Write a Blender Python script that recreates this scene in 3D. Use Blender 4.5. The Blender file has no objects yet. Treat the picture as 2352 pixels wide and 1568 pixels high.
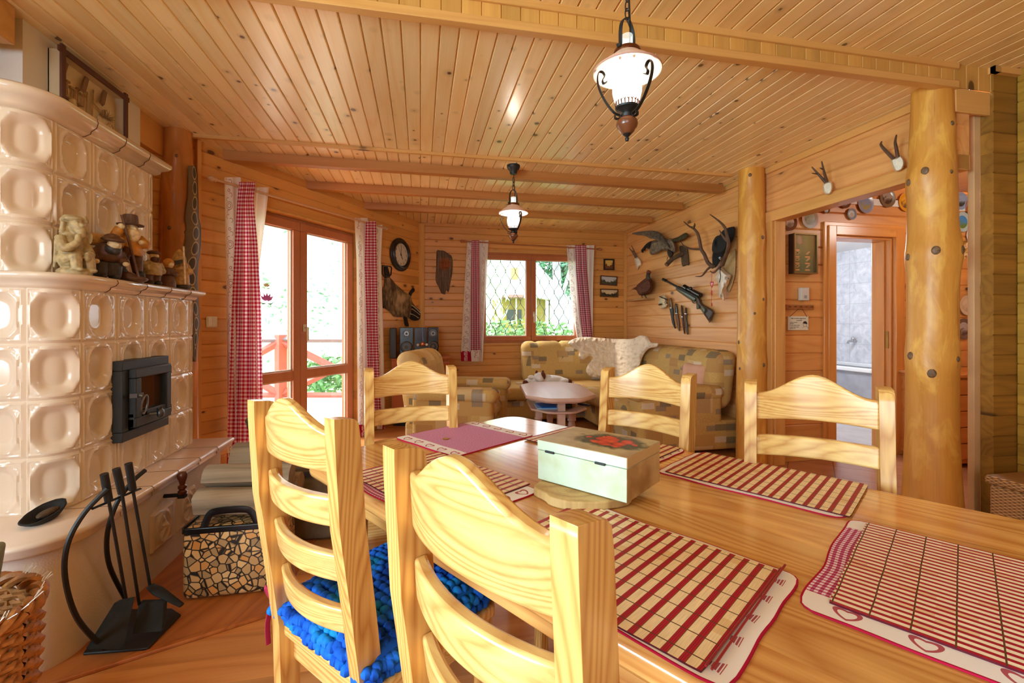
import bpy, bmesh, math, random
from math import sin, cos, pi, radians, sqrt, atan2, floor
from mathutils import Vector, Matrix, noise

scene = bpy.context.scene
COL = scene.collection
V = Vector

# ------------------------------------------------------------------ camera, world, exposure
EYE = 1.22                       # tripod height
FPX = 1035.0                     # focal length for a 2352 px wide frame (a 16 mm lens)
YAW = math.atan(210 / FPX)       # turned a little to the right of the room's long axis
cam_d = bpy.data.cameras.new('camera')
cam_d.sensor_width = 36.0
cam_d.lens = FPX / 2352 * 36.0
cam_d.shift_y = -43 / 2352
cam_d.clip_start = 0.02
cam = bpy.data.objects.new('camera', cam_d)
COL.objects.link(cam)
cam.location = (0, 0, EYE)
cam.rotation_euler = (pi / 2, 0, -YAW)
scene.camera = cam

scene.view_settings.view_transform = 'Standard'
scene.view_settings.look = 'None'
scene.view_settings.exposure = 0.10
scene.view_settings.gamma = 1.0
scene.view_settings.use_curve_mapping = False
try:
    scene.cycles.use_denoising = True
    scene.cycles.denoiser = 'OPENIMAGEDENOISE'
    scene.cycles.max_bounces = 10
    scene.cycles.diffuse_bounces = 5
    scene.cycles.transparent_max_bounces = 16
    scene.cycles.sample_clamp_indirect = 6.0
    scene.cycles.caustics_reflective = False
    scene.cycles.caustics_refractive = False
except Exception:
    pass

world = bpy.data.worlds.new('overcast_sky')
scene.world = world
world.use_nodes = True
_bg = world.node_tree.nodes['Background']
_bg.inputs[0].default_value = (0.78, 0.91, 1.0, 1)
_bg.inputs[1].default_value = 7.0

def light(name, kind, loc, energy, color=(1, 1, 1), size=.1, size_y=None, target=None, portal=False, spread=0):
    d = bpy.data.lights.new(name, kind)
    d.energy = energy
    d.color = color
    if kind == 'AREA':
        d.shape = 'RECTANGLE'
        d.size = size
        d.size_y = size_y or size
        if spread: d.spread = radians(spread)
        if portal:
            d.cycles.is_portal = True
    elif kind == 'SUN':
        d.angle = size
    else:
        d.shadow_soft_size = size
    o = bpy.data.objects.new(name, d)
    COL.objects.link(o)
    o.location = loc
    if target is not None:
        o.rotation_euler = (V(target) - V(loc)).to_track_quat('-Z', 'Y').to_euler()
    return o

# the room's frame of reference
YB = 6.155                                        # back wall
XR = 2.96                                         # right wall
ZC = 2.56                                         # ceiling of the living part
ZN = 2.66                                         # ceiling of the dining part
P0 = V((-.68, 5.12, 0)); PD = V((.549, .836, 0)).normalized(); PN = V((.836, -.549, 0)).normalized()   # patio wall
def PW(s, off=0, z=0): return P0 + PD * s + PN * off + V((0, 0, z))

# daylight: portals in the openings the camera sees, bright windows behind it
light('portal_patio', 'AREA', PW(-.70, -.16, 1.15), 1, size=1.5, size_y=2.2, target=PW(-.70, 1, 1.15), portal=True)
light('portal_window', 'AREA', (1.51, YB + .2, 1.56), 1, size=1.5, size_y=1.3, target=(1.51, 0, 1.56), portal=True)
light('daylight_rear_window', 'AREA', (-1.35, -2.35, 1.55), 34, (.60, .85, 1.0), 1.9, 1.5, target=(.2, 4, 1.5))
light('daylight_side_window', 'AREA', (-2.72, -.3, 1.5), 78, (.62, .88, 1.0), 1.7, 1.3, target=(3, .6, 1.5), spread=116)
light('sunlight', 'SUN', (-6, 9, 9), 12.0, (1, .97, .92), .5, target=(-.6, 5.2, 1.6))
light('hall_light', 'POINT', (4.75, 2.35, 2.30), 17, (.95, 1.0, .95), .12)
light('bathroom_light', 'POINT', (4.6, 4.6, 2.15), 88, (.82, .92, 1.0), .2)

# ------------------------------------------------------------------ sight lines used to set out the room
_s, _c = sin(YAW), cos(YAW)
def _ray(px, py):
    u = (px - 1176) / FPX
    return V((_s + u * _c, _c - u * _s, (741 - py) / FPX))
def onX(px, py, x): r = _ray(px, py); return V((0, 0, EYE)) + r * (x / r.x)
def onY(px, py, y): r = _ray(px, py); return V((0, 0, EYE)) + r * (y / r.y)
def onZ(px, py, z): r = _ray(px, py); return V((0, 0, EYE)) + r * ((z - EYE) / r.z)
def onD(px, py, t): return V((0, 0, EYE)) + _ray(px, py) * t
def onP(px, py, off=0):
    r = _ray(px, py); q = P0 + PN * off
    return V((0, 0, EYE)) + r * (q.dot(PN) / (r.x * PN.x + r.y * PN.y))
def patio_s(p): return (p - P0).dot(PD)

# ------------------------------------------------------------------ mesh builder
def axes(o, ex, ey, ez):
    return Matrix(((ex[0], ey[0], ez[0], o[0]), (ex[1], ey[1], ez[1], o[1]), (ex[2], ey[2], ez[2], o[2]), (0, 0, 0, 1)))
def T(x, y, z): return Matrix.Translation((x, y, z))
def R(a, ax): return Matrix.Rotation(a, 4, ax)
I4 = Matrix.Identity(4)
_home = {}

class MB:
    def __init__(s):
        s.bm = bmesh.new(); s.uv = s.bm.loops.layers.uv.new('UVMap'); s.M = I4.copy(); s.mi = 0
    def v(s, p): return s.bm.verts.new(s.M @ V(p))
    def face(s, vs):
        try:
            f = s.bm.faces.new(vs); f.material_index = s.mi; return f
        except ValueError:
            return None
    def quad(s, a, b, c, d, uv=None):
        f = s.face([s.v(a), s.v(b), s.v(c), s.v(d)])
        if uv and f:
            for l, t in zip(f.loops, uv): l[s.uv].uv = t
        return f
    def box(s, c, size, M=None):
        M = M or I4; h = V(size) / 2; c = V(c)
        vs = [s.v(M @ (c + V((h.x * i, h.y * j, h.z * k)))) for i in (-1, 1) for j in (-1, 1) for k in (-1, 1)]
        for q in ((0, 1, 3, 2), (4, 6, 7, 5), (0, 4, 5, 1), (2, 3, 7, 6), (0, 2, 6, 4), (1, 5, 7, 3)): s.face([vs[i] for i in q])
        return s
    def mm(s, a, b): return s.box((V(a) + V(b)) / 2, V(b) - V(a))
    def grid(s, f, nu, nv, cu=False, cv=False, uvf=None):
        N = nu if cu else nu + 1; K = nv if cv else nv + 1
        g = [[s.v(f(i / nu, j / nv)) for j in range(K)] for i in range(N)]
        for i in range(nu):
            for j in range(nv):
                fc = s.face([g[i][j], g[(i + 1) % N][j], g[(i + 1) % N][(j + 1) % K], g[i][(j + 1) % K]])
                if fc:
                    for l, (a, b) in zip(fc.loops, ((i, j), (i + 1, j), (i + 1, j + 1), (i, j + 1))):
                        t = (a / nu, b / nv); l[s.uv].uv = uvf(*t) if uvf else t
        return g
    def tube(s, pts, r, n=8, cap=True, flat=1.0, up=None):
        pts = [V(p) for p in pts]; k = len(pts); rs = r if isinstance(r, (list, tuple)) else [r] * k
        t0 = (pts[1] - pts[0]).normalized()
        a = V(up) if up else (V((0, 0, 1)) if abs(t0.z) < .9 else V((1, 0, 0)))
        rings = []
        for i, p in enumerate(pts):
            t = (pts[min(i + 1, k - 1)] - pts[max(i - 1, 0)])
            t = t.normalized() if t.length > 1e-9 else t0
            a = (a - t * a.dot(t)); a = a.normalized() if a.length > 1e-6 else t.orthogonal().normalized()
            b = t.cross(a)
            rings.append([s.v(p + (a * cos(2 * pi * q / n) * flat + b * sin(2 * pi * q / n)) * rs[i]) for q in range(n)])
        for i in range(k - 1):
            for q in range(n): s.face([rings[i][q], rings[i][(q + 1) % n], rings[i + 1][(q + 1) % n], rings[i + 1][q]])
        if cap:
            s.face(rings[0][::-1]); s.face(rings[-1])
        return s
    def lathe(s, prof, n=24, M=None, a0=0, a1=2 * pi, cap=True):
        M = M or I4; full = abs(a1 - a0 - 2 * pi) < 1e-6; N = n if full else n + 1
        rings = [[s.v(M @ V((r * cos(a0 + (a1 - a0) * q / n), r * sin(a0 + (a1 - a0) * q / n), z))) for q in range(N)] for r, z in prof]
        for i in range(len(prof) - 1):
            for q in range(n): s.face([rings[i][q], rings[i][(q + 1) % N], rings[i + 1][(q + 1) % N], rings[i + 1][q]])
        if cap and full:
            if prof[0][0] > 1e-5: s.face(rings[0][::-1])
            if prof[-1][0] > 1e-5: s.face(rings[-1])
        return s
    def prism(s, poly, z0, z1, M=None):
        M = M or I4
        a = [s.v(M @ V((x, y, z0))) for x, y in poly]; b = [s.v(M @ V((x, y, z1))) for x, y in poly]; n = len(poly)
        s.face(a[::-1]); s.face(b)
        for i in range(n): s.face([a[i], a[(i + 1) % n], b[(i + 1) % n], b[i]])
        return s
    def ball(s, c, r, M=None, n=14, m=9):
        c = V(c); r = V((r, r, r)) if not hasattr(r, '__len__') else V(r); M = M or I4
        top = s.v(c + M @ V((0, 0, r.z))); bot = s.v(c + M @ V((0, 0, -r.z))); rings = []
        for j in range(1, m):
            th = pi * j / m
            rings.append([s.v(c + M @ V((r.x * sin(th) * cos(2 * pi * q / n), r.y * sin(th) * sin(2 * pi * q / n), r.z * cos(th)))) for q in range(n)])
        for q in range(n):
            s.face([top, rings[0][q], rings[0][(q + 1) % n]]); s.face([bot, rings[-1][(q + 1) % n], rings[-1][q]])
            for j in range(m - 2): s.face([rings[j][q], rings[j + 1][q], rings[j + 1][(q + 1) % n], rings[j][(q + 1) % n]])
        return s
    def rbox(s, c, size, r, n=4, M=None, warp=None, seg=3):
        """a soft box: rounded corners, sides divided seg times"""
        c = V(c); h = V(size) / 2; r = min(r, h.x, h.y, h.z); M = M or I4
        def params(hh):
            inn = hh - r
            out = [(-inn, -1 + i / n) for i in range(n)]
            out += [(-inn + 2 * inn * i / seg, 0) for i in range(seg + 1)]
            out += [(inn, (i + 1) / n) for i in range(n)]
            return out
        P = [params(h.x), params(h.y), params(h.z)]
        cache = {}
        def vert(i, j, k):
            key = (i, j, k)
            if key not in cache:
                a, b, d = P[0][i], P[1][j], P[2][k]
                e = V((a[1], b[1], d[1]))
                e2 = V((math.tan(e.x * pi / 4), math.tan(e.y * pi / 4), math.tan(e.z * pi / 4)))
                e2 = e2.normalized() if e2.length > 0 else e2
                p = V((a[0], b[0], d[0])) + e2 * r
                if warp: p = V(warp(p))
                cache[key] = s.v(M @ (c + p))
            return cache[key]
        n0, n1, n2 = len(P[0]) - 1, len(P[1]) - 1, len(P[2]) - 1
        for i in range(n0):
            for j in range(n1):
                s.face([vert(i, j, 0), vert(i, j + 1, 0), vert(i + 1, j + 1, 0), vert(i + 1, j, 0)])
                s.face([vert(i, j, n2), vert(i + 1, j, n2), vert(i + 1, j + 1, n2), vert(i, j + 1, n2)])
        for i in range(n0):
            for k in range(n2):
                s.face([vert(i, 0, k), vert(i + 1, 0, k), vert(i + 1, 0, k + 1), vert(i, 0, k + 1)])
                s.face([vert(i, n1, k), vert(i, n1, k + 1), vert(i + 1, n1, k + 1), vert(i + 1, n1, k)])
        for j in range(n1):
            for k in range(n2):
                s.face([vert(0, j, k), vert(0, j, k + 1), vert(0, j + 1, k + 1), vert(0, j + 1, k)])
                s.face([vert(n0, j, k), vert(n0, j + 1, k), vert(n0, j + 1, k + 1), vert(n0, j, k + 1)])
        return s
    def build(s, name, mat, parent=None, local=False, smooth=40, bevel=0, bseg=2, remesh=0, solid=0, subsurf=0, origin=None):
        me = bpy.data.meshes.new(name)
        bmesh.ops.recalc_face_normals(s.bm, faces=s.bm.faces[:])
        if parent is not None:
            if not local:
                L = _home.get(parent.name, V((0, 0, 0))); bmesh.ops.translate(s.bm, verts=s.bm.verts[:], vec=-L)
            else: L = V((0, 0, 0))
        else:
            L = V((0, 0, 0)) if origin is None else V(origin)
            bmesh.ops.translate(s.bm, verts=s.bm.verts[:], vec=-L)
        s.bm.to_mesh(me); s.bm.free()
        for m in (mat if isinstance(mat, (list, tuple)) else [mat]): me.materials.append(m)
        if smooth:
            for p in me.polygons: p.use_smooth = True
            me.set_sharp_from_angle(angle=radians(smooth))
        o = bpy.data.objects.new(name, me); COL.objects.link(o)
        if parent is not None:
            o.parent = parent; _home[o.name] = _home.get(parent.name, V((0, 0, 0)))
        else:
            o.location = L; _home[o.name] = L.copy()
        if remesh:
            md = o.modifiers.new('remesh', 'REMESH'); md.mode = 'VOXEL'; md.voxel_size = remesh; md.use_smooth_shade = True
            sm = o.modifiers.new('smooth', 'SMOOTH'); sm.iterations = 1
        if bevel:
            md = o.modifiers.new('bevel', 'BEVEL'); md.width = bevel; md.segments = bseg; md.limit_method = 'ANGLE'; md.angle_limit = radians(35)
        if solid:
            md = o.modifiers.new('solid', 'SOLIDIFY'); md.thickness = solid; md.offset = 0
        if subsurf:
            md = o.modifiers.new('subsurf', 'SUBSURF'); md.levels = subsurf; md.render_levels = subsurf
        return o
    def base(s):
        xs = [v.co for v in s.bm.verts]
        lo = V((min(p.x for p in xs), min(p.y for p in xs), min(p.z for p in xs))); hi = V((max(p.x for p in xs), max(p.y for p in xs), max(p.z for p in xs)))
        return V(((lo.x + hi.x) / 2, (lo.y + hi.y) / 2, lo.z))

def tag(o, label, cat, group=None, kind=None):
    o['label'] = label; o['category'] = cat
    if group: o['group'] = group
    if kind: o['kind'] = kind
    return o
def thing(name, label, cat, loc=(0, 0, 0), rz=0, group=None):
    o = bpy.data.objects.new(name, None); COL.objects.link(o); o.empty_display_size = .05
    o.location = loc; o.rotation_euler = (0, 0, rz); _home[o.name] = V(loc)
    return tag(o, label, cat, group)
def single(mb, name, mat, label, cat, group=None, kind=None, **k):
    """a thing that is one mesh; its origin goes to the middle of its base"""
    return tag(mb.build(name, mat, origin=mb.base(), **k), label, cat, group, kind)
def struct(mb, name, mat, parent=None, **k):
    o = mb.build(name, mat, parent=parent, **k)
    if parent is None: o['kind'] = 'structure'
    return o
def dup(root, loc, rz, label, group=None, name=None):
    r = root.copy(); COL.objects.link(r); r.location = loc; r.rotation_euler = (0, 0, rz); r['label'] = label
    if group: r['group'] = group
    for ch in list(root.children):
        c = ch.copy(); COL.objects.link(c); c.parent = r
        for g in list(ch.children):
            d = g.copy(); COL.objects.link(d); d.parent = c
    _home[r.name] = V(loc)
    return r
def spline(pts, k=6):
    """Catmull-Rom through pts"""
    pts = [V(p) for p in pts]; out = []
    for i in range(len(pts) - 1):
        a = pts[max(i - 1, 0)]; b = pts[i]; c = pts[i + 1]; d = pts[min(i + 2, len(pts) - 1)]
        for j in range(k):
            t = j / k
            out.append(.5 * ((2 * b) + (c - a) * t + (2 * a - 5 * b + 4 * c - d) * t * t + (3 * b - a - 3 * c + d) * t ** 3))
    out.append(pts[-1]); return out
def text_mesh(name, body, size, Mx, mat, parent, align='CENTER'):
    """flat lettering as a mesh part of parent; Mx places it in the room"""
    c = bpy.data.curves.new(name, 'FONT'); c.body = body; c.size = size; c.align_x = align; c.align_y = 'CENTER'; c.resolution_u = 3; c.extrude = .0003
    tmp = bpy.data.objects.new('tmp', c); COL.objects.link(tmp); dg = bpy.context.evaluated_depsgraph_get(); dg.update()
    me = bpy.data.meshes.new_from_object(tmp.evaluated_get(dg)); bpy.data.objects.remove(tmp); bpy.data.curves.remove(c)
    Mx = Mx.copy(); Mx.translation -= _home[parent.name]; me.transform(Mx); me.materials.clear(); me.materials.append(mat); me.name = name
    o = bpy.data.objects.new(name, me); COL.objects.link(o); o.parent = parent; return o
def lerp(a, b, t): return a + (b - a) * t
def interp(tab, x):
    """piecewise-linear lookup in [(x, y), ...]"""
    if x <= tab[0][0]: return tab[0][1]
    for (a, ya), (b, yb) in zip(tab, tab[1:]):
        if x <= b: return ya + (yb - ya) * (x - a) / max(b - a, 1e-9)
    return tab[-1][1]
def smooth01(x): x = max(0., min(1., x)); return x * x * (3 - 2 * x)
# ------------------------------------------------------------------ materials
def lin(c):
    f = lambda x: x / 12.92 if x <= .04045 else ((x + .055) / 1.055) ** 2.4
    return tuple(f(v / 255) for v in c) + (1,)
class NT:
    def __init__(s, name, rough=.5, spec=.5, metal=0):
        s.m = bpy.data.materials.new(name); s.m.use_nodes = True; s.t = s.m.node_tree; s.N = s.t.nodes; s.L = s.t.links
        s.b = s.N['Principled BSDF']; s.b.inputs['Roughness'].default_value = rough
        s.b.inputs['Metallic'].default_value = metal; s.b.inputs['Specular IOR Level'].default_value = spec
    def n(s, typ, **k):
        o = s.N.new(typ)
        for a, b in k.items():
            if a.startswith('i_'): o.inputs[int(a[2:])].default_value = b
            else: setattr(o, a, b)
        return o
    def put(s, sock, v):
        if hasattr(v, 'is_output'): s.L.new(v, sock)
        else: sock.default_value = v
    def math(s, op, a, b=0., c=None, clamp=False):
        o = s.N.new('ShaderNodeMath'); o.operation = op; o.use_clamp = clamp
        s.put(o.inputs[0], a); s.put(o.inputs[1], b)
        if c is not None: s.put(o.inputs[2], c)
        return o.outputs[0]
    def mix(s, f, a, b, mode='MIX'):
        o = s.N.new('ShaderNodeMix'); o.data_type = 'RGBA'; o.blend_type = mode
        s.put(o.inputs[0], f); s.put(o.inputs[6], a); s.put(o.inputs[7], b); return o.outputs[2]
    def sep(s, v): o = s.N.new('ShaderNodeSeparateXYZ'); s.L.new(v, o.inputs[0]); return list(o.outputs)
    def comb(s, x, y, z):
        o = s.N.new('ShaderNodeCombineXYZ'); s.put(o.inputs[0], x); s.put(o.inputs[1], y); s.put(o.inputs[2], z); return o.outputs[0]
    def obj(s): return s.N.new('ShaderNodeTexCoord').outputs['Object']
    def uv(s): return s.N.new('ShaderNodeTexCoord').outputs['UV']
    def noise(s, vec, scale=5., detail=3., rough=.5, dist=0.):
        o = s.n('ShaderNodeTexNoise'); s.put(o.inputs['Vector'], vec); o.inputs['Scale'].default_value = scale
        o.inputs['Detail'].default_value = detail; o.inputs['Roughness'].default_value = rough; o.inputs['Distortion'].default_value = dist
        return o.outputs[0]
    def ramp(s, f, pts):
        o = s.N.new('ShaderNodeValToRGB'); s.L.new(f, o.inputs[0]); e = o.color_ramp.elements
        while len(e) < len(pts): e.new(.5)
        for q, (p, c) in zip(e, pts): q.position = p; q.color = c
        return o.outputs[0]
    def remap(s, f, a, b, c=0., d=1.):
        o = s.N.new('ShaderNodeMapRange'); s.L.new(f, o.inputs[0])
        for i, q in enumerate((a, b, c, d)): o.inputs[i + 1].default_value = q
        return o.outputs[0]
    def white(s, w):
        o = s.n('ShaderNodeTexWhiteNoise', noise_dimensions='1D'); s.put(o.inputs['W'], w); return o.outputs[0], o.outputs[1]
    def white3(s, v):
        o = s.n('ShaderNodeTexWhiteNoise', noise_dimensions='3D'); s.put(o.inputs['Vector'], v); return o.outputs[0], o.outputs[1]
    def col(s, c): s.put(s.b.inputs['Base Color'], c); return s
    def bump(s, h, strength=.3, dist=.01):
        o = s.N.new('ShaderNodeBump'); o.inputs['Strength'].default_value = strength; o.inputs['Distance'].default_value = dist
        s.L.new(h, o.inputs['Height']); s.L.new(o.outputs[0], s.b.inputs['Normal']); return s

def plain(name, c, rough=.5, metal=0, spec=.5, bump=0, bscale=60, var=0, vscale=8):
    t = NT(name, rough, spec, metal); k = lin(c)
    if var:
        n = t.noise(t.obj(), vscale, 4)
        d = tuple(q * (1 - var) for q in k[:3]) + (1,); e = tuple(min(1, q * (1 + var * .6)) for q in k[:3]) + (1,)
        t.col(t.mix(t.remap(n, .3, .7), d, e))
    else: t.col(k)
    if bump: t.bump(t.noise(t.obj(), bscale, 3), bump, .004)
    return t.m

def wood(name, light, dark, axis=0, pw=0, pa=2, off=0., knots=.35, ks=5., rough=.36, rings=9., gs=1., var=.16, knot=(70, 34, 14), rot=0, coat=0., bump=.0, wr=(1, 5, 5), rw=.52, mottle=0., kn=(1.5, 1.5), ka=.8):
    """boards: grain along axis; pw = board width along axis pa"""
    t = NT(name, rough)
    v = t.obj()
    if rot:
        m = t.n('ShaderNodeMapping'); t.L.new(v, m.inputs[0]); m.inputs['Rotation'].default_value = (0, 0, rot); v = m.outputs[0]
    c = t.sep(v); al = c[axis]; o1, o2 = [c[i] for i in range(3) if i != axis]
    rnd = None
    if pw:
        idx = t.math('FLOOR', t.math('DIVIDE', t.math('ADD', c[pa], off), pw))
        rnd, rc = t.white(idx)
        al = t.math('ADD', al, t.math('MULTIPLY', rnd, 61.))
        o1 = t.math('ADD', o1, t.math('MULTIPLY', idx, 1.37))
    base = t.comb(t.math('MULTIPLY', al, .55 * gs * wr[0]), t.math('MULTIPLY', o1, wr[1] * gs), t.math('MULTIPLY', o2, wr[2] * gs))
    n1 = t.noise(base, 1.0, 1.5, .45, .25)
    ring = t.math('PINGPONG', t.math('MULTIPLY', n1, rings), .5)
    ring = t.math('POWER', t.math('MULTIPLY', ring, 2.), 1.6)
    fine = t.noise(t.comb(t.math('MULTIPLY', al, 3.), t.math('MULTIPLY', o1, 130.), t.math('MULTIPLY', o2, 130.)), 1., 2)
    broad = t.noise(t.comb(t.math('MULTIPLY', al, .8), t.math('MULTIPLY', o1, 9.), t.math('MULTIPLY', o2, 9.)), 1., 2)
    f = t.math('ADD', t.math('MULTIPLY', ring, rw), t.math('MULTIPLY', t.remap(fine, .3, .7), .22))
    f = t.math('ADD', f, t.math('MULTIPLY', t.remap(broad, .3, .7), .26), clamp=True)
    col = t.mix(f, lin(light), lin(dark))
    if knots > 0:
        vo = t.n('ShaderNodeTexVoronoi'); t.L.new(t.comb(t.math('MULTIPLY', al, ks * ka), t.math('MULTIPLY', o1, ks * kn[0]), t.math('MULTIPLY', o2, ks * kn[1])), vo.inputs['Vector'])
        vo.inputs['Scale'].default_value = 1.
        cr = t.n('ShaderNodeSeparateColor'); t.L.new(vo.outputs['Color'], cr.inputs[0])
        on = t.math('GREATER_THAN', cr.outputs[0], 1 - knots)
        dk = t.math('MULTIPLY', vo.outputs['Distance'], t.math('ADD', .75, t.math('MULTIPLY', cr.outputs[1], 1.5)))
        core = t.math('MULTIPLY', t.remap(dk, .155, .115), on)
        halo = t.math('MULTIPLY', t.remap(dk, .34, .14), on)
        col = t.mix(t.math('MULTIPLY', halo, .30), col, lin(tuple(q * .62 for q in dark)))
        col = t.mix(t.math('MULTIPLY', core, .88), col, lin(knot))
    if pw and var:
        h = t.n('ShaderNodeHueSaturation'); t.L.new(col, h.inputs['Color'])
        t.L.new(t.remap(rnd, 0, 1, 1 - var, 1 + var * .7), h.inputs['Value']); col = h.outputs[0]
    t.col(col)
    if mottle:
        mn = t.noise(t.comb(o1, o2, t.math('MULTIPLY', al, .35)), 9., 4, .6, .6); col = t.mix(t.math('MULTIPLY', t.remap(mn, .52, .66), mottle), col, lin(tuple(min(255, q * 1.18 + 14) for q in light))); cr2 = t.noise(t.comb(t.math('MULTIPLY', o1, 26.), t.math('MULTIPLY', o2, 26.), t.math('MULTIPLY', al, .7)), 1., 3); col = t.mix(t.math('MULTIPLY', t.remap(cr2, .70, .73), .55), col, lin((70, 38, 14))); t.col(col)
    if coat: t.b.inputs['Coat Weight'].default_value = coat; t.b.inputs['Coat Roughness'].default_value = .12 if coat < .4 else .36
    if bump: t.bump(f, bump, .003)
    return t.m

def glass(name, refl=.06, tint=(1, 1, 1)):
    m = bpy.data.materials.new(name); m.use_nodes = True; t = m.node_tree; t.nodes.clear()
    o = t.nodes.new('ShaderNodeOutputMaterial'); x = t.nodes.new('ShaderNodeMixShader'); a = t.nodes.new('ShaderNodeBsdfTransparent'); g = t.nodes.new('ShaderNodeBsdfGlossy')
    a.inputs[0].default_value = tint + (1,); g.inputs['Roughness'].default_value = .02; x.inputs[0].default_value = refl
    t.links.new(a.outputs[0], x.inputs[1]); t.links.new(g.outputs[0], x.inputs[2]); t.links.new(x.outputs[0], o.inputs[0]); return m
def emit(name, c, s):
    m = bpy.data.materials.new(name); m.use_nodes = True; b = m.node_tree.nodes['Principled BSDF']
    b.inputs['Base Color'].default_value = tuple(c) + (1,); b.inputs['Emission Color'].default_value = tuple(c) + (1,); b.inputs['Emission Strength'].default_value = s; return m

def gingham(name, red=(178, 18, 62), white=(250, 240, 244), step=.016):
    t = NT(name, .85, .2); u, v, _ = t.sep(t.uv())
    a = t.math('GREATER_THAN', t.math('FRACT', t.math('DIVIDE', u, step)), .5); b = t.math('GREATER_THAN', t.math('FRACT', t.math('DIVIDE', v, step)), .5)
    s = t.math('MULTIPLY', t.math('ADD', a, b), .5)
    col = t.ramp(s, [(0, lin(white)), (.5, lin(tuple(lerp(w, r, .52) for w, r in zip(white, red)))), (1, lin(red))]); t.col(col)
    if True:
        tr = t.N.new('ShaderNodeBsdfTranslucent'); t.L.new(col, tr.inputs[0]); mx = t.N.new('ShaderNodeMixShader'); mx.inputs[0].default_value = .35
        t.L.new(t.b.outputs[0], mx.inputs[1]); t.L.new(tr.outputs[0], mx.inputs[2]); t.L.new(mx.outputs[0], t.N['Material Output'].inputs[0])
    return t.m
def white_cloth(name, c=(246, 240, 232), scroll=True, period=.30, cx=.07, red=(150, 70, 82), v0=.0, translucent=.3):
    """plain cotton with a column of stitched scrolls; uv in metres"""
    t = NT(name, .9, .2); col = lin(c)
    if scroll:
        u, v, _ = t.sep(t.uv()); du = t.math('SUBTRACT', u, cx)
        ph = t.math('FRACT', t.math('DIVIDE', t.math('SUBTRACT', v, v0), period))
        mask = None
        for (yy, xx, rr) in ((.12, .012, .017), (.22, -.013, .016), (.34, -.008, .013), (.50, 0, .030), (.50, 0, .016), (.66, -.012, .014), (.78, .013, .016), (.90, 0, .010)):
            dy = t.math('MULTIPLY', t.math('SUBTRACT', ph, yy), period); dx = t.math('SUBTRACT', du, xx)
            d = t.math('SQRT', t.math('ADD', t.math('MULTIPLY', dx, dx), t.math('MULTIPLY', dy, dy)))
            k = t.math('LESS_THAN', t.math('ABSOLUTE', t.math('SUBTRACT', d, rr)), .0024)
            if xx: k = t.math('MULTIPLY', k, t.math('GREATER_THAN', t.math('ADD', t.math('MULTIPLY', dx, math.copysign(1, xx)), t.math('MULTIPLY', dy, .55)), -.25 * rr))
            mask = k if mask is None else t.math('MAXIMUM', mask, k)
        col = t.mix(t.math('MULTIPLY', mask, .85), col, lin(red))
    t.col(col)
    tr = t.N.new('ShaderNodeBsdfTranslucent'); t.put(tr.inputs[0], col); mx = t.N.new('ShaderNodeMixShader'); mx.inputs[0].default_value = translucent
    t.L.new(t.b.outputs[0], mx.inputs[1]); t.L.new(tr.outputs[0], mx.inputs[2]); t.L.new(mx.outputs[0], t.N['Material Output'].inputs[0])
    return t.m
def patchwork(name):
    """mustard upholstery woven with small grey, cream and brown rectangles"""
    t = NT(name, .92, .15); x, y, z = t.sep(t.obj())
    def cells(sx, sy, sz, ox):
        return t.comb(t.math('FLOOR', t.math('ADD', t.math('DIVIDE', x, sx), ox)), t.math('FLOOR', t.math('ADD', t.math('DIVIDE', y, sy), ox)), t.math('FLOOR', t.math('ADD', t.math('DIVIDE', z, sz), ox)))
    n = t.noise(t.comb(t.math('MULTIPLY', x, 90.), t.math('MULTIPLY', y, 90.), t.math('MULTIPLY', z, 260.)), 1., 2)
    col = t.mix(t.remap(n, .3, .7), lin((186, 146, 76)), lin((226, 190, 122)))
    for (sx, sz, ox, th, c, f) in ((.25, .2, .0, .76, (196, 152, 92), .6), (.2, .15, .37, .82, (226, 198, 150), .55), (.16, .09, .61, .88, (176, 132, 84), .6), (.11, .06, .21, .925, (112, 106, 88), .8), (.12, .055, .8, .95, (226, 214, 190), .7), (.10, .05, .43, .955, (128, 122, 116), .7)):
        w, _ = t.white3(cells(sx, sx, sz, ox)); col = t.mix(t.math('MULTIPLY', t.math('GREATER_THAN', w, th), f), col, lin(c))
    col = t.mix(t.math('MULTIPLY', t.remap(n, .35, .6), .22), col, lin((136, 100, 50)))
    t.col(col); t.bump(n, .25, .003); return t.m
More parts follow.
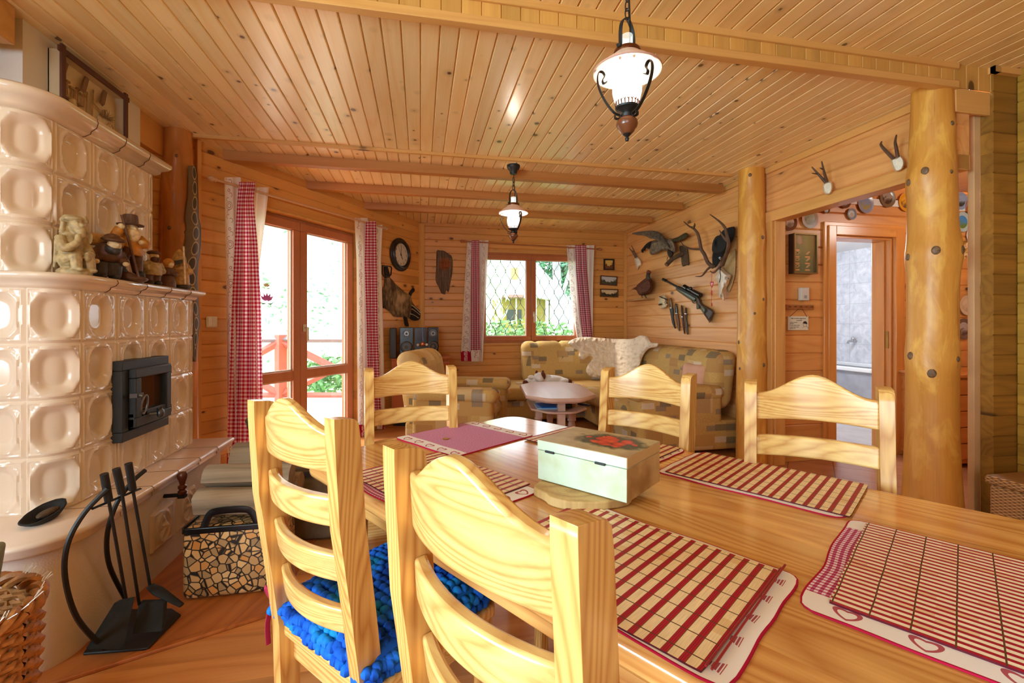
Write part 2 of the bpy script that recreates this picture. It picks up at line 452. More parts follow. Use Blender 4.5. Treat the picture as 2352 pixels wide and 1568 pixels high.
def bamboo(name, pale, red, pitch, duty, cordp, vertical=True, cord=(92, 62, 40)):
    """slats run along v; stripes repeat along u; stitched cords repeat along v"""
    t = NT(name, .5, .3); u, v, _ = t.sep(t.uv())
    ph = t.math('FRACT', t.math('DIVIDE', u, pitch)); rid, rc = t.white(t.math('FLOOR', t.math('DIVIDE', u, pitch)))
    n = t.noise(t.comb(t.math('MULTIPLY', u, 500.), t.math('MULTIPLY', v, 25.), 0.), 1., 2)
    pc = t.mix(t.remap(n, .3, .7), lin(tuple(q * .9 for q in pale)), lin(pale))
    seg, _ = t.white3(t.comb(t.math('FLOOR', t.math('DIVIDE', u, pitch)), t.math('FLOOR', t.math('DIVIDE', v, cordp)), 0.))
    pc = t.mix(t.math('MULTIPLY', t.math('GREATER_THAN', seg, .86), .5), pc, lin((214, 166, 104)))
    strand = t.math('FRACT', t.math('MULTIPLY', t.math('DIVIDE', ph, duty), 3.))
    rcx = t.mix(t.math('LESS_THAN', strand, .16), lin(red), lin(tuple(q * .45 for q in red)))
    col = t.mix(t.math('LESS_THAN', ph, duty), pc, rcx)
    col = t.mix(t.math('LESS_THAN', t.math('ABSOLUTE', t.math('SUBTRACT', ph, duty + .02)), .025), col, lin((110, 70, 40)))
    cf = t.math('ABSOLUTE', t.math('SUBTRACT', t.math('FRACT', t.math('DIVIDE', v, cordp)), .5))
    col = t.mix(t.math('LESS_THAN', cf, .0011 / cordp), col, lin(cord)); t.col(col)
    t.bump(t.math('ABSOLUTE', t.math('SUBTRACT', ph, .5)), .5, .002)
    return t.m

M = {}
M['ceil'] = wood('ceiling_pine', (255, 230, 178), (240, 194, 122), axis=1, pw=.088, pa=0, knots=.66, ks=6.6, rough=.24, rings=6, var=.09, knot=(84, 44, 20), coat=.7, rw=.35, kn=(1.5, .15), ka=1.3)
M['ceil_n'] = wood('dining_ceiling_pine', (252, 220, 158), (230, 180, 108), axis=1, pw=.088, pa=0, knots=.55, ks=6.4, rough=.3, rings=6, var=.09, knot=(84, 44, 20), coat=.5, rw=.35, kn=(1.5, .15), ka=1.2)
M['back'] = wood('back_wall_pine', (226, 164, 88), (194, 124, 54), axis=0, pw=.09, pa=2, knots=.6, ks=7.5, rough=.42, rings=4, var=.13, knot=(70, 32, 10), rw=.25, kn=(.15, 1.5), ka=.9)
M['patio'] = wood('patio_wall_pine', (230, 168, 90), (202, 130, 58), axis=0, pw=.096, pa=2, knots=.5, ks=7, rough=.42, rings=4, var=.13, knot=(84, 40, 14), rot=-math.atan2(PD.y, PD.x), rw=.25, kn=(.15, 1.5), ka=.8)
M['right'] = wood('right_wall_boards', (236, 178, 112), (208, 138, 74), axis=1, pw=.146, pa=2, knots=.14, ks=3.8, rough=.42, rings=9, var=.09, knot=(90, 50, 26), rw=.42, kn=(.15, 1.3))
M['hall'] = wood('hall_logs', (224, 160, 90), (194, 124, 58), axis=0, pw=.158, pa=2, knots=.14, ks=3.4, rough=.36, rings=8, var=.10, knot=(104, 46, 16), rw=.35, kn=(.15, 1.2))
M['timber'] = wood('timber_logs', (168, 118, 44), (120, 78, 20), axis=0, pw=.115, pa=2, knots=.14, ks=3., rough=.5, rings=10, var=.16, knot=(64, 38, 12), rw=.4, kn=(.2, 1.2))
M['timber_y'] = wood('timber_wall_logs', (190, 146, 52), (150, 106, 28), axis=1, pw=.115, pa=2, knots=.14, ks=3., rough=.5, rings=8, var=.14, knot=(74, 44, 14), rw=.35, kn=(.2, 1.2))
M['trim_x'] = wood('trim_along_room_width', (226, 172, 100), (196, 136, 68), axis=0, knots=.08, ks=3, rough=.4, rings=6, rw=.35)
M['trim_y'] = wood('trim_along_room_length', (232, 176, 104), (202, 140, 70), axis=1, knots=.12, ks=3, rough=.4, rings=6, rw=.35)
M['trim_z'] = wood('upright_trim', (226, 168, 94), (194, 132, 62), axis=2, knots=.12, ks=3, rough=.4, rings=6, rw=.35)
M['beam'] = wood('ceiling_joist', (196, 134, 70), (164, 100, 44), axis=0, knots=.0, ks=3, rough=.42, rings=6, rw=.35)
M['fascia'] = wood('fascia_boards', (222, 168, 90), (190, 132, 58), axis=2, pw=.088, pa=0, knots=.15, ks=5, rough=.4, rings=6, rw=.3)
M['frame'] = wood('window_frame_brown', (186, 112, 68), (162, 90, 50), axis=2, knots=0, rough=.35, rings=4, rw=.3)
M['frame_p'] = wood('patio_frame_brown', (190, 118, 76), (166, 96, 56), axis=2, knots=0, rough=.35, rings=4, rw=.3)
M['casing'] = wood('door_casing_orange', (228, 156, 78), (194, 116, 48), axis=2, knots=.12, ks=3.5, rough=.25, rings=6, rw=.35)
M['casing_x'] = wood('door_lintel_orange', (232, 162, 82), (200, 122, 52), axis=0, knots=.12, ks=3.5, rough=.25, rings=6, rw=.35)
M['log'] = wood('varnished_log', (226, 164, 74), (186, 118, 40), axis=2, knots=.14, ks=5, rough=.42, rings=5, gs=1.2, wr=(1, 4, 4), rw=.3, mottle=.5)
M['log_red'] = wood('dark_varnished_log', (204, 132, 62), (162, 94, 36), axis=2, knots=.0, rough=.3, rings=9, gs=1.2, wr=(1, 4, 4), rw=.5, mottle=.35)
M['knot'] = plain('knot_end', (120, 90, 60), .55, var=.55, vscale=90)
M['floor'] = wood('floor_laminate', (222, 156, 94), (188, 116, 58), axis=0, pw=.13, pa=1, knots=.08, ks=3, rough=.30, rings=6, var=.22)
M['hearth'] = wood('hearth_boards', (196, 116, 56), (152, 78, 32), axis=1, knots=.06, ks=3, rough=.38, rings=7, rot=.35)
M['table'] = wood('table_pine', (242, 188, 112), (184, 108, 44), axis=0, pw=.128, pa=1, knots=.14, ks=3., rough=.17, rings=24, gs=.9, var=.16, knot=(80, 36, 12), coat=.35, rw=.5, kn=(1.5, .2))
M['chair'] = wood('chair_pine_upright', (236, 194, 116), (174, 106, 44), axis=2, knots=0, rough=.27, rings=26, gs=1.5, coat=.25, rw=.5)
M['chair_x'] = wood('chair_pine_slats', (240, 204, 130), (190, 126, 58), axis=0, knots=0, rough=.25, rings=26, gs=1.3, coat=.25, wr=(1, 3, 9), rw=.5)
M['plaster'] = plain('cream_plaster', (230, 214, 202), .9, bump=.5, bscale=160, spec=.2)
M['chimney'] = plain('chimney_plaster', (232, 226, 218), .9, bump=.35, bscale=180, spec=.2)
M['tile'] = plain('glazed_cream_tile', (228, 208, 186), .11, var=.05, vscale=3)
M['tile_flat'] = plain('glazed_bench_tile', (232, 208, 188), .2, var=.06, vscale=4)
M['joint'] = plain('tile_joint', (96, 66, 48), .8)
M['iron'] = plain('cast_iron', (40, 42, 44), .55, bump=.25, bscale=260)
M['iron_dark'] = plain('black_iron', (22, 20, 20), .5, var=.3, vscale=30)
M['black'] = plain('black_plastic', (14, 14, 16), .25)
M['soot'] = plain('ash_black', (26, 24, 22), .8, var=.4, vscale=60)
M['brass'] = plain('aged_brass', (170, 124, 62), .35, metal=1)
M['copper'] = plain('dark_copper', (112, 66, 40), .28, metal=.85)
M['steel'] = plain('brushed_steel', (190, 190, 192), .3, metal=1)
M['white'] = plain('white_plastic', (236, 234, 228), .4)
M['offwhite'] = plain('pale_plastic', (206, 200, 186), .45)
M['glass'] = glass('clear_pane')
M['dark_glass'] = plain('stove_glass', (70, 48, 30), .06)
M['gingham'] = gingham('red_gingham', step=.031, red=(184, 14, 56), white=(252, 244, 246))
M['gingham_s'] = gingham('red_gingham_small', step=.027, red=(164, 14, 46))
M['cloth'] = white_cloth('white_curtain')
M['cloth_plain'] = white_cloth('plain_white_cotton', scroll=False)
M['hem'] = white_cloth('red_hem', (178, 20, 56), period=.07, cx=.06, red=(250, 226, 226))
M['sofa'] = patchwork('patchwork_upholstery')
M['wool'] = plain('sheep_wool', (236, 214, 184), .95, spec=.1, bump=.9, bscale=110, var=.12, vscale=14)
M['bark'] = plain('bark', (92, 70, 48), .9, bump=1., bscale=45, var=.4, vscale=25)
M['logend'] = wood('split_wood', (214, 170, 112), (170, 120, 66), axis=1, knots=0, rough=.8, rings=8)
M['greylog'] = wood('weathered_split_log', (164, 140, 112), (104, 86, 66), axis=0, knots=.1, ks=4, rough=.85, rings=10, bump=.5)
M['bone'] = plain('bleached_bone', (238, 230, 212), .6, var=.12, vscale=30)
M['antler'] = plain('antler', (96, 66, 46), .55, bump=.6, bscale=90, var=.35, vscale=18)
M['tip'] = plain('antler_tip', (222, 204, 176), .5)
# ------------------------------------------------------------------ the shell of the room
def board_wall(mb, o, d, length, z0, z1, bh, openings=(), depth=.10, inward=None, groove=.008, zoff=0.):
    """horizontal boards with V joints; d = direction along the wall, inward = direction into the room"""
    o = V(o); d = V(d).normalized(); inward = V(inward)
    k = math.floor((z0 + zoff) / bh)
    zs = []
    while k * bh - zoff < z1 - 1e-6:
        a, b = max(k * bh - zoff, z0), min((k + 1) * bh - zoff, z1)
        cuts = sorted({a, b} | {q for op in openings for q in op[2:4] if a < q < b})
        for p, q in zip(cuts, cuts[1:]): zs.append((p, q, abs(p - (k * bh - zoff)) < 1e-6, abs(q - ((k + 1) * bh - zoff)) < 1e-6))
        k += 1
    for a, b, lo, hi in zs:
        m = (a + b) / 2; segs = [(0., length)]
        for (p, q, za, zb) in openings:
            if za < m < zb:
                segs = [t for s0, s1 in segs for t in ((s0, min(s1, p)), (max(s0, q), s1)) if t[1] - t[0] > 1e-5]
        for s0, s1 in segs:
            prof = [(-depth, a), (-groove if lo else 0, a)] + ([(0, a + groove)] if lo else []) + ([(0, b - groove)] if hi else []) + [(-groove if hi else 0, b), (-depth, b)]
            A = [mb.v(o + d * s0 + inward * x + V((0, 0, z))) for x, z in prof]; B = [mb.v(o + d * s1 + inward * x + V((0, 0, z))) for x, z in prof]; n = len(prof)
            mb.face(A[::-1]); mb.face(B)
            for i in range(n): mb.face([A[i], A[(i + 1) % n], B[(i + 1) % n], B[i]])

def plank_ceiling(mb, x0, x1, y0, y1, z, w=.088, g=.009, th=.04, clip=None):
    k = math.floor(x0 / w)
    while k * w < x1:
        a, b = max(k * w, x0), min((k + 1) * w, x1)
        prof = [(a, z + th), (a, z + g), (a + g * .7, z), (b - g * .7, z), (b, z + g), (b, z + th)]
        A = [mb.v((x, y0, h)) for x, h in prof]; B = [mb.v((x, y1, h)) for x, h in prof]
        mb.face(A); mb.face(B[::-1])
        for i in range(6): mb.face([A[i], B[i], B[(i + 1) % 6], A[(i + 1) % 6]])
        k += 1

# floors
m = MB(); m.mm((-3, -2.6, -.06), (XR + .02, 6.3, 0)); struct(m, 'floor', M['floor'])
t = NT('terracotta_floor_tiles', .3); x, y, z = t.sep(t.obj())
a = t.math('ADD', x, y); b = t.math('SUBTRACT', x, y)
ga = t.math('LESS_THAN', t.math('ABSOLUTE', t.math('SUBTRACT', t.math('FRACT', t.math('DIVIDE', a, .46)), .5)), .012)
gb = t.math('LESS_THAN', t.math('ABSOLUTE', t.math('SUBTRACT', t.math('FRACT', t.math('DIVIDE', b, .46)), .5)), .012)
t.col(t.mix(t.math('MAXIMUM', ga, gb), t.mix(t.noise(t.obj(), 6, 4), lin((150, 92, 58)), lin((200, 142, 104))), lin((104, 66, 44)))); M['terra'] = t.m
m = MB(); m.mm((XR + .02, -2.6, -.06), (6.6, 3.45, 0)); struct(m, 'floor_hall', M['terra'])
m = MB(); m.mm((XR + .02, 3.45, -.06), (6.6, 6.3, .005)); struct(m, 'floor_bathroom', plain('bath_floor_tile', (196, 190, 190), .25, var=.12, vscale=5))

# ceilings
m = MB(); plank_ceiling(m, -3., 3.06, 1.98, 6.2, ZC); struct(m, 'ceiling', M['ceil'])
m = MB(); plank_ceiling(m, -3., 3.6, -2.6, 1.975, ZN); struct(m, 'ceiling_dining', M['ceil_n'])
m = MB(); m.mm((XR + .09, 1.98, 2.48), (6.6, 3.4, 2.54)); struct(m, 'ceiling_hall', M['trim_y'])
m = MB(); m.mm((XR + .09, 3.4, 2.30), (6.6, 6.3, 2.36)); struct(m, 'ceiling_bathroom', plain('white_bath_ceiling', (230, 230, 228), .6))

# back wall and its window opening
WX0, WX1, WZ0, WZ1 = .773, 2.246, .94, 2.186
m = MB(); board_wall(m, (-.12, YB, 0), (1, 0, 0), 3.2, 0, ZC + .02, .09, [(WX0 + .12, WX1 + .12, WZ0, WZ1)], inward=(0, -1, 0), depth=.16); struct(m, 'wall_back', M['back'])
# patio wall with the double door
DS0, DS1, DZ1 = -1.44, .03, 2.19
m = MB(); board_wall(m, PW(-2.2), PD, 3.46, 0, ZC + .02, .096, [(DS0 + 2.2, DS1 + 2.2, -.1, DZ1)], inward=PN, depth=.16); struct(m, 'wall_patio', M['patio'])
# right wall: boards behind the sofa, header over the hall opening
OY0, OY1, OZ = 2.02, 3.33, 2.09
m = MB(); board_wall(m, (XR, 1.99, 0), (0, 1, 0), YB - 1.99 + .1, 0, ZC + .02, .146, [(OY0 - 2.5, OY1 - 1.99, -.1, OZ)], inward=(-1, 0, 0), depth=.09); struct(m, 'wall_right', M['right'])
# hall wall with the bathroom door
HY = 3.41; BX0, BX1, BZ = 3.65, 4.31, 2.01
m = MB(); board_wall(m, (XR + .09, HY, 0), (1, 0, 0), 3.4, 0, 2.5, .158, [(BX0 - XR - .09, BX1 - XR - .09, -.1, BZ)], inward=(0, -1, 0), depth=.12, groove=.009); struct(m, 'wall_hall', M['hall'])
m = MB(); m.mm((6.5, 1.9, 0), (6.6, 3.4, 2.5)); m.mm((XR + .4, 1.86, 0), (6.6, 1.94, 2.5)); struct(m, 'wall_hall_end', M['hall'])
# left side: dark boards beside the stove, then the side wall of the dining part
m = MB(); m.mm((-2.0, 3.20, 0), (-1.86, 3.75, ZC)); m.mm((-2.05, 1.9, 0), (-1.94, 3.3, ZC)); struct(m, 'wall_left', M['log_red'])
m = MB(); board_wall(m, (-2.85, -2.6, 0), (0, 1, 0), 4.6, 0, ZN, .146, [(1.4, 3.2, .85, 2.2)], inward=(1, 0, 0), depth=.12); board_wall(m, (-2.85, 2.0, 0), (1, 0, 0), .95, 0, ZN, .146, inward=(0, -1, 0), depth=.1); struct(m, 'wall_dining_left', M['timber_y'])
m = MB(); board_wall(m, (-2.9, -2.5, 0), (1, 0, 0), 6.4, 0, ZN, .146, [(.6, 2.5, .8, 2.3)], inward=(0, 1, 0), depth=.1); struct(m, 'wall_rear', M['back'])
# timber stub and timber side wall on the right
m = MB(); board_wall(m, (3.175, 1.955, 0), (1, 0, 0), .3, 0, ZN, .115, inward=(0, -1, 0), depth=.061, groove=.006)
struct(m, 'wall_timber_stub', M['timber'])
m = MB(); board_wall(m, (3.345, -2.6, 0), (0, 1, 0), 4.55, 0, ZN, .115, inward=(-1, 0, 0), depth=.12, zoff=.05, groove=.006); struct(m, 'wall_dining_right', M['timber_y'])
# bathroom walls
t = NT('marbled_wall_tile', .18); x, y, z = t.sep(t.obj())
jy = t.math('LESS_THAN', t.math('FRACT', t.math('DIVIDE', y, .33)), .012); jz = t.math('LESS_THAN', t.math('FRACT', t.math('DIVIDE', z, .30)), .014)
cl = t.mix(t.remap(t.noise(t.obj(), 7, 5, .6, 1.2), .35, .65), lin((198, 202, 210)), lin((232, 234, 240)))
t.col(t.mix(t.math('MAXIMUM', jy, jz), cl, lin((176, 176, 182)))); M['bath'] = t.m
m = MB(); m.mm((6.3, 3.5, 0), (6.4, 6.3, 2.3)); m.mm((3.1, 6.0, 0), (6.4, 6.1, 2.3)); m.mm((3.04, 3.55, 0), (3.1, 6.1, 2.3)); struct(m, 'wall_bathroom', M['bath'])
# chimney above the stove
m = MB(); m.mm((-2.2, 2.377, 1.5), (-1.72, 3.227, ZC + .02)); struct(m, 'wall_chimney', M['chimney'])

# fascia where the ceiling steps, trims and joists
m = MB()
k = math.floor(-3 / .088)
while k * .088 < 3.2:
    a = k * .088; m.prism([(a, 0), (a + .004, -.006), (a + .084, -.006), (a + .088, 0)], 2.53, ZN + .02, T(0, 1.972, 0)); k += 1
struct(m, 'trim_1', M['fascia'])
m = MB(); m.mm((-3, 1.955, 2.522), (2.93, 2.0, 2.562)); m.mm((-3, 1.954, 2.628), (2.93, 1.972, 2.665)); m.mm((2.93, 1.972, 2.40), (3.4, 1.99, 2.53)); struct(m, 'trim_2', M['trim_x'], bevel=.003)
m = MB(); m.mm((-1.74, 3.585, ZC - .022), (2.76, 3.615, ZC + .01)); struct(m, 'trim_3', M['trim_x'], bevel=.003)
for y in (3.87, 4.55, 5.23):
    s0 = (y - 5.12) / PD.y; x0 = (P0 + PD * s0).x
    m = MB(); m.mm((x0 - .05, y, ZC - .075), (2.875, y + .075, ZC + .01)); o = struct(m, 'ceiling_joist', M['beam'], bevel=.004)
m = MB(); m.mm((XR - .022, 3.4, ZC - .04), (XR, YB, ZC)); m.mm((XR - .022, 1.99, ZC - .05), (XR, 3.4, ZC)); struct(m, 'trim_4', M['trim_y'], bevel=.003)
m = MB(); m.mm((XR - .04, YB - .04, 0), (XR, YB, ZC - .02)); m.prism([(0, -.045), (.05, -.03), (.05, 0), (-.02, 0), (-.03, -.03)], 0, ZC - .02, T(-.0, YB, 0)); struct(m, 'trim_5', M['trim_z'], bevel=.003)
# casing round the hall opening
m = MB(); m.mm((XR - .025, 1.99, OZ - .004), (XR + .10, OY1 + .09, OZ + .085)); struct(m, 'trim_6', M['trim_y'], bevel=.004)
m = MB(); m.mm((XR - .025, OY1, 0), (XR, OY1 + .085, OZ)); m.mm((XR, OY1 - .018, 0), (XR + .10, OY1, OZ)); struct(m, 'trim_7', M['trim_z'], bevel=.004)
m = MB(); m.mm((3.129, 2.016, 0), (3.175, 2.05, OZ + .33)); struct(m, 'trim_8', plain('pale_upright', (214, 176, 128), .5, var=.1), bevel=.003)
m = MB(); m.mm((3.15, 1.93, ZN - .035), (3.37, 1.955, ZN)); m.mm((3.15, 1.93, ZN - .035), (3.19, 1.99, ZN)); struct(m, 'trim_9', M['trim_x'])
# header between chimney and the left post, beam stub in front of the chimney
m = MB(); m.mm((-1.86, 3.22, 2.36), (-1.73, 3.62, ZC)); struct(m, 'trim_10', M['trim_y'], bevel=.004)
m = MB(); m.mm((-2.2, 2.12, 2.40), (-1.69, 2.30, ZC)); struct(m, 'trim_11', M['trim_x'], bevel=.004)
m = MB(); m.prism([(0, 0), (.03, 0), (.03, .03), (0, .03)], 0, ZC, axes(PW(-1.71), PD, PN, (0, 0, 1))); struct(m, 'trim_12', M['trim_z'], bevel=.003)
# lining strip above the patio door and above the window
m = MB(); m.prism([(0, 0), (1.55, 0), (1.55, .02), (0, .02)], DZ1, DZ1 + .016, axes(PW(-1.48), PD, PN, (0, 0, 1))); struct(m, 'trim_13', M['trim_x'])
m = MB(); m.mm((WX0 - .04, YB - .02, WZ1), (WX1 + .04, YB, WZ1 + .014)); m.mm((WX0 - .04, YB - .03, WZ0 - .02), (WX1 + .04, YB, WZ0)); struct(m, 'trim_14', M['trim_x'])
# skirting
m = MB(); m.mm((XR + .1, HY - .022, 0), (BX0 - .1, HY, .07)); struct(m, 'baseboard_hall', M['trim_x'], bevel=.004)
m = MB(); m.mm((0, YB - .02, 0), (XR, YB, .07)); struct(m, 'baseboard_back', M['trim_x'], bevel=.004)
m = MB(); m.prism([(0, 0), (1.15, 0), (1.15, .02), (0, .02)], 0, .07, axes(PW(.06), PD, PN, (0, 0, 1))); struct(m, 'baseboard_patio', M['trim_x'], bevel=.004)

# ---- window and doors ------------------------------------------------------
def frame_rect(mb, x0, x1, z0, z1, w, y0, y1, Mx, bottom=True):
    mb.M = Mx
    mb.mm((x0, y0, z1 - w), (x1, y1, z1))
    if bottom: mb.mm((x0, y0, z0), (x1, y1, z0 + w))
    mb.mm((x0, y0, z0 + (w if bottom else 0)), (x0 + w, y1, z1 - w)); mb.mm((x1 - w, y0, z0 + (w if bottom else 0)), (x1, y1, z1 - w))
def handle_bm(x, z, y, Mx):
    b = MB(); b.M = Mx; b.rbox((x, y + .006, z), (.028, .012, .07), .005); b.tube([(x, y + .012, z), (x, y + .045, z)], .009, 8)
    b.rbox((x, y + .047, z - .055), (.02, .014, .13), .006); return b
gold = plain('champagne_handle', (206, 190, 150), .35, metal=.5)
# window_1: local x along wall, y towards the room
Wm = axes((0, YB - .05, 0), (1, 0, 0), (0, -1, 0), (0, 0, 1))
m = MB(); frame_rect(m, WX0, WX1, WZ0, WZ1, .05, -.09, -.01, Wm); win = struct(m, 'window_1', M['frame'], bevel=.004)
xm = (WX0 + WX1) / 2
for (a, b) in ((WX0 + .03, xm), (xm, WX1 - .03)):
    m = MB(); frame_rect(m, a + .002, b - .002, WZ0 + .03, WZ1 - .03, .066, -.07, .012, Wm); sash = m.build('sash', M['frame'], win, bevel=.005)
    m = MB(); m.M = Wm; m.mm((a + .06, -.035, WZ0 + .09), (b - .06, -.03, WZ1 - .09)); m.build('pane', M['glass'], sash)
    m = MB(); frame_rect(m, a + .066, b - .066, WZ0 + .094, WZ1 - .094, .010, -.03, -.018, Wm); m.build('pane_seal', M['offwhite'], sash)
handle_bm(xm + .035, 1.34, .012, Wm).build('handle', gold, win)
# door_1: the patio double door
Pm = axes(PW(0, -.06), PD, PN, (0, 0, 1)); sm = (DS0 + DS1) / 2
m = MB(); frame_rect(m, DS0, DS1, .0, DZ1, .05, -.09, -.01, Pm); pd = struct(m, 'door_1', M['frame_p'], bevel=.004)
for (a, b) in ((DS0 + .03, sm), (sm, DS1 - .03)):
    m = MB(); frame_rect(m, a + .002, b - .002, .03, DZ1 - .03, .078, -.07, .012, Pm); m.M = Pm; m.mm((a + .078, -.06, .69), (b - .078, .008, .775)); lf = m.build('leaf', M['frame_p'], pd, bevel=.005)
    for (za, zb) in ((.105, .69), (.775, DZ1 - .106)):
        m = MB(); m.M = Pm; m.mm((a + .07, -.035, za - .005), (b - .07, -.03, zb + .005)); m.build('pane', M['glass'], lf)
        m = MB(); frame_rect(m, a + .078, b - .078, za, zb, .012, -.03, -.016, Pm); m.build('pane_seal', M['offwhite'], lf)
handle_bm(sm + .04, 1.17, .012, Pm).build('handle', gold, pd)
# door_2: bathroom doorway, open
m = MB()
for i, (w, y) in enumerate(((.115, .022), (.08, .036))):
    m.mm((BX0 - w, HY - y, 0), (BX0 - (.0 if i else .08), HY, BZ + (w if not i else .08))); m.mm((BX1 + (0 if i else .08), HY - y, 0), (BX1 + w, HY, BZ + (w if not i else .08)))
dr = struct(m, 'door_2', M['casing'], bevel=.004)
m = MB(); m.mm((BX0 - .115, HY - .0225, BZ + .08), (BX1 + .115, HY, BZ + .115)); m.mm((BX0 - .0, HY - .0365, BZ), (BX1 + .0, HY, BZ + .08)); m.build('head_casing', M['casing_x'], dr, bevel=.004)
m = MB(); m.mm((BX1 - .02, HY, 0), (BX1, HY + .17, BZ)); m.mm((BX0, HY, 0), (BX0 + .02, HY + .17, BZ)); m.mm((BX1 - .035, HY + .05, 0), (BX1 - .02, HY + .17, BZ - .02)); m.build('jamb', M['casing'], dr, bevel=.003)
m = MB(); m.mm((BX0 + .02, HY, BZ - .02), (BX1 - .02, HY + .17, BZ)); m.build('head_jamb', M['casing_x'], dr, bevel=.003)
m = MB(); m.mm((BX1 - .026, HY + .02, .98), (BX1 - .0195, HY + .045, 1.14)); m.build('strike_plate', M['brass'], dr)
# window frames behind the camera
m = MB(); frame_rect(m, -2.3, -.4, .8, 2.3, .07, -.06, .02, axes((0, -2.5, 0), (1, 0, 0), (0, 1, 0), (0, 0, 1))); m.M = I4; m.mm((-1.385, -2.56, .87), (-1.315, -2.48, 2.23)); struct(m, 'window_2', M['frame'])
m = MB(); frame_rect(m, -1.2, .6, .85, 2.2, .07, -.06, .02, axes((-2.85, 0, 0), (0, 1, 0), (1, 0, 0), (0, 0, 1))); struct(m, 'window_3', M['frame'])

# hearth boards in front of the stove
hp = [(-1.36, 1.72), (-1.206, 1.80), (-.60, 2.05), (-.56, 3.1), (-1.3, 3.2)]
m = MB(); m.prism(hp, 0.0, .006); struct(m, 'floor_hearth', M['hearth'])
m = MB(); d = V((.606, .25, 0)).normalized(); m.prism([(-.25, -.012), (.72, -.012), (.72, .012), (-.25, .012)], 0, .014, axes((-1.206, 1.80, 0), d, V((-d.y, d.x, 0)), (0, 0, 1))); struct(m, 'trim_15', M['hearth'], bevel=.004)
# ------------------------------------------------------------------ log posts
def log_post(name, x, y, prof, knots, mat, label, seed=1, zt=ZC):
    root = thing(name, label, 'post', (x, y, 0))
    m = MB(); random.seed(seed); ns, nz = 40, 90
    def rad(a, z):
        r = interp(prof, z) * (1 + .045 * noise.noise(V((cos(a) * .9, sin(a) * .9, z * .8 + seed * 9))) + .012 * noise.noise(V((cos(a) * 4, sin(a) * 4, z * 3 + seed))))
        for (ka, kz, ks) in knots:
            da = (a - ka + pi) % (2 * pi) - pi; q = (da * interp(prof, kz) / ks) ** 2 + ((z - kz) / (ks * 1.3)) ** 2
            r += ks * .34 * math.exp(-q * .55)
        return r
    def f(u, v):
        a = 2 * pi * u; z = zt * v; r = rad(a, z); return (x + r * cos(a), y + r * sin(a), z)
    m.grid(f, ns, nz, cu=True); m.build('trunk', mat, root)
    for (ka, kz, ks) in knots:
        r = rad(ka, kz); k = MB(); d = V((cos(ka), sin(ka), 0))
        k.ball((x + d.x * (r - .004), y + d.y * (r - .004), kz), (ks * .36, .008, ks * .44), R(ka - pi / 2, 'Z'), 12, 6); k.build('knot', M['knot'], root)
    return root, rad
aim = lambda x, y: atan2(-y, -x)          # angle on a post that faces the tripod
p_big, _ = log_post('log_post', 2.885, 2.06, [(0, .152), (.25, .132), (.6, .118), (1.0, .114), (1.6, .111), (1.95, .110), (2.2, .103), (2.45, .094), (2.7, .088)],
    [(aim(2.885, 2.06) - .75, 1.03, .055), (aim(2.885, 2.06) - .02, .94, .06), (aim(2.885, 2.06) - .95, 1.60, .05), (aim(2.885, 2.06) + .12, 1.62, .06), (aim(2.885, 2.06) - .25, 2.07, .055), (aim(2.885, 2.06) + .95, 1.02, .04), (aim(2.885, 2.06) - .9, 2.03, .05), (aim(2.885, 2.06) + 1.2, 1.62, .06), (aim(2.885, 2.06) + .85, 2.32, .035), (aim(2.885, 2.06) + .7, 2.05, .03)],
    M['log'], 'thick knotty varnished log post in front of the hall opening', 3, ZN)
p_mid, _ = log_post('log_post', 2.857, 3.47, [(0, .126), (.6, .121), (1.2, .115), (1.7, .112), (2.2, .105), (2.6, .102)],
    [(aim(2.857, 3.47) + .8, .86, .045), (aim(2.857, 3.47) + .75, 1.95, .045), (aim(2.857, 3.47) - .9, 1.05, .04), (aim(2.857, 3.47) - .8, .82, .035), (aim(2.857, 3.47) + .8, 1.42, .035), (aim(2.857, 3.47) - .1, 2.49, .04), (aim(2.857, 3.47) + .2, 1.30, .03)],
    M['log'], 'log post at the near end of the sofa, beside the hanging trophies', 5)
p_left, rad_left = log_post('log_post', -1.665, 3.56, [(0, .125), (.6, .12), (1.2, .113), (1.8, .110), (2.1, .104), (2.3, .088), (2.6, .08)],
    [(aim(-1.665, 3.56) - .4, 1.86, .035), (aim(-1.665, 3.56) + .35, 1.84, .03), (aim(-1.665, 3.56) - .1, 2.36, .03)],
    M['log_red'], 'dark log post behind the tiled stove with a snakeskin hung on it', 8)

# ------------------------------------------------------------------ dining table
TD = V((.552, -.834, 0)).normalized(); TN = V((-TD.y, TD.x, 0)); TRZ = atan2(TD.y, TD.x)
S0, S1, N0, N1 = -1.60, .46, .578, 1.605
def tab(s, n, z=0): return TD * s + TN * n + V((0, 0, z))
ctr = tab((S0 + S1) / 2, (N0 + N1) / 2)
tb = thing('dining_table', 'long varnished pine dining table laid with striped place mats', 'table', ctr, TRZ)
hx, hy = (S1 - S0) / 2, (N1 - N0) / 2
def rrect(hx, hy, r, n=8):
    out = []
    for cx, cy, a in ((hx - r, hy - r, 0), (-hx + r, hy - r, pi / 2), (-hx + r, -hy + r, pi), (hx - r, -hy + r, 1.5 * pi)):
        out += [(cx + r * cos(a + pi / 2 * i / n), cy + r * sin(a + pi / 2 * i / n)) for i in range(n + 1)]
    return out
m = MB(); m.prism(rrect(hx, hy, .09), .705, .760); m.build('tabletop', M['table'], tb, local=True, bevel=.022, bseg=5)
m = MB(); m.mm((-hx + .14, -hy + .10, .60), (hx - .14, -hy + .125, .706)); m.mm((-hx + .14, hy - .125, .60), (hx - .14, hy - .10, .706)); m.mm((-hx + .12, -hy + .12, .60), (-hx + .145, hy - .12, .706)); m.mm((hx - .145, -hy + .12, .60), (hx - .12, hy - .12, .706))
m.build('apron', M['table'], tb, local=True, bevel=.003)
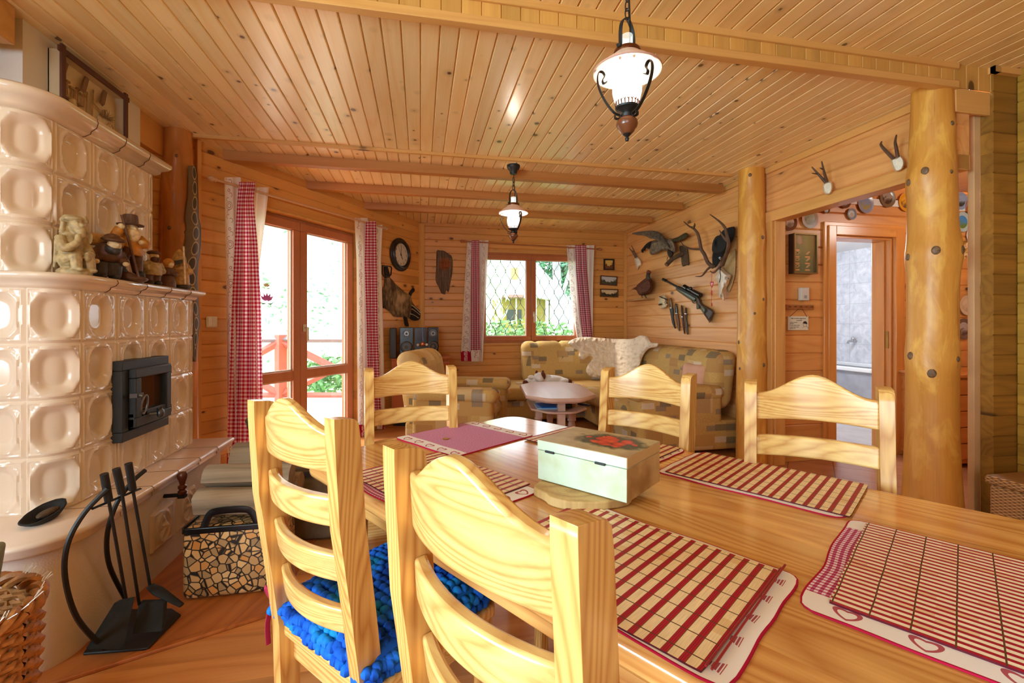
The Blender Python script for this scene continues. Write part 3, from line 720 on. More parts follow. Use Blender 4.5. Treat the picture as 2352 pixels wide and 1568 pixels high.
for i in (-1, 1):
    for j in (-1, 1):
        m = MB(); random.seed(i * 7 + j)
        m.lathe([(.042 + .004 * random.random(), z * .07) for z in range(0, 11)], 14, T(i * (hx - .15), j * (hy - .12), 0)); m.build('leg', M['log'], tb, local=True)

# ------------------------------------------------------------------ chairs
def make_chair():
    W = .1925
    root = thing('dining_chair', 'x', 'chair')
    py = lambda z: interp([(0, .045), (.25, .068), (.45, .062), (.62, .040), (.80, .014), (1.03, 0)], z)
    for sx in (-1, 1):
        m = MB(); xo, xi = sx * W, sx * (W - .036); zz = [0, .12, .25, .36, .45, .54, .62, .71, .80, .90, .985]
        rings = []
        dep = lambda z: interp([(0, .04), (.45, .056), (.8, .060), (1.03, .058)], z)
        for z in zz: rings.append([(xo, py(z), z), (xi, py(z), z), (xi, py(z) + dep(z), z), (xo, py(z) + dep(z), z)])
        for q in (0.35, .7, 1):                     # rounded head, higher at the back
            a = q * pi / 2; rings.append([(xo, py(1.0) + .0, 1.0 + .03 * min(1, q * 1.4)), (xi, py(1.0), 1.0 + .03 * min(1, q * 1.4)), (xi, py(1.) + .058 * (1 - .42 * q * q), 1.0 + .026 * sin(a)), (xo, py(1.) + .058 * (1 - .42 * q * q), 1.0 + .026 * sin(a))])
        vs = [[m.v(p) for p in r] for r in rings]
        for a, b in zip(vs, vs[1:]):
            for q in range(4): m.face([a[q], a[(q + 1) % 4], b[(q + 1) % 4], b[q]])
        m.face(vs[0][::-1]); m.face(vs[-1]); m.build('back_post', M['chair'], root, local=True, bevel=.006, bseg=3)
    def slat(zlo, zhi, name, crest=0.):
        m = MB(); xw = W - .034; th = .024
        def pt(u, w, side):
            x = -xw + 2 * xw * u; zt = zhi
            if crest: zt = zhi + crest * smooth01(1 - abs(u - .5) / .46)
            z = lerp(zlo + (-.0 if not crest else .006 * (1 - (2 * u - 1) ** 2)), zt, w)
            y = py(min(z, 1.03)) + .026 - .036 * (1 - (2 * u - 1) ** 2) + (th if side else 0); return (x, y, z)
        n = 20; A = [[m.v(pt(i / n, w, sd)) for (w, sd) in ((0, 0), (.5, 0), (1, 0), (1, 1), (.5, 1), (0, 1))] for i in range(n + 1)]
        for a, b in zip(A, A[1:]):
            for q in range(6): m.face([a[q], a[(q + 1) % 6], b[(q + 1) % 6], b[q]])
        m.face(A[0][::-1]); m.face(A[-1]); m.build(name, M['chair_x'], root, local=True, bevel=.006, bseg=3)
    slat(.905, .992, 'top_rail', .062)
    for a, b in ((.792, .856), (.668, .730), (.548, .606)): slat(a, b, 'slat')
    m = MB(); m.prism([(-.205, .075), (.205, .075), (.225, .46), (.20, .485), (-.20, .485), (-.225, .46)], .418, .450); m.build('seat', M['chair_x'], root, local=True, bevel=.008, bseg=3)
    m = MB(); m.mm((-.18, .10, .35), (.18, .118, .418)); m.mm((-.18, .435, .35), (.18, .453, .418)); m.mm((-.185, .10, .35), (-.167, .45, .418)); m.mm((.167, .10, .35), (.185, .45, .418)); m.build('seat_frame', M['chair_x'], root, local=True)
    for sx in (-1, 1):
        m = MB(); m.prism([(sx * .19 - .019, .43), (sx * .19 + .019, .43), (sx * .19 + .019, .468), (sx * .19 - .019, .468)], 0, .418); m.build('front_leg', M['chair'], root, local=True, bevel=.004)
        m = MB(); m.mm((sx * .18 - .01, .08, .16), (sx * .18 + .01, .45, .19)); m.build('stretcher', M['chair_x'], root, local=True, bevel=.003)
    return root
def chair_at(pl, pr, fwd):
    """pl, pr: outer ends of the back rail, as seen; fwd = +1 when the sitter faces away from us"""
    d = (V(pr) - V(pl)).normalized() * fwd; c = (V(pl) + V(pr)) / 2; return (c[0], c[1], 0), atan2(d.y, d.x)
CH = [((-.426, 1.227), (-.163, .929), 1, 'pine ladder-back chair with a blue crochet seat pad tied on'),
      ((-.059, .726), (.142, .399), 1, 'pine ladder-back chair closest to us, pushed in before the nearest bamboo mat'),
      ((-.2326, 1.985), (.146, 2.048), -1, 'pine chair at the head of the table, its back before the armchair'),
      ((.800, 1.833), (1.014, 1.518), -1, 'pine chair across the table, its back before the corner sofa'),
      ((1.088, 1.344), (1.370, 1.096), -1, 'pale pine chair across the table, its back before the bathroom doorway')]
first = make_chair(); chairs = []
for i, (a, b, f, lab) in enumerate(CH):
    loc, rz = chair_at(V(a + (0,)), V(b + (0,)), f)
    if i == 0: first.location = loc; first.rotation_euler = (0, 0, rz); first['label'] = lab; first['group'] = 'chairs round the dining table'; chairs.append(first)
    else: chairs.append(dup(first, loc, rz, lab, 'chairs round the dining table'))

# crochet seat pad on the first chair
loc, rz = chair_at(V(CH[0][0] + (0,)), V(CH[0][1] + (0,)), 1)
pad = thing('seat_pad', 'thick blue crocheted seat pad tied to the pine chair', 'cushion', (loc[0], loc[1], .4505), rz)
t = NT('blue_wool_yarn', .95, .1); n = t.noise(t.obj(), 9, 3); x, y, z = t.sep(t.obj())
col = t.ramp(n, [(.28, lin((22, 44, 70))), (.42, lin((20, 62, 150))), (.55, lin((36, 104, 214))), (.68, lin((30, 140, 200))), (.8, lin((20, 60, 130)))])
edge = t.remap(t.math('ADD', t.math('MULTIPLY', y, 1.), t.math('MULTIPLY', n, .12)), .49, .53)
col = t.mix(edge, col, t.ramp(t.noise(t.obj(), 16, 2), [(.35, lin((120, 30, 60))), (.5, lin((160, 60, 50))), (.65, lin((20, 110, 120)))])); t.col(col); M['yarn'] = t.m
m = MB(); random.seed(4)
def padz(x, y): return .026 + .055 * max(0, (1 - (abs(x) / .21) ** 4)) ** .5 * max(0, (1 - (abs(y - .29) / .215) ** 4)) ** .5
m.rbox((0, .29, .036), (.40, .41, .055), .024, 4)
for i in range(17):
    for j in range(17):
        x, y = -.20 + .025 * i + random.uniform(-.004, .004), .09 + .025 * j + random.uniform(-.004, .004)
        m.ball((x, y, padz(x, y) - .004), (.0155, .0145, .012), R(random.uniform(-.8, .8), 'Z'), 7, 5)
for k in range(150):
    q = k / 150 * 4; sgn = int(q); w = q - sgn
    x, y = ((-.205 + .41 * w, .075), (.205, .075 + .43 * w), (.205 - .41 * w, .505), (-.205, .505 - .43 * w))[sgn]
    for zz in (.018, .040): m.ball((x + random.uniform(-.006, .006), y + random.uniform(-.006, .006), zz + random.uniform(-.005, .005)), (.014, .014, .012), None, 7, 5)
m.build('crochet_cover', M['yarn'], pad, local=True)
m = MB(); m.rbox((0, .29, .009), (.375, .385, .016), .007, 3); m.build('pad_lining', plain('pink_check_lining', (196, 60, 104), .9), pad, local=True)
m = MB()
m.tube(spline([(-.19, .11, .02), (-.205, .09, .03), (-.215, .075, .035)], 5), .006, 6, flat=.4)
m.tube(spline([(-.215, .075, .035), (-.235, .065, .065), (-.222, .06, .075), (-.215, .072, .04)], 6), .006, 6, flat=.4)
m.tube(spline([(-.215, .075, .035), (-.232, .10, .055), (-.222, .105, .03), (-.213, .075, .035)], 6), .006, 6, flat=.4)
m.tube(spline([(-.215, .073, .035), (-.226, .066, -.02), (-.222, .066, -.075)], 6), .007, 6, flat=.35)
m.tube(spline([(-.215, .073, .035), (-.222, .086, -.03), (-.232, .09, -.09)], 6), .007, 6, flat=.35)
m.build('tie', plain('crimson_tape', (158, 14, 62), .8), pad, local=True)

# ------------------------------------------------------------------ place mats
def sheet(s0, s1, n0, n1, z, th, wob=.0, corner=.02, seed=0, mat=None, name='cloth', nu=26, nv=20, lift=()):
    """a thin flat sheet on the table, slightly wavy at the rim; uv in metres"""
    m = MB(); L, B = s1 - s0, n1 - n0
    def top(u, v, dz):
        x, y = (u - .5) * L, (v - .5) * B
        # rounded corners
        hx, hy = L / 2, B / 2; ex, ey = max(0, abs(x) - (hx - corner)), max(0, abs(y) - (hy - corner)); r = sqrt(ex * ex + ey * ey)
        if ex > 0 and ey > 0 and r > corner: f = corner / r; x = math.copysign(hx - corner + ex * f, x); y = math.copysign(hy - corner + ey * f, y)
        x += wob * .5 * noise.noise(V((v * 4, seed, 0))) * (1 if abs(u - .5) > .3 else 0) * abs(u - .5) * 2; y += wob * .5 * noise.noise(V((u * 4, seed, 5))) * abs(v - .5) * 2
        zz = dz
        for (lu, lv, lr, lz) in lift: zz += lz * math.exp(-((u - lu) ** 2 + (v - lv) ** 2) / lr ** 2)
        return (x, y, zz)
    def uvf(u, v): return (u * L, v * B)
    a = m.grid(lambda u, v: top(u, v, th), nu, nv, uvf=uvf); b = m.grid(lambda u, v: top(u, v, 0), nu, nv, uvf=uvf)
    for i in range(nu):
        m.face([a[i][0], b[i][0], b[i + 1][0], a[i + 1][0]]); m.face([a[i][nv], a[i + 1][nv], b[i + 1][nv], b[i][nv]])
    for j in range(nv):
        m.face([a[0][j], a[0][j + 1], b[0][j + 1], b[0][j]]); m.face([a[nu][j], b[nu][j], b[nu][j + 1], a[nu][j + 1]])
    return m
def lay(m, name, mat, s, n, z, rz, label, cat, group=None):
    o = m.build(name, mat); p = tab(s, n, z); o.location = p; o.rotation_euler = (0, 0, rz); tag(o, label, cat, group); _home[o.name] = p; return o
ZT = .7605
def cloth_mat(name, L, B, kind):
    """white cotton mat: gingham band along the middle, stitched red motifs and red binding at the rim"""
    t = NT(name, .9, .15); u, v, _ = t.sep(t.uv())
    col = lin((238, 232, 232))
    if kind == 'band':      # purple-red check in the middle, white ends
        a = t.math('GREATER_THAN', t.math('FRACT', t.math('DIVIDE', u, .011)), .5); b = t.math('GREATER_THAN', t.math('FRACT', t.math('DIVIDE', v, .011)), .5)
        g = t.ramp(t.math('MULTIPLY', t.math('ADD', a, b), .5), [(0, lin((236, 224, 234))), (.5, lin((196, 110, 150))), (1, lin((164, 40, 86)))])
        mid = t.math('LESS_THAN', t.math('ABSOLUTE', t.math('SUBTRACT', u, L / 2)), L / 2 - .062); col = t.mix(mid, col, g)
    if kind == 'weave':
        n = t.noise(t.comb(t.math('MULTIPLY', u, 260.), t.math('MULTIPLY', v, 340.), 0.), 1., 1)
        mid = t.math('LESS_THAN', t.math('ABSOLUTE', t.math('SUBTRACT', u, L / 2)), L / 2 - .058); col = t.mix(mid, col, t.mix(t.remap(n, .35, .65), lin((186, 104, 146)), lin((212, 160, 194))))
    # motifs near both short ends
    du = t.math('SUBTRACT', t.math('ABSOLUTE', t.math('SUBTRACT', u, L / 2)), L / 2 - .030); per = B / 5.2
    dv = t.math('MULTIPLY', t.math('SUBTRACT', t.math('FRACT', t.math('DIVIDE', v, per)), .5), per)
    if kind == 'trees':
        w = t.math('MULTIPLY', t.math('SUBTRACT', .022, t.math('ADD', du, .012)), .5)
        tri = t.math('MULTIPLY', t.math('LESS_THAN', t.math('ABSOLUTE', dv), t.math('MULTIPLY', t.math('ADD', du, .014), .5)), t.math('LESS_THAN', du, .012)); k = tri
        k = t.math('MULTIPLY', k, t.math('GREATER_THAN', t.math('FRACT', t.math('MULTIPLY', du, 220.)), .35))
    else:                   # hollow hearts
        ax = t.math('ABSOLUTE', dv); hh = t.math('SUBTRACT', du, t.math('MULTIPLY', ax, -.55))
        d = t.math('SQRT', t.math('ADD', t.math('MULTIPLY', t.math('MULTIPLY', dv, dv), .62), t.math('MULTIPLY', t.math('SUBTRACT', hh, .006), t.math('SUBTRACT', hh, .006))))
        k = t.math('LESS_THAN', t.math('ABSOLUTE', t.math('SUBTRACT', d, .0125)), .0026)
    col = t.mix(t.math('MULTIPLY', k, .9), col, lin((168, 30, 62)))
    rim = t.math('GREATER_THAN', t.math('MAXIMUM', t.math('ABSOLUTE', t.math('SUBTRACT', t.math('DIVIDE', u, L), .5)), t.math('ABSOLUTE', t.math('SUBTRACT', t.math('DIVIDE', v, B), .5))), .493)
    col = t.mix(rim, col, lin((172, 22, 58))); t.col(col); return t.m
STR = bamboo('striped_bamboo', (246, 220, 174), (172, 18, 44), .0258, .36, .044)
STF = bamboo('fine_striped_bamboo', (248, 230, 200), (190, 8, 60), .0158, .42, .048)
BG, CG = 'red striped bamboo place mats', 'cotton place mats under the bamboo'
for (name, s0, s1, n0, n1, cs0, cs1, cn0, cn1, kind, lb, lc) in (
    ('a', -1.305, -.862, .610, .935, -1.30, -.812, .584, .925, 'band', 'red striped bamboo mat half hidden behind the two nearest chair backs', 'checked cotton mat under the bamboo mat hidden by the nearest chair backs'),
    ('b', -.685, -.240, .588, .930, -.678, -.205, .583, .945, 'trees', 'red striped bamboo mat beside the closest chair post, loose sticks at one end', 'white cotton mat with little red trees under the bamboo beside the closest chair'),
    ('c', -.645, -.187, 1.305, 1.598, -.668, -.195, 1.288, 1.59, 'trees', 'red striped bamboo mat in front of the pale chair by the bathroom doorway', 'cotton mat edging out below the bamboo mat before the pale chair'),
    ('d', -1.215, -.722, 1.28, 1.585, -1.20, -.702, 1.29, 1.592, 'band', 'red striped bamboo mat mostly hidden behind the painted wooden box', 'white cotton mat peeping out behind the painted wooden box')):
    L, B = cs1 - cs0, cn1 - cn0
    lay(sheet(cs0, cs1, cn0, cn1, 0, .003, .012, .03, 3), 'cotton_mat', cloth_mat('cotton_' + kind + name, L, B, kind), (cs0 + cs1) / 2, (cn0 + cn1) / 2, ZT, TRZ, lc, 'place mat', CG)
    m = sheet(s0, s1, n0, n1, 0, .003, .004, .004, 7)
    bm_ = lay(m, 'bamboo_mat', STR, (s0 + s1) / 2, (n0 + n1) / 2, ZT + .0034, TRZ, lb, 'place mat', BG)
    if name == 'b':
        for k in range(2):
            st_ = MB(); st_.tube([(.223 + .008 * k, -.16, .005), (.226 + .004 * k, .175 + .012 * k, .006 + .003 * k)], .0018, 6); st_.build('loose_stick', plain('red_bamboo_stick', (150, 30, 40), .5), bm_, local=True)
# the mat lying crosswise, finer stripes (slats along the table)
m = sheet(0, .465, 0, .47, 0, .003, .012, .03, 3); L, B = .465, .47
lay(m, 'cotton_mat', cloth_mat('cotton_crosswise', L, B, 'band'), .045, 1.072, ZT, TRZ + pi / 2, 'checked cotton mat with stitched hearts under the fine striped bamboo mat', 'place mat', CG)
m = sheet(0, .415, 0, .46, 0, .003, .004, .004, 7)
lay(m, 'bamboo_mat', STF, .075, 1.090, ZT + .0034, TRZ + pi / 2, 'fine striped bamboo mat lying crosswise, cut off by the picture edge', 'place mat', BG)
# woven raspberry mat with hearts, and a button lying on it
m = sheet(0, .415, 0, .375, 0, .004, .008, .02, 1)
o = m.build('cotton_mat', cloth_mat('raspberry_weave', .415, .375, 'weave')); o.location = (.176, 1.812, ZT); o.rotation_euler = (0, 0, radians(35)); tag(o, 'raspberry woven mat with white heart borders by the head of the table', 'place mat', CG)
c = onZ(1024, 1008, ZT + .0045); m = MB(); m.lathe([(.0, 0), (.012, 0), (.013, .0015), (.012, .003), (0, .003)], 16, T(c.x, c.y, ZT + .0042))
single(m, 'coin', M['brass'], 'small brown coin lying on the raspberry mat', 'coin')

# ------------------------------------------------------------------ painted wooden box on a slice of log
bx = V((.481, 1.172, .786)); ba = atan2(-.785, .62)
box = thing('keepsake_box', 'wooden box with a pale green lit side and red poppies painted on its lid', 'box', bx, ba)
t = NT('box_lit_and_shaded', .45); n = t.noise(t.obj(), 12, 4); x, y, z = t.sep(t.obj())
mint = t.mix(t.remap(n, .45, .75), lin((212, 232, 210)), lin((190, 200, 154))); tan = t.mix(t.remap(n, .35, .7), lin((206, 178, 128)), lin((150, 112, 66)))
t.col(t.mix(t.math('GREATER_THAN', x, .1325), mint, tan)); M['mint'] = t.m  # light and shade put into the colour: greenish lit sides, tan shaded end
t = NT('poppy_lid_paint', .4); o_ = t.obj(); x, y, z = t.sep(o_); n = t.noise(o_, 14, 4)
col = t.mix(t.remap(n, .35, .65), lin((196, 180, 136)), lin((168, 138, 96)))
dx, dy = t.math('SUBTRACT', x, .035), t.math('SUBTRACT', y, .012)
d = t.math('SQRT', t.math('ADD', t.math('MULTIPLY', t.math('MULTIPLY', dx, dx), .45), t.math('MULTIPLY', dy, dy)))
d = t.math('ADD', d, t.math('MULTIPLY', t.math('SUBTRACT', t.noise(o_, 40, 3), .5), .05))
col = t.mix(t.remap(d, .075, .055), col, lin((70, 72, 44)))
vo = t.n('ShaderNodeTexVoronoi'); t.L.new(o_, vo.inputs['Vector']); vo.inputs['Scale'].default_value = 34
petal = t.math('MULTIPLY', t.math('LESS_THAN', vo.outputs['Distance'], .62), t.math('LESS_THAN', d, .047))
col = t.mix(petal, col, t.mix(t.remap(vo.outputs['Distance'], .1, .6), lin((236, 96, 54)), lin((186, 34, 18))))
up = t.math('GREATER_THAN', z, .1085); side = t.mix(t.math('GREATER_THAN', x, .1325), mint_ := lin((212, 232, 210)), lin((200, 170, 120)))  # lid edges repeat the lit and shaded tones of the box
t.col(t.mix(up, side, col)); M['poppy'] = t.m
m = MB(); m.mm((-.134, -.0995, 0), (.134, .0995, .081)); m.build('box_body', M['mint'], box, local=True, bevel=.002)
m = MB(); m.mm((-.135, -.1005, .0825), (.135, .1005, .110)); m.build('lid', M['poppy'], box, local=True, bevel=.002)
for x in (-.092, .062):
    m = MB(); m.mm((x - .014, -.1035, .079), (x + .014, -.1, .085)); m.tube([(x - .014, -.1025, .082), (x + .014, -.1025, .082)], .0026, 8); m.build('hinge', M['iron'], box, local=True)
m = MB(); m.mm((-.014, .1, .076), (.014, .106, .09)); m.build('clasp', M['iron'], box, local=True)
m = MB(); random.seed(3); m.prism([((.118 + .014 * noise.noise(V((cos(a) * 2, sin(a) * 2, 1)))) * cos(a) * 1.12, (.112 + .012 * noise.noise(V((cos(a) * 2, sin(a) * 2, 4)))) * sin(a)) for a in [2 * pi * i / 40 for i in range(40)]], 0, .023, T(.432, 1.145, .7606))
single(m, 'wood_slice', wood('slice_of_log', (214, 180, 120), (166, 124, 70), axis=2, knots=0, rough=.7, rings=14), 'rough slice of log under the painted box', 'trivet', bevel=.004)
# ------------------------------------------------------------------ tiled stove
LX, LY0, LY1 = -1.37, 2.165, 3.08        # lower body: front plane, start of the flat run, far end
UX, UY0, UY1 = -1.49, 2.20, 2.90         # upper body
stove = thing('tiled_stove', 'tall cream tiled stove with a heating bench and black iron door', 'stove', (-1.6, 2.6, 0))
def path(X, Y0, Y1, r, off=0.):
    """wall line of the stove from left (facing us) round the corner to the far end; returns f(s) -> point, normal"""
    Lf, La = 1.1, r * pi / 2
    def f(q):
        if q < 0: return V((X - r + q, Y0 - r, 0)), V((0, -1, 0))
        if q < La:
            a = -pi / 2 + q / r; n = V((cos(a), sin(a), 0)); return V((X - r, Y0, 0)) + n * r, n
        return V((X, Y0 + q - La, 0)), V((1, 0, 0))
    return f, La
def tile_h(u, v, wide):
    """relief of one moulded tile: joint, double moulding and a rounded dish"""
    e = min(u, 1 - u, v, 1 - v); h = 0
    h += .004 * smooth01(e / .012) ; h += .0045 * math.exp(-((e - .055) / .018) ** 2) + .0035 * math.exp(-((e - .10) / .014) ** 2)
    a, b = (.36 if wide else .30), .385; p = 3.0 if wide else 2.5
    d = (abs((u - .5) / a) ** p + abs((v - .5) / b) ** p) ** (1 / p)
    if d < 1.04: h -= .021 * smooth01((1.04 - d) / .42)
    h += .006 * math.exp(-((d - 1.10) / .085) ** 2); return h
def tiles(mb, f, q0, w, ncol, zt, rows, hgt, wide=False, zb=None, n=38):
    for c in range(ncol):
        for r in range(rows):
            z1 = zt - r * hgt; z0 = z1 - hgt
            def g(u, v):
                p, nn = f(q0 + (c + u) * w); return p + nn * tile_h(u, v, wide) + V((0, 0, z0 + v * hgt))
            mb.grid(g, n, n)
m = MB(); fl, La = path(LX, LY0, LY1, .107)
tiles(m, fl, La, .22, 4, 1.36, 4, .22); tiles(m, fl, 0, La, 1, 1.36, 4, .22, True); tiles(m, fl, -.44, .22, 2, 1.36, 4, .22, True)
tiles(m, fl, La + .88, .035, 1, 1.36, 4, .22, False)
m.build('lower_tiles', M['tile'], stove, smooth=50)
m = MB(); fu, Lb = path(UX, UY0, UY1, .107)
tiles(m, fu, Lb, .22, 3, 2.06, 3, .22); tiles(m, fu, 0, Lb, 1, 2.06, 3, .22, True); tiles(m, fu, -.44, .22, 2, 2.06, 3, .22, True); tiles(m, fu, Lb + .66, .035, 1, 2.06, 3, .22, False)
m.build('upper_tiles', M['tile'], stove, smooth=50)
def outline(X, Y0, Y1, r, o, xb=-1.93):
    """plan outline grown by o"""
    c = V((X - r, Y0, 0)); R_ = r + o
    return [(xb, Y0 - R_)] + [(c.x + R_ * cos(-pi / 2 + pi / 2 * i / 10), c.y + R_ * sin(-pi / 2 + pi / 2 * i / 10)) for i in range(11)] + [(X + o, Y1 + o), (xb, Y1 + o)]
m = MB(); m.prism(outline(LX, LY0, LY1 - .03, .107, -.034), .44, 1.37); m.prism(outline(UX, UY0, UY1 - .03, .107, -.034), 1.36, 2.07); m.build('core', M['joint'], stove)
def cornice(name, X, Y0, Y1, r, z0, prof, seams):
    m = MB(); P = [outline(X, Y0, Y1, r, o) for o, z in prof]
    R_ = [[m.v((p[0], p[1], z0 + z)) for p in pp] for pp, (o, z) in zip(P, prof)]
    n = len(P[0])
    for a, b in zip(R_, R_[1:]):
        for i in range(n): m.face([a[i], a[(i + 1) % n], b[(i + 1) % n], b[i]])
    m.face(R_[0][::-1]); m.face(R_[-1]); o = m.build(name, M['tile'], stove, smooth=60)
    for y in seams:
        k = MB(); off = [(X + oo + .0012, y + (.012 * sin(zz * 60)), z0 + zz) for oo, zz in prof[:-1]] + [(X - .02, y + .02, z0 + prof[-1][1] + .001)]
        k.tube(off, .0018, 4); k.build('joint', M['joint'], o)
cornice('shelf_cornice', LX, LY0, LY1, .107, 1.352, [(0, 0), (.012, .004), (.022, .014), (.024, .024), (.044, .032), (.056, .044), (.056, .054), (.046, .062)], (2.30, 2.52, 2.74, 2.95))
cornice('top_cornice', UX, UY0, UY1, .107, 2.052, [(0, 0), (.014, .004), (.030, .018), (.032, .030), (.056, .044), (.07, .062), (.07, .078), (.058, .088)], (2.36, 2.56, 2.76))
# heating bench
def bench(o): return outline(-1.24, 1.97, 3.16, .15, o)
m = MB(); m.prism(bench(0), 0, .445); m.build('plinth', M['plaster'], stove)
prof = [(.0, .425), (.04, .430), (.05, .44), (.05, .455), (.058, .462), (.058, .474), (.048, .482)]
m = MB(); R_ = [[m.v((p[0], p[1], z)) for p in bench(o)] for o, z in prof]; n = len(R_[0])
for a, b in zip(R_, R_[1:]):
    for i in range(n): m.face([a[i], a[(i + 1) % n], b[(i + 1) % n], b[i]])
m.face(R_[0][::-1]); m.face(R_[-1]); bs = m.build('bench_slab', M['tile_flat'], stove, smooth=60)
for y in (2.1, 2.32, 2.54, 2.76, 2.98):
    k = MB(); k.mm((-1.38, y - .0012, .481), (-1.19, y + .0012, .4828)); k.tube([(-1.182, y, z) for z in (.462, .474)] + [(-1.19, y, .482)], .0014, 4); k.tube([(-1.19, y, .44), (-1.19, y, .456)], .0014, 4); k.build('joint', M['joint'], bs)
# relief tiles on the plinth
for y0 in (2.40, 2.63):
    m = MB(); zz = .135; s_ = .185
    def g(u, v):
        e = min(u, 1 - u, v, 1 - v); h = .010 * smooth01(e / .02) + .004 * math.exp(-((e - .07) / .02) ** 2)
        x, y = u - .5, v - .5; r = sqrt((x / .30) ** 2 + (y / .38) ** 2); a = atan2(y, x)
        h += .009 * math.exp(-((r - 1) / .14) ** 2)
        if r < 1: h += .008 * sin(6 * r + 2 * a) * (1 - r)
        sw = sin(9 * y + 1.2); h += .014 * math.exp(-((x - .09 * sw) / .06) ** 2) * (1 if abs(y) < .33 else 0) * (1 - (y / .34) ** 2)
        return (-1.24 + h, y0 + u * s_, zz + v * s_)
    m.grid(g, 40, 40); m.build('relief_tile', M['tile_flat'], stove, smooth=60)
# turned damper handle
m = MB(); m.tube([(-1.245, 2.52, .365), (-1.16, 2.52, .365)], .010, 8); m.mm((-1.175, 2.505, .352), (-1.145, 2.535, .366)); m.build('damper_rod', M['iron_dark'], stove)
m = MB(); m.lathe([(.012, .366), (.018, .372), (.02, .384), (.012, .392), (.019, .400), (.019, .410), (.011, .416), (.014, .43), (.021, .452), (.022, .468), (.016, .478), (0, .48)], 16, T(-1.16, 2.52, 0)); m.build('damper_handle', plain('turned_dark_wood', (92, 40, 20), .3), stove)
# fire door
dy0, dy1, dz0, dz1 = 2.35, 2.735, .675, 1.045; x0 = LX + .012
m = MB(); Fm = axes((x0, 0, 0), (0, 1, 0), (1, 0, 0), (0, 0, 1)); frame_rect(m, dy0, dy1, dz0, dz1, .045, -.03, .035, Fm); fd = m.build('door_frame', M['iron'], stove, bevel=.004)
m = MB(); frame_rect(m, dy0 + .05, dy1 - .03, dz0 + .055, dz1 - .04, .045, .0, .062, Fm); m.M = Fm; m.mm((dy0 + .05, .0, dz0 + .055), (dy1 - .03, .056, dz0 + .125)); m.build('door_leaf', M['iron'], fd, bevel=.005)
m = MB(); m.M = Fm; m.mm((dy0 + .09, .028, dz0 + .12), (dy1 - .07, .032, dz1 - .08)); m.build('door_glass', M['dark_glass'], fd)
m = MB(); m.M = Fm
for k in (.035, .065, .16, .19): m.mm((dy0 + .072 + k, .055, dz0 + .085), (dy0 + .080 + k, .0585, dz0 + .115))
m.build('air_slot', M['black'], fd)
m = MB(); m.M = Fm; m.tube([(dy0 + .165, .056, dz0 + .098), (dy0 + .18, .085, dz0 + .098)], .009, 8); m.ball((dy0 + .186, .095, dz0 + .098), (.02, .016, .024)); m.build('air_knob', plain('blackened_steel', (92, 94, 98), .35, metal=.8), fd)
m = MB(); m.M = Fm; m.box((dy0 + .040, .07, .885), (.05, .03, .02)); m.tube([(dy0 + .035, .08, .885), (dy0 + .035, .10, .880)], .009, 8)
m.tube([(dy0 + .036 + .022 * sin(a), .104 - .006 * cos(a), .842 - .042 * cos(a) + .0) for a in [2 * pi * i / 24 for i in range(25)]], .0045, 8); m.build('ring_latch', plain('worn_steel', (120, 122, 126), .3, metal=.9), fd)
m = MB(); m.M = Fm
for z in (dz0 + .09, dz1 - .075): m.tube([(dy1 - .012, .045, z - .02), (dy1 - .012, .045, z + .02)], .008, 8)
m.build('door_hinge', M['iron'], fd)

# ---- things on and around the stove ---------------------------------------
# framed workshop diorama on the chimney
dx = -1.72; dA = onX(160, 248, -1.60); y0, y1, z0, z1 = 2.50, 3.00, 2.235, 2.525
di = thing('workshop_diorama', 'brown framed glass case with a tiny old workshop inside, hung on the chimney', 'picture', (dx, (y0 + y1) / 2, z0))
Dm = axes((dx, 0, 0), (0, 1, 0), (.62, 0, 0), (0, 0, 1))
m = MB(); frame_rect(m, y0 + .012, y1 - .012, z0 + .012, z1 - .012, .012, -.02, .085, Dm); m.build('case', plain('case_cream', (206, 186, 150), .6), di)
m = MB(); m.M = Dm; m.mm((y0 + .012, .002, z0 + .012), (y1 - .012, .010, z1 - .012)); m.build('back_panel', plain('case_back', (244, 224, 180), .7, var=.12, vscale=12), di)
m = MB(); m.M = Dm
m.mm((y0 - .01, .085, z0), (y1 + .01, .101, z0 + .028)); m.mm((y0 - .01, .085, z1 - .028), (y1 + .01, .101, z1)); m.mm((y0 + .004, .084, z0 - .014), (y0 + .030, .103, z1 + .014)); m.mm((y1 - .030, .084, z0 - .014), (y1 - .004, .103, z1 + .014)); m.build('frame', plain('dark_frame', (92, 50, 34), .5, var=.2), di, bevel=.002)
m = MB(); m.M = Dm
for k in range(3): m.tube([(y0 + .11 + .14 * k, .012, z1 - .03), (y0 + .04 + .14 * k, .06, z1 - .125)], .016, 4)
m.build('rafter', plain('tiny_rafter', (140, 96, 66), .7), di)
random.seed(11); toolm = plain('tiny_tools', (172, 130, 80), .7, var=.4, vscale=60)
for k in range(9):
    m = MB(); m.M = Dm; yy = y0 + .05 + .022 * k; h = random.uniform(.05, .1)
    m.tube([(yy, .02, z0 + .13 - h * .5), (yy + random.uniform(-.008, .008), .022, z0 + .13 + h * .5)], random.uniform(.003, .006), 6); m.box((yy, .024, z0 + .13 + h * .5), (.022, .012, .010)); m.build('tiny_tool', toolm, di)
m = MB(); m.M = Dm; m.mm((y0 + .03, .015, z0 + .085), (y0 + .19, .06, z0 + .093))
for q in (.04, .17): m.tube([(y0 + q, .03, z0 + .03), (y0 + q, .03, z0 + .09)], .004, 6)
m.build('tiny_bench', toolm, di)
m = MB(); m.M = Dm; m.lathe([(.02, 0), (.024, .03), (.018, .06)], 12, T(y0 + .12, .05, z0 + .03)); m.lathe([(.016, 0), (.018, .05), (.01, .06)], 12, T(y0 + .31, .05, z0 + .03)); m.build('tiny_barrel', plain('tiny_barrel', (222, 200, 160), .6), di)
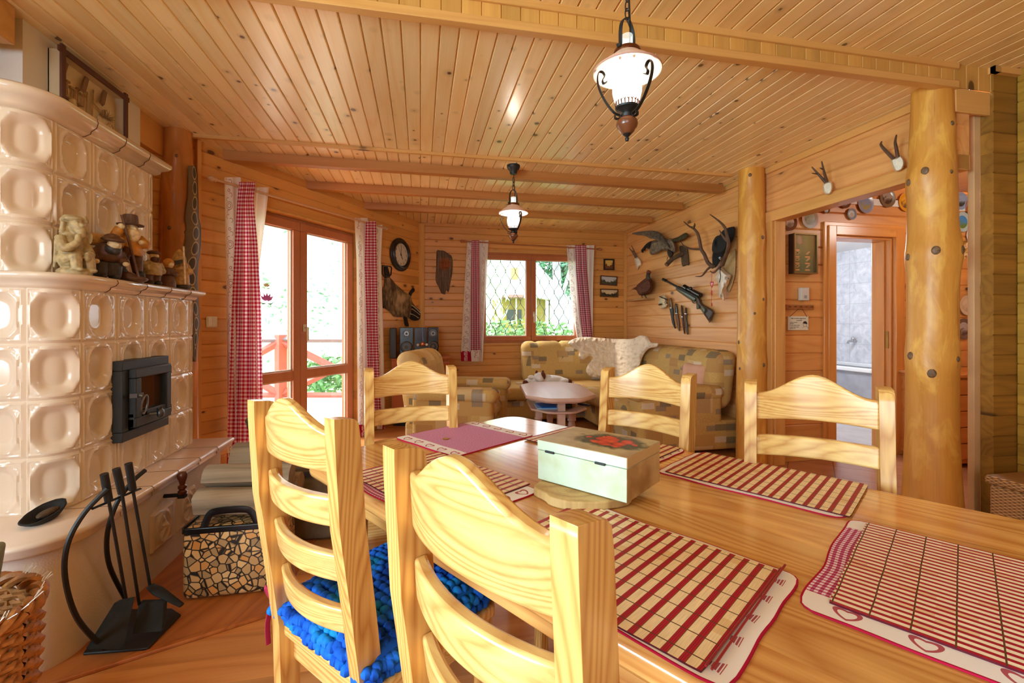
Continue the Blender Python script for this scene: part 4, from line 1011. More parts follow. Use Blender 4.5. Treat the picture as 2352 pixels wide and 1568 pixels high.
m = MB(); m.M = Dm; m.tube([(y0 + .27, .03, z0 + .03), (y0 + .285, .03, z0 + .22)], .007, 4); m.tube([(y0 + .285, .03, z0 + .15), (y0 + .40, .03, z0 + .11)], .005, 4); m.tube([(y0 + .22, .04, z0 + .03), (y0 + .25, .02, z0 + .19)], .006, 4); m.build('tiny_post', toolm, di)
m = MB(); m.M = Dm
m.tube([(y0 + .385 + .026 * cos(a), .06, z0 + .06 + .026 * sin(a)) for a in [2 * pi * i / 20 for i in range(21)]], .003, 6)
for k in range(6): m.tube([(y0 + .385, .06, z0 + .06), (y0 + .385 + .026 * cos(k * pi / 3), .06, z0 + .06 + .026 * sin(k * pi / 3))], .0016, 4)
m.build('tiny_wheel', toolm, di)
m = MB(); m.M = Dm
for k in range(40): a = random.uniform(0, pi); m.tube([(y0 + .39 + random.uniform(-.03, .03), .03, z0 + .11), (y0 + .39 + .05 * cos(a), .03 + random.uniform(-.01, .02), z0 + .11 + .05 * sin(a))], .001, 3)
m.build('tiny_brushwood', plain('tiny_twigs', (120, 92, 60), .8), di)
m = MB(); m.M = Dm; m.mm((y0 + .025, .088, z0 + .025), (y1 - .025, .090, z1 - .025)); m.build('case_glass', M['glass'], di)

# carved figures on the stove shelf
zs = 1.4145
def carved(name, label, x, y, rz, sc, parts, cat='figurine'):
    root = thing(name, label, cat, (x, y, zs), rz)
    for pn, mat, fn, vox in parts:
        m = MB(); m.M = Matrix.Scale(sc, 4); fn(m); m.build(pn, mat, root, local=True, smooth=0, remesh=vox * sc if vox else 0)
    return root
cw = lambda n, c: plain(n, c, .55, var=.35, vscale=55)
LW, LW2, BR, DK, OC, CR = cw('pale_limewood', (176, 150, 104)), cw('honey_limewood', (186, 140, 80)), cw('brown_stain', (96, 58, 34)), cw('dark_stain', (58, 46, 38)), cw('ochre_stain', (196, 128, 40)), cw('cream_stain', (226, 196, 146))
# 1: seated bearded man, one unpainted block
def seated(m):
    m.lathe([(.10, 0), (.104, .03), (.088, .045)], 16, Matrix.Diagonal((1, .85, 1, 1)))
    m.ball((-.02, 0, .11), (.078, .078, .085)); m.ball((-.03, 0, .20), (.066, .074, .09)); m.ball((-.035, 0, .275), (.050, .060, .034))
    m.ball((.015, 0, .338), (.042, .040, .050)); m.tube([(-.01, 0, .27), (.01, 0, .31)], .026, 10)
    m.tube([(.058, 0, .352), (.070, 0, .332)], [.009, .013], 8); m.ball((.052, 0, .302), (.030, .030, .030)); m.ball((.060, 0, .278), (.020, .022, .024))
    m.tube([(.046, -.026, .358), (.050, 0, .362), (.046, .026, .358)], .007, 6); m.tube([(.058, -.022, .322), (.066, 0, .326), (.058, .022, .322)], .008, 6)
    for k in range(5): m.tube([(-.055 + .004 * k, -.05 + .004 * k, .372 + .007 * k), (.0, -.004, .384 + .005 * k), (.056, .045 - .004 * k, .372 + .006 * k)], .013, 7)
    m.ball((.0, 0, .385), (.062, .056, .022)); m.ball((-.036, 0, .325), (.026, .050, .060)); m.tube([(-.03, -.045, .36), (-.035, -.052, .28)], .016, 8); m.tube([(-.03, .045, .36), (-.035, .052, .28)], .016, 8)
    m.tube(spline([(-.03, -.066, .255), (.025, -.078, .175), (.062, -.035, .215), (.056, -.018, .272)], 5), [.030] * 6 + [.026] * 5 + [.020] * 5, 10)
    m.tube(spline([(-.03, .066, .255), (.02, .080, .165), (.07, .045, .145), (.085, .012, .14)], 5), [.030] * 6 + [.026] * 5 + [.020] * 5, 10)
    m.ball((.088, .012, .125), (.020, .018, .034))
    m.tube([(-.01, -.045, .105), (.072, -.045, .118), (.078, -.045, .03)], [.040, .036, .030], 10); m.tube([(-.01, .04, .105), (.072, .04, .105), (.078, .04, .03)], [.040, .036, .030], 10)
    m.ball((.095, -.045, .035), (.032, .020, .016)); m.ball((.095, .042, .035), (.032, .020, .016))
    for k in range(4): m.tube([(-.085 + .01 * k, -.05 + .03 * k, .24), (-.095 + .012 * k, -.05 + .032 * k, .05)], .010, 6)
carved('carved_figure', 'large pale unpainted carving of a seated bearded man resting on his hand', -1.395, 2.175, -.35, .60, [('body', LW, seated, .0048)])
def legs(m, dx=.028, h=.075, w=.026):
    for s in (-1, 1): m.tube([(0, s * dx, .015), (0, s * dx, h)], [w, w * 1.15], 10)
def boots(m, dx=.028):
    for s in (-1, 1): m.ball((.014, s * dx, .016), (.038, .022, .02)); m.tube([(0, s * dx, .01), (0, s * dx, .045)], .024, 10)
# 2: stooped man with rolled blanket
carved('carved_figure', 'painted carving of a stooped man with a bedroll on his back', -1.372, 2.33, -.55, .80, [
    ('trousers', DK, lambda m: legs(m, .032, .095, .036), .006), ('boots', DK, lambda m: boots(m, .032), .005),
    ('jacket', BR, lambda m: (m.ball((.0, 0, .14), (.062, .066, .055)), m.ball((.015, 0, .165), (.056, .060, .042)), m.tube(spline([(0, .06, .16), (.0, .078, .12), (.035, .066, .095)], 5), .024, 10), m.tube(spline([(0, -.06, .16), (.0, -.078, .12), (.035, -.066, .095)], 5), .024, 10)), .006),
    ('head', CR, lambda m: (m.ball((.065, 0, .185), (.034, .032, .036)), m.ball((.095, 0, .182), (.014, .012, .012)), m.ball((.04, .07, .09), (.018, .016, .014)), m.ball((.04, -.07, .09), (.018, .016, .014))), .005),
    ('beard', DK, lambda m: (m.ball((.05, 0, .165), (.042, .042, .034)), m.ball((.082, 0, .150), (.02, .022, .02))), .005),
    ('hat', BR, lambda m: (m.ball((.06, 0, .215), (.064, .056, .014), R(.15, 'Y')), m.ball((.045, 0, .228), (.04, .036, .024))), .005),
    ('bedroll', LW2, lambda m: m.tube([(-.012, -.075, .215), (-.012, .075, .215)], .034, 14), 0)])
# 3: hiker with staff and tall hat, one foot on stones
carved('carved_figure', 'painted carving of a bearded wanderer in a tall hat, holding a staff', -1.366, 2.475, -.6, .92, [
    ('base', BR, lambda m: (m.ball((.0, 0, .015), (.10, .075, .022)), m.ball((.03, -.03, .03), (.05, .04, .02))), .006),
    ('stones', DK, lambda m: (m.ball((-.0, -.05, .05), (.055, .04, .022)), m.ball((.0, -.05, .08), (.045, .034, .018)), m.ball((.0, -.045, .105), (.034, .028, .014))), .006),
    ('trousers', BR, lambda m: (m.tube([(0, .04, .05), (.0, .03, .14)], [.022, .032], 10), m.tube([(.03, -.04, .125), (.04, -.03, .15), (0, -.01, .17)], [.022, .028, .034], 10)), .006),
    ('boots', DK, lambda m: (m.ball((.012, .042, .04), (.034, .02, .022)), m.ball((.04, -.042, .118), (.034, .02, .016))), .005),
    ('coat', OC, lambda m: (m.lathe([(.060, .135), (.056, .17), (.05, .21), (.04, .245), (0, .25)], 16), m.tube(spline([(0, -.045, .235), (.03, -.075, .22), (.045, -.06, .265)], 5), .024, 10), m.tube(spline([(0, .045, .235), (.035, .06, .20), (.05, .03, .205)], 5), .022, 10)), .006),
    ('head', CR, lambda m: (m.ball((.02, 0, .272), (.03, .028, .034)), m.ball((.05, 0, .272), (.011, .010, .012)), m.ball((.052, -.058, .272), (.020, .018, .018)), m.ball((.055, .028, .205), (.016, .015, .014))), .005),
    ('beard', CR, lambda m: (m.ball((.034, 0, .245), (.032, .034, .034)), m.ball((.04, 0, .225), (.02, .024, .024))), .005),
    ('hat', BR, lambda m: m.lathe([(.056, .292), (.058, .297), (.034, .302), (.030, .345), (.026, .348), (0, .348)], 18, T(.014, 0, 0)), 0),
    ('pack', DK, lambda m: m.ball((-.055, -.01, .23), (.030, .044, .042)), .005),
    ('staff', BR, lambda m: m.tube([(.06, -.062, .33), (.085, .0, .02)], .006, 7), 0)])
# 4: small man in cap
carved('carved_figure', 'small carving of a bearded man in a brown cap with a pipe', -1.362, 2.655, -.45, .72, [
    ('trousers', BR, lambda m: legs(m, .028, .075, .028), .006), ('boots', DK, lambda m: boots(m), .005),
    ('coat', LW, lambda m: (m.lathe([(.058, .07), (.06, .11), (.052, .15), (.03, .18), (0, .182)], 16), m.tube(spline([(0, .05, .16), (.0, .07, .12), (.03, .055, .10)], 5), .022, 10), m.tube(spline([(0, -.05, .16), (.01, -.07, .12), (.045, -.05, .125)], 5), .022, 10)), .006),
    ('head', CR, lambda m: (m.ball((.02, 0, .205), (.03, .029, .033)), m.ball((.05, 0, .205), (.011, .010, .011))), .005),
    ('beard', BR, lambda m: m.ball((.030, 0, .183), (.028, .030, .028)), .005),
    ('cap', BR, lambda m: (m.ball((.012, 0, .232), (.042, .038, .018)), m.ball((.04, 0, .226), (.026, .026, .006))), .005),
    ('pipe', BR, lambda m: m.tube([(.05, 0, .19), (.07, 0, .175), (.072, 0, .19)], .006, 6), 0), ('basket', BR, lambda m: m.lathe([(.022, .03), (.03, .06), (.028, .062)], 12, T(.0, -.075, 0)), 0)])
# 5: old woman with headscarf carrying brushwood
carved('carved_figure', 'small carving of an old woman in a yellow headscarf carrying brushwood', -1.360, 2.80, -.5, .74, [
    ('skirt', BR, lambda m: m.lathe([(.052, 0), (.050, .04), (.036, .085), (0, .09)], 16), .005), ('apron', OC, lambda m: m.lathe([(.050, .012), (.048, .05), (.036, .088), (.0, .09)], 10, T(.004, 0, 0), -.8, .8, False), .004),
    ('bodice', BR, lambda m: (m.ball((0, 0, .115), (.038, .040, .042)), m.tube(spline([(0, .036, .135), (.01, .05, .10), (.04, .02, .10)], 5), .016, 8), m.tube(spline([(0, -.036, .135), (.01, -.05, .10), (.04, -.02, .105)], 5), .016, 8)), .005),
    ('head', CR, lambda m: (m.ball((.026, 0, .168), (.022, .022, .026)), m.ball((.047, 0, .165), (.009, .008, .009))), .004),
    ('headscarf', OC, lambda m: (m.ball((.008, 0, .178), (.036, .036, .036)), m.ball((-.006, 0, .155), (.034, .034, .026))), .005),
    ('brushwood', DK, lambda m: [m.tube([(-.03 + .012 * (k % 3), -.03 + .006 * k, .155 + .012 * (k // 3)), (-.02 + .012 * (k % 3), .085 + .004 * k, .19 + .012 * (k // 3))], .0065, 6) for k in range(8)], 0)])
# 6: pilgrim with pointed hood and a long pale staff
carved('carved_figure', 'pale carving of a hooded man with a long staff at the shelf end', -1.358, 2.925, -.4, .80, [
    ('base', DK, lambda m: m.ball((0, 0, .015), (.07, .055, .024)), .006),
    ('robe', LW2, lambda m: (m.lathe([(.058, .025), (.056, .08), (.05, .14), (.042, .19), (0, .20)], 16), m.tube(spline([(0, .046, .18), (.02, .06, .13), (.055, .03, .13)], 5), .02, 8), m.tube(spline([(0, -.046, .18), (.02, -.06, .13), (.055, -.03, .15)], 5), .02, 8)), .006),
    ('hood', LW2, lambda m: (m.lathe([(.044, .19), (.040, .225), (.024, .262), (.006, .285), (0, .286)], 14, T(-.006, 0, 0)), m.ball((.024, 0, .215), (.022, .02, .026))), .005),
    ('staff', CR, lambda m: m.tube([(.062, -.03, .30), (.066, -.02, .03)], .006, 7), 0)])
# cane handle showing past the end of the upper stove
c = onX(345, 545, -1.56); m = MB(); m.tube(spline([(-1.56, 2.93, c.z + .05), (-1.55, 2.97, c.z + .04), (-1.55, 2.985, c.z - .0), (-1.555, 2.955, c.z - .05)], 6), .011, 8); m.tube([(-1.56, 2.93, c.z + .05), (-1.57, 2.93, 1.415)], .009, 8)
single(m, 'cane', cw('cane_wood', (196, 160, 118)), 'pale curved cane handle past the end of the upper stove', 'cane')
# slate dish with a stone on the bench
p = onZ(80, 1205, .484); m = MB()
def dish(u, v):
    a = 2 * pi * u; r = (.020 + .045 * v); wob = 1 + .12 * noise.noise(V((cos(a) * 2, sin(a) * 2, 3))); return (p.x + r * cos(a) * .75 * wob, p.y + .04 + r * sin(a) * 1.25 * wob, .483 + .034 * v ** 2 * (1 + .5 * sin(a)))
m.grid(dish, 30, 6, cu=True); a_ = [2 * pi * i / 30 for i in range(30)]
dsh = thing('bark_dish', 'dark boat-shaped bark dish on the stove bench', 'dish', (p.x, p.y + .04, .483)); m.build('bowl', M['soot'], dsh, solid=.006)
m = MB(); m.ball((p.x, p.y + .06, .505), (.02, .05, .012)); m.build('bark_chip', M['bark'], dsh)

# fire irons
pl = thing('fire_iron_stand', 'black wrought iron stand with two crossing hoops on a floor plate', 'fireside stand', (-1.09, 2.03, .0065))
m = MB(); pts = [onZ(190, 1502, .012), onZ(340, 1490, .012), onZ(416, 1412, .012), onZ(395, 1398, .012), onZ(270, 1400, .012)]
m.prism([(q.x, q.y) for q in pts], .0065, .016); m.build('plate', M['iron_dark'], pl, bevel=.003)
def hoop(px, t0): return spline([onD(a, b, t) for a, b, t in px], 6)
h1 = hoop([(240, 1490, 1.64), (178, 1420, 1.57), (150, 1330, 1.52), (155, 1250, 1.51), (192, 1180, 1.55), (247, 1122, 1.60)], 0)
h2 = hoop([(287, 1372, 1.86), (252, 1300, 1.77), (246, 1230, 1.71), (266, 1160, 1.70), (300, 1110, 1.74), (333, 1080, 1.80)], 0)
for h in (h1, h2):
    m = MB(); m.tube(h, .0085, 8); m.build('hoop', M['iron_dark'], pl)
m = MB(); a, b = onD(212, 1168, 1.57), onD(322, 1122, 1.76); m.tube([a, b], .009, 4, flat=.5); m.build('cross_bar', M['iron_dark'], pl)
G = 'fire irons hanging on the stand'
def iron(label, top, mid, bot, blade):
    A, B, C = [onD(*q) for q in (top, mid, bot)]
    root = thing('fire_iron', label, 'fire iron', C, 0, G)
    m = MB(); m.tube([A, B], .0125, 12); m.build('grip', M['iron_dark'], root)
    m = MB(); m.tube([B, C], .0055, 8); m.build('rod', M['iron_dark'], root)
    m = MB(); blade(m, C); m.build('blade', M['soot'], root, bevel=.002)
def scoop(m, C):
    q = [onD(*k) for k in ((298, 1376, 1.74), (262, 1384, 1.70), (196, 1490, 1.60), (272, 1492, 1.62))]
    d = V((.012, .012, .004)); A = [m.v(x) for x in q]; B = [m.v(x + d) for x in q]; m.face(A); m.face(B[::-1])
    for i in range(4): m.face([A[i], A[(i + 1) % 4], B[(i + 1) % 4], B[i]])
def shov(m, C):
    q = [onD(*k) for k in ((318, 1386, 1.78), (376, 1384, 1.78), (372, 1450, 1.72), (304, 1456, 1.70))]
    d = V((.004, .02, .004)); A = [m.v(x) for x in q]; B = [m.v(x + d) for x in q]; m.face(A); m.face(B[::-1])
    for i in range(4): m.face([A[i], A[(i + 1) % 4], B[(i + 1) % 4], B[i]])
def brush(m, C):
    a, b = onD(344, 1345, 1.82), onD(418, 1390, 1.80); m.tube([a, a.lerp(b, .25), b], [.016, .024, .012], 10, flat=.5)
iron('black fire shovel with the grip nearest the stove corner', (239, 1088, 1.60), (250, 1150, 1.62), (291, 1382, 1.74), scoop)
iron('black ash shovel hanging in the middle of the stand', (267, 1076, 1.65), (280, 1132, 1.67), (320, 1388, 1.78), shov)
iron('black hearth brush hanging on the basket side of the stand', (295, 1064, 1.71), (305, 1124, 1.73), (345, 1346, 1.82), brush)

# firewood bag, printed with log ends
bag = thing('firewood_bag', 'plastic firewood bag printed with log ends, filled with split logs', 'bag', (-.83, 2.33, .007))
t = NT('log_end_print', .35); o_ = t.obj(); x, y, z = t.sep(o_); vv = t.comb(x, t.math('MULTIPLY', y, 1.), z)
vo = t.n('ShaderNodeTexVoronoi', feature='DISTANCE_TO_EDGE'); t.L.new(vv, vo.inputs['Vector']); vo.inputs['Scale'].default_value = 32
v2 = t.n('ShaderNodeTexVoronoi'); t.L.new(vv, v2.inputs['Vector']); v2.inputs['Scale'].default_value = 32
sc = t.n('ShaderNodeSeparateColor'); t.L.new(v2.outputs['Color'], sc.inputs[0])
wd = t.ramp(sc.outputs[0], [(0, lin((150, 124, 88))), (.35, lin((196, 154, 100))), (.7, lin((228, 186, 128))), (1, lin((206, 140, 70)))])
t.col(t.mix(t.remap(vo.outputs['Distance'], .045, .10), lin((32, 24, 18)), wd)); M['bag'] = t.m
bx0, bx1, by0, by1 = -1.02, -.63, 2.20, 2.50
m = MB(); m.rbox(((bx0 + bx1) / 2, (by0 + by1) / 2, .165), (bx1 - bx0, by1 - by0, .315), .03, 3); m.build('printed_bag', M['bag'], bag)
m = MB(); xc = (bx0 + bx1) / 2
hd = spline([(xc - .11, by0 + .01, .315), (xc - .085, by0 + .005, .375), (xc - .05, by0 + .0, .392), (xc + .05, by0 + .0, .392), (xc + .085, by0 + .005, .375), (xc + .11, by0 + .01, .315)], 6)
m.tube(hd, .017, 6, flat=.35, up=(0, 1, 0)); m.build('handle', M['black'], bag)
m = MB(); m.mm((bx0 + .01, by0 - .001, .295), (bx1 - .01, by0 + .012, .325)); m.mm((bx0 - .002, by0 + .01, .295), (bx0 + .01, by1 - .01, .325)); m.build('rim', M['black'], bag, bevel=.006)
LG = 'split logs stacked by the stove'
def split_log(a, b, r, roll, label, mat='greylog'):
    a, b = V(a), V(b); ez = (b - a).normalized(); ex = V((0, 0, 1)); ex = (ex - ez * ex.dot(ez)).normalized(); ey = ez.cross(ex); L = (b - a).length
    m = MB(); n = 14; pf = [(r * cos(k), r * sin(k)) for k in [-pi * .42 + pi * .84 * i / 8 for i in range(9)]] + [(-r * .55, r * .35), (-r * .6, -r * .3)]
    pf = [(x * cos(roll) - y * sin(roll), x * sin(roll) + y * cos(roll)) for x, y in pf]
    Mx = axes(a, ex, ey, ez); rings = []
    for j in range(7): rings.append([m.v(Mx @ V((x * (1 + .05 * noise.noise(V((x * 20, y * 20, j * 1.7)))), y * (1 + .05 * noise.noise(V((y * 20, j, x * 20)))), L * j / 6))) for x, y in pf])
    for p, q in zip(rings, rings[1:]):
        for i in range(len(pf)): m.face([p[i], p[(i + 1) % len(pf)], q[(i + 1) % len(pf)], q[i]])
    m.face(rings[0][::-1]); m.face(rings[-1]); single(m, 'split_log', M[mat], label, 'log', LG)
split_log((-.98, 2.27, .40), (-.62, 2.24, .39), .075, -.4, 'lower grey split log lying in the top of the firewood bag')
split_log((-.97, 2.33, .50), (-.60, 2.32, .49), .062, .3, 'upper grey split log on the firewood bag')
split_log((-.98, 2.46, .38), (-.60, 2.46, .37), .09, .0, 'split log at the back of the firewood bag, deep inside')
split_log((-.99, 2.72, .45), (-.55, 2.72, .47), .11, .8, 'thick split log behind the firewood bag, under the curtain')
split_log((-.93, 2.86, .62), (-.68, 2.62, .60), .085, -.3, 'topmost split log leaning on the stack behind the firewood bag', 'bark')
split_log((-.70, 3.0, .48), (-.40, 2.75, .46), .10, .5, 'dark split log between the table corner and the patio door', 'bark')
m = MB(); m.rbox((-.72, 2.86, .18), (.62, .36, .35), .03, 3); single(m, 'log_basket', plain('grey_felt_basket', (120, 104, 84), .95, bump=.5, var=.2, vscale=20), 'brown log basket behind the printed firewood bag', 'basket')

# wicker basket and cardboard carton in the near left corner
bk = V((-1.235, 1.42, 0)); wb = thing('wicker_basket', 'round honey-brown wicker basket at the picture edge below the stove bench', 'basket', bk)
wk = plain('willow', (176, 112, 54), .55, var=.4, vscale=50)
m = MB()
for k in range(24):
    z = .03 + .017 * k; r = .165 + .035 * sin(min(1, z / .42) * pi * .55)
    m.tube([(r * cos(a) + .007 * cos(a) * (1 if (i + k) % 2 else -1), r * sin(a) + .007 * sin(a) * (1 if (i + k) % 2 else -1), z) for i, a in enumerate([2 * pi * j / 44 for j in range(45)])], .0085, 5, cap=False)
for j in range(22): a = 2 * pi * j / 22; m.tube([(( .165 + .035 * sin(min(1, z / .42) * pi * .55)) * cos(a), (.165 + .035 * sin(min(1, z / .42) * pi * .55)) * sin(a), z) for z in (.01, .1, .2, .3, .42)], .007, 5)
m.build('woven_side', wk, wb, local=True)
m = MB()
for s in (0, 1, 2): m.tube([((.200 + .012 * cos(9 * a + s * 2.1)) * cos(a), (.200 + .012 * cos(9 * a + s * 2.1)) * sin(a), .452 + .014 * sin(9 * a + s * 2.1)) for a in [2 * pi * j / 120 for j in range(121)]], .011, 6, cap=False)
m.build('braided_rim', wk, wb, local=True)
m = MB(); m.lathe([(0, .012), (.16, .012), (.16, .02), (0, .02)], 24); m.build('bottom', wk, wb, local=True)
m = MB(); random.seed(5)
for k in range(26): a = random.uniform(-.3, 1.3); m.tube([(.2 * cos(a), .2 * sin(a), .46), (.22 * cos(a) + random.uniform(-.015, .015), .22 * sin(a), .48 + random.uniform(0, .015))], .0012, 3)
o = m.build('frayed_fibre', M['white'], wb, local=True); o['kind'] = 'stuff'
m = MB(); m.rbox((0, 0, .07), (.14, .2, .14), .012, 2)
o = m.build('carton', plain('greenish_carton', (128, 128, 100), .8, var=.25, vscale=14), smooth=40); c = onD(-42, 1330, 1.25); o.location = (-1.185, 1.42, .47); o.rotation_euler = (0, .12, .5); tag(o, 'dull green carton tilted on top of the wicker basket', 'box')
# ------------------------------------------------------------------ helpers for soft flat shapes
def in_poly(x, y, P):
    c = False; n = len(P); j = n - 1
    for i in range(n):
        if (P[i][1] > y) != (P[j][1] > y) and x < (P[j][0] - P[i][0]) * (y - P[i][1]) / (P[j][1] - P[i][1]) + P[i][0]: c = not c
        j = i
    return c
def near_poly(x, y, P):
    best = (1e9, x, y); n = len(P)
    for i in range(n):
        ax, ay = P[i]; bx_, by_ = P[(i + 1) % n]; dx, dy = bx_ - ax, by_ - ay; L = dx * dx + dy * dy
        t = max(0, min(1, ((x - ax) * dx + (y - ay) * dy) / L)) if L else 0; qx, qy = ax + t * dx, ay + t * dy; d = (qx - x) ** 2 + (qy - y) ** 2
        if d < best[0]: best = (d, qx, qy)
    return sqrt(best[0]), best[1], best[2]
def plate(m, P, res, to3, hfun, back=True, curve=True):
    """relief over a polygon; to3(x, y, h) places it; hfun(x, y, edge distance) is its height"""
    if curve:
        Q = [V((x, y, 0)) for x, y in P]; n = len(Q); P = []
        for i in range(n):
            a, b, c, d = Q[i - 1], Q[i], Q[(i + 1) % n], Q[(i + 2) % n]
            for t in (0, .25, .5, .75):
                q = .5 * ((2 * b) + (c - a) * t + (2 * a - 5 * b + 4 * c - d) * t * t + (3 * b - a - 3 * c + d) * t ** 3); P.append((q.x, q.y))
    xs, ys = [p[0] for p in P], [p[1] for p in P]; x0, y0 = min(xs), min(ys); nx, ny = int((max(xs) - x0) / res) + 2, int((max(ys) - y0) / res) + 2
    ins = [[in_poly(x0 + i * res, y0 + j * res, P) for j in range(ny)] for i in range(nx)]; fr, bk = {}, {}
    def get(i, j):
        if (i, j) not in fr:
            x, y = x0 + i * res, y0 + j * res; d, qx, qy = near_poly(x, y, P)
            if not ins[i][j]: x, y, d = qx, qy, 0
            fr[i, j] = m.v(to3(x, y, hfun(x, y, d))); bk[i, j] = m.v(to3(x, y, 0.0)) if back else None
        return fr[i, j]
    edge = {}
    for i in range(nx - 1):
        for j in range(ny - 1):
            q = [(i, j), (i + 1, j), (i + 1, j + 1), (i, j + 1)]
            if any(ins[a][b] for a, b in q):
                f = [get(a, b) for a, b in q]; m.face(f)
                if back: m.face([bk[k] for k in q][::-1])
                for a, b in zip(q, q[1:] + q[:1]):
                    e = (min(a, b), max(a, b)); edge[e] = edge.get(e, 0) + 1
    if back:
        for (a, b), k in edge.items():
            if k == 1: m.face([fr[a], fr[b], bk[b], bk[a]])
    return m
def pxP(pts, ox, oy, sc): return [(ox + x / sc, oy + y / sc) for x, y in pts]

# ------------------------------------------------------------------ curtains
def panel(m, rows, place, cloth_w, folds, amp, seed, nu=48, nv=60, z_uv=True):
    """rows: (image height, left, right) down the panel; place(px, py, off) puts a sight line on the curtain's plane"""
    ys = [r[0] for r in rows]
    def f(u, v):
        y = lerp(ys[0], ys[-1], v); xl = interp([(r[0], r[1]) for r in rows], y); xr = interp([(r[0], r[2]) for r in rows], y)
        a = amp * (.45 + .55 * v); off = a * sin(u * folds * 2 * pi + seed + 1.1 * sin(v * 2.2 + seed)) + .5 * a * noise.noise(V((u * 5, v * 2.5, seed)))
        uu = u + .25 / max(folds, 1) * .35 * sin(u * folds * 2 * pi + 1.3 + seed)
        uu = max(0, min(1, uu)); return place(lerp(xl, xr, uu), y, off)
    z0, z1 = f(.5, 0), f(.5, 1); H_ = abs(z0.z - z1.z)
    m.grid(f, nu, nv, uvf=lambda u, v: (u * cloth_w, (1 - v) * H_)); return m
def curtain(label, place, parts, rings_y=None):
    lo = min((place(p['rows'][-1][1], p['rows'][-1][0], 0) for p in parts), key=lambda q: q.z)
    root = thing('curtain', label, 'curtain', lo, 0, None)
    for p in parts:
        m = MB(); panel(m, p['rows'], lambda a, b, o, q=p.get('off', 0): place(a, b, o + q), p['w'], p.get('folds', 2), p.get('amp', .012), p.get('seed', 1))
        m.build(p['name'], M[p['mat']], root, smooth=80)
    return root
plP = lambda a, b, o: onP(a, b, .09 + o)
plB = lambda a, b, o: onY(a, b, YB - .09 - o)
curtain('long gingham and white curtain beside the stove, hanging left of the patio door', plP, [
    dict(name='white_panel', mat='cloth', rows=[(407, 514, 553), (600, 518, 560), (1050, 522, 558)], w=.24, folds=2, amp=.010, seed=1, off=-.014),
    dict(name='white_panel', mat='cloth_plain', rows=[(430, 580, 619), (470, 578, 615), (610, 572, 597), (700, 568, 590), (1048, 556, 600)], w=.22, folds=2, amp=.010, seed=4, off=-.014),
    dict(name='gingham_panel', mat='gingham', rows=[(418, 549, 587), (460, 545, 583), (560, 539, 592), (700, 532, 600), (850, 527, 603), (1025, 521, 605)], w=.33, folds=3, amp=.024, seed=2, off=.012),
    dict(name='red_hem', mat='hem', rows=[(1040, 521, 545), (1078, 521, 543)], w=.12, folds=1, amp=.008, seed=5, off=-.006)])
curtain('long gingham and white curtain between the patio door and the wall clock', plP, [
    dict(name='white_panel', mat='cloth', rows=[(500, 814, 846), (600, 819, 850), (985, 822, 848)], w=.22, folds=2, amp=.010, seed=3, off=-.012),
    dict(name='white_panel', mat='cloth', rows=[(516, 858, 880), (600, 860, 876), (750, 864, 881), (960, 864, 886), (985, 866, 884)], w=.20, folds=1.5, amp=.010, seed=6, off=-.012),
    dict(name='gingham_panel', mat='gingham', rows=[(508, 840, 864), (600, 837, 866), (760, 842, 868), (960, 846, 876)], w=.20, folds=3, amp=.018, seed=2, off=.012),
    dict(name='red_hem', mat='hem', rows=[(975, 823, 848), (1004, 823, 846)], w=.12, folds=1, amp=.006, seed=5, off=.0),
    dict(name='red_hem', mat='hem', rows=[(965, 878, 886), (990, 878, 885)], w=.05, folds=.5, amp=.004, seed=7, off=.0)])
curtain('short gingham and white curtain hanging beside the carved face plaque', plB, [
    dict(name='white_panel', mat='cloth', rows=[(552, 1073, 1088), (620, 1068, 1086), (808, 1058, 1085)], w=.17, folds=1.5, amp=.012, seed=1, off=-.010),
    dict(name='white_panel', mat='cloth', rows=[(552, 1100, 1122), (640, 1102, 1118), (720, 1102, 1113), (830, 1102, 1109)], w=.16, folds=1.5, amp=.012, seed=4, off=-.010),
    dict(name='gingham_panel', mat='gingham_s', rows=[(552, 1083, 1101), (600, 1082, 1101), (805, 1081, 1104)], w=.16, folds=2, amp=.016, seed=2, off=.014),
    dict(name='white_tail', mat='cloth', rows=[(803, 1081, 1103), (830, 1083, 1103)], w=.12, folds=1, amp=.008, seed=3, off=.012),
    dict(name='red_hem', mat='hem', rows=[(806, 1058, 1083), (829, 1059, 1083)], w=.13, folds=1, amp=.006, seed=5, off=-.004)])
curtain('short gingham and white curtain hanging between the window and the three little pictures', plB, [
    dict(name='white_panel', mat='cloth', rows=[(563, 1300, 1324), (640, 1306, 1326), (720, 1314, 1334), (785, 1326, 1344)], w=.20, folds=1.5, amp=.012, seed=1, off=-.010),
    dict(name='white_panel', mat='cloth_plain', rows=[(563, 1343, 1365), (660, 1345, 1362), (760, 1352, 1361), (790, 1354, 1360)], w=.16, folds=1.5, amp=.012, seed=4, off=-.010),
    dict(name='gingham_panel', mat='gingham_s', rows=[(563, 1321, 1346), (620, 1323, 1348), (700, 1330, 1355), (795, 1340, 1362)], w=.19, folds=2.5, amp=.016, seed=2, off=.014)])
def rod(label, a, b, mat):
    a, b = V(a), V(b); d = (b - a).normalized(); root = thing('curtain_rod', label, 'curtain rod', a)
    m = MB(); m.tube([a, b], .010, 10); m.build('pole', mat, root)
    for p, s in ((a, -1), (b, 1)):
        m = MB(); ez = d * s; ex = V((0, 0, 1)); ey = ez.cross(ex); m.lathe([(.010, 0), (.017, .004), (.017, .012), (.012, .018), (.020, .028), (.022, .04), (.019, .052), (.010, .062), (0, .066)], 14, axes(p, ex, ey, ez)); m.build('finial', mat, root)
    return root
rodm = plain('pale_turned_wood', (206, 162, 122), .5)
rod('long wooden curtain rod over the patio door', onP(497, 413, .085), onP(882, 523, .085), rodm)
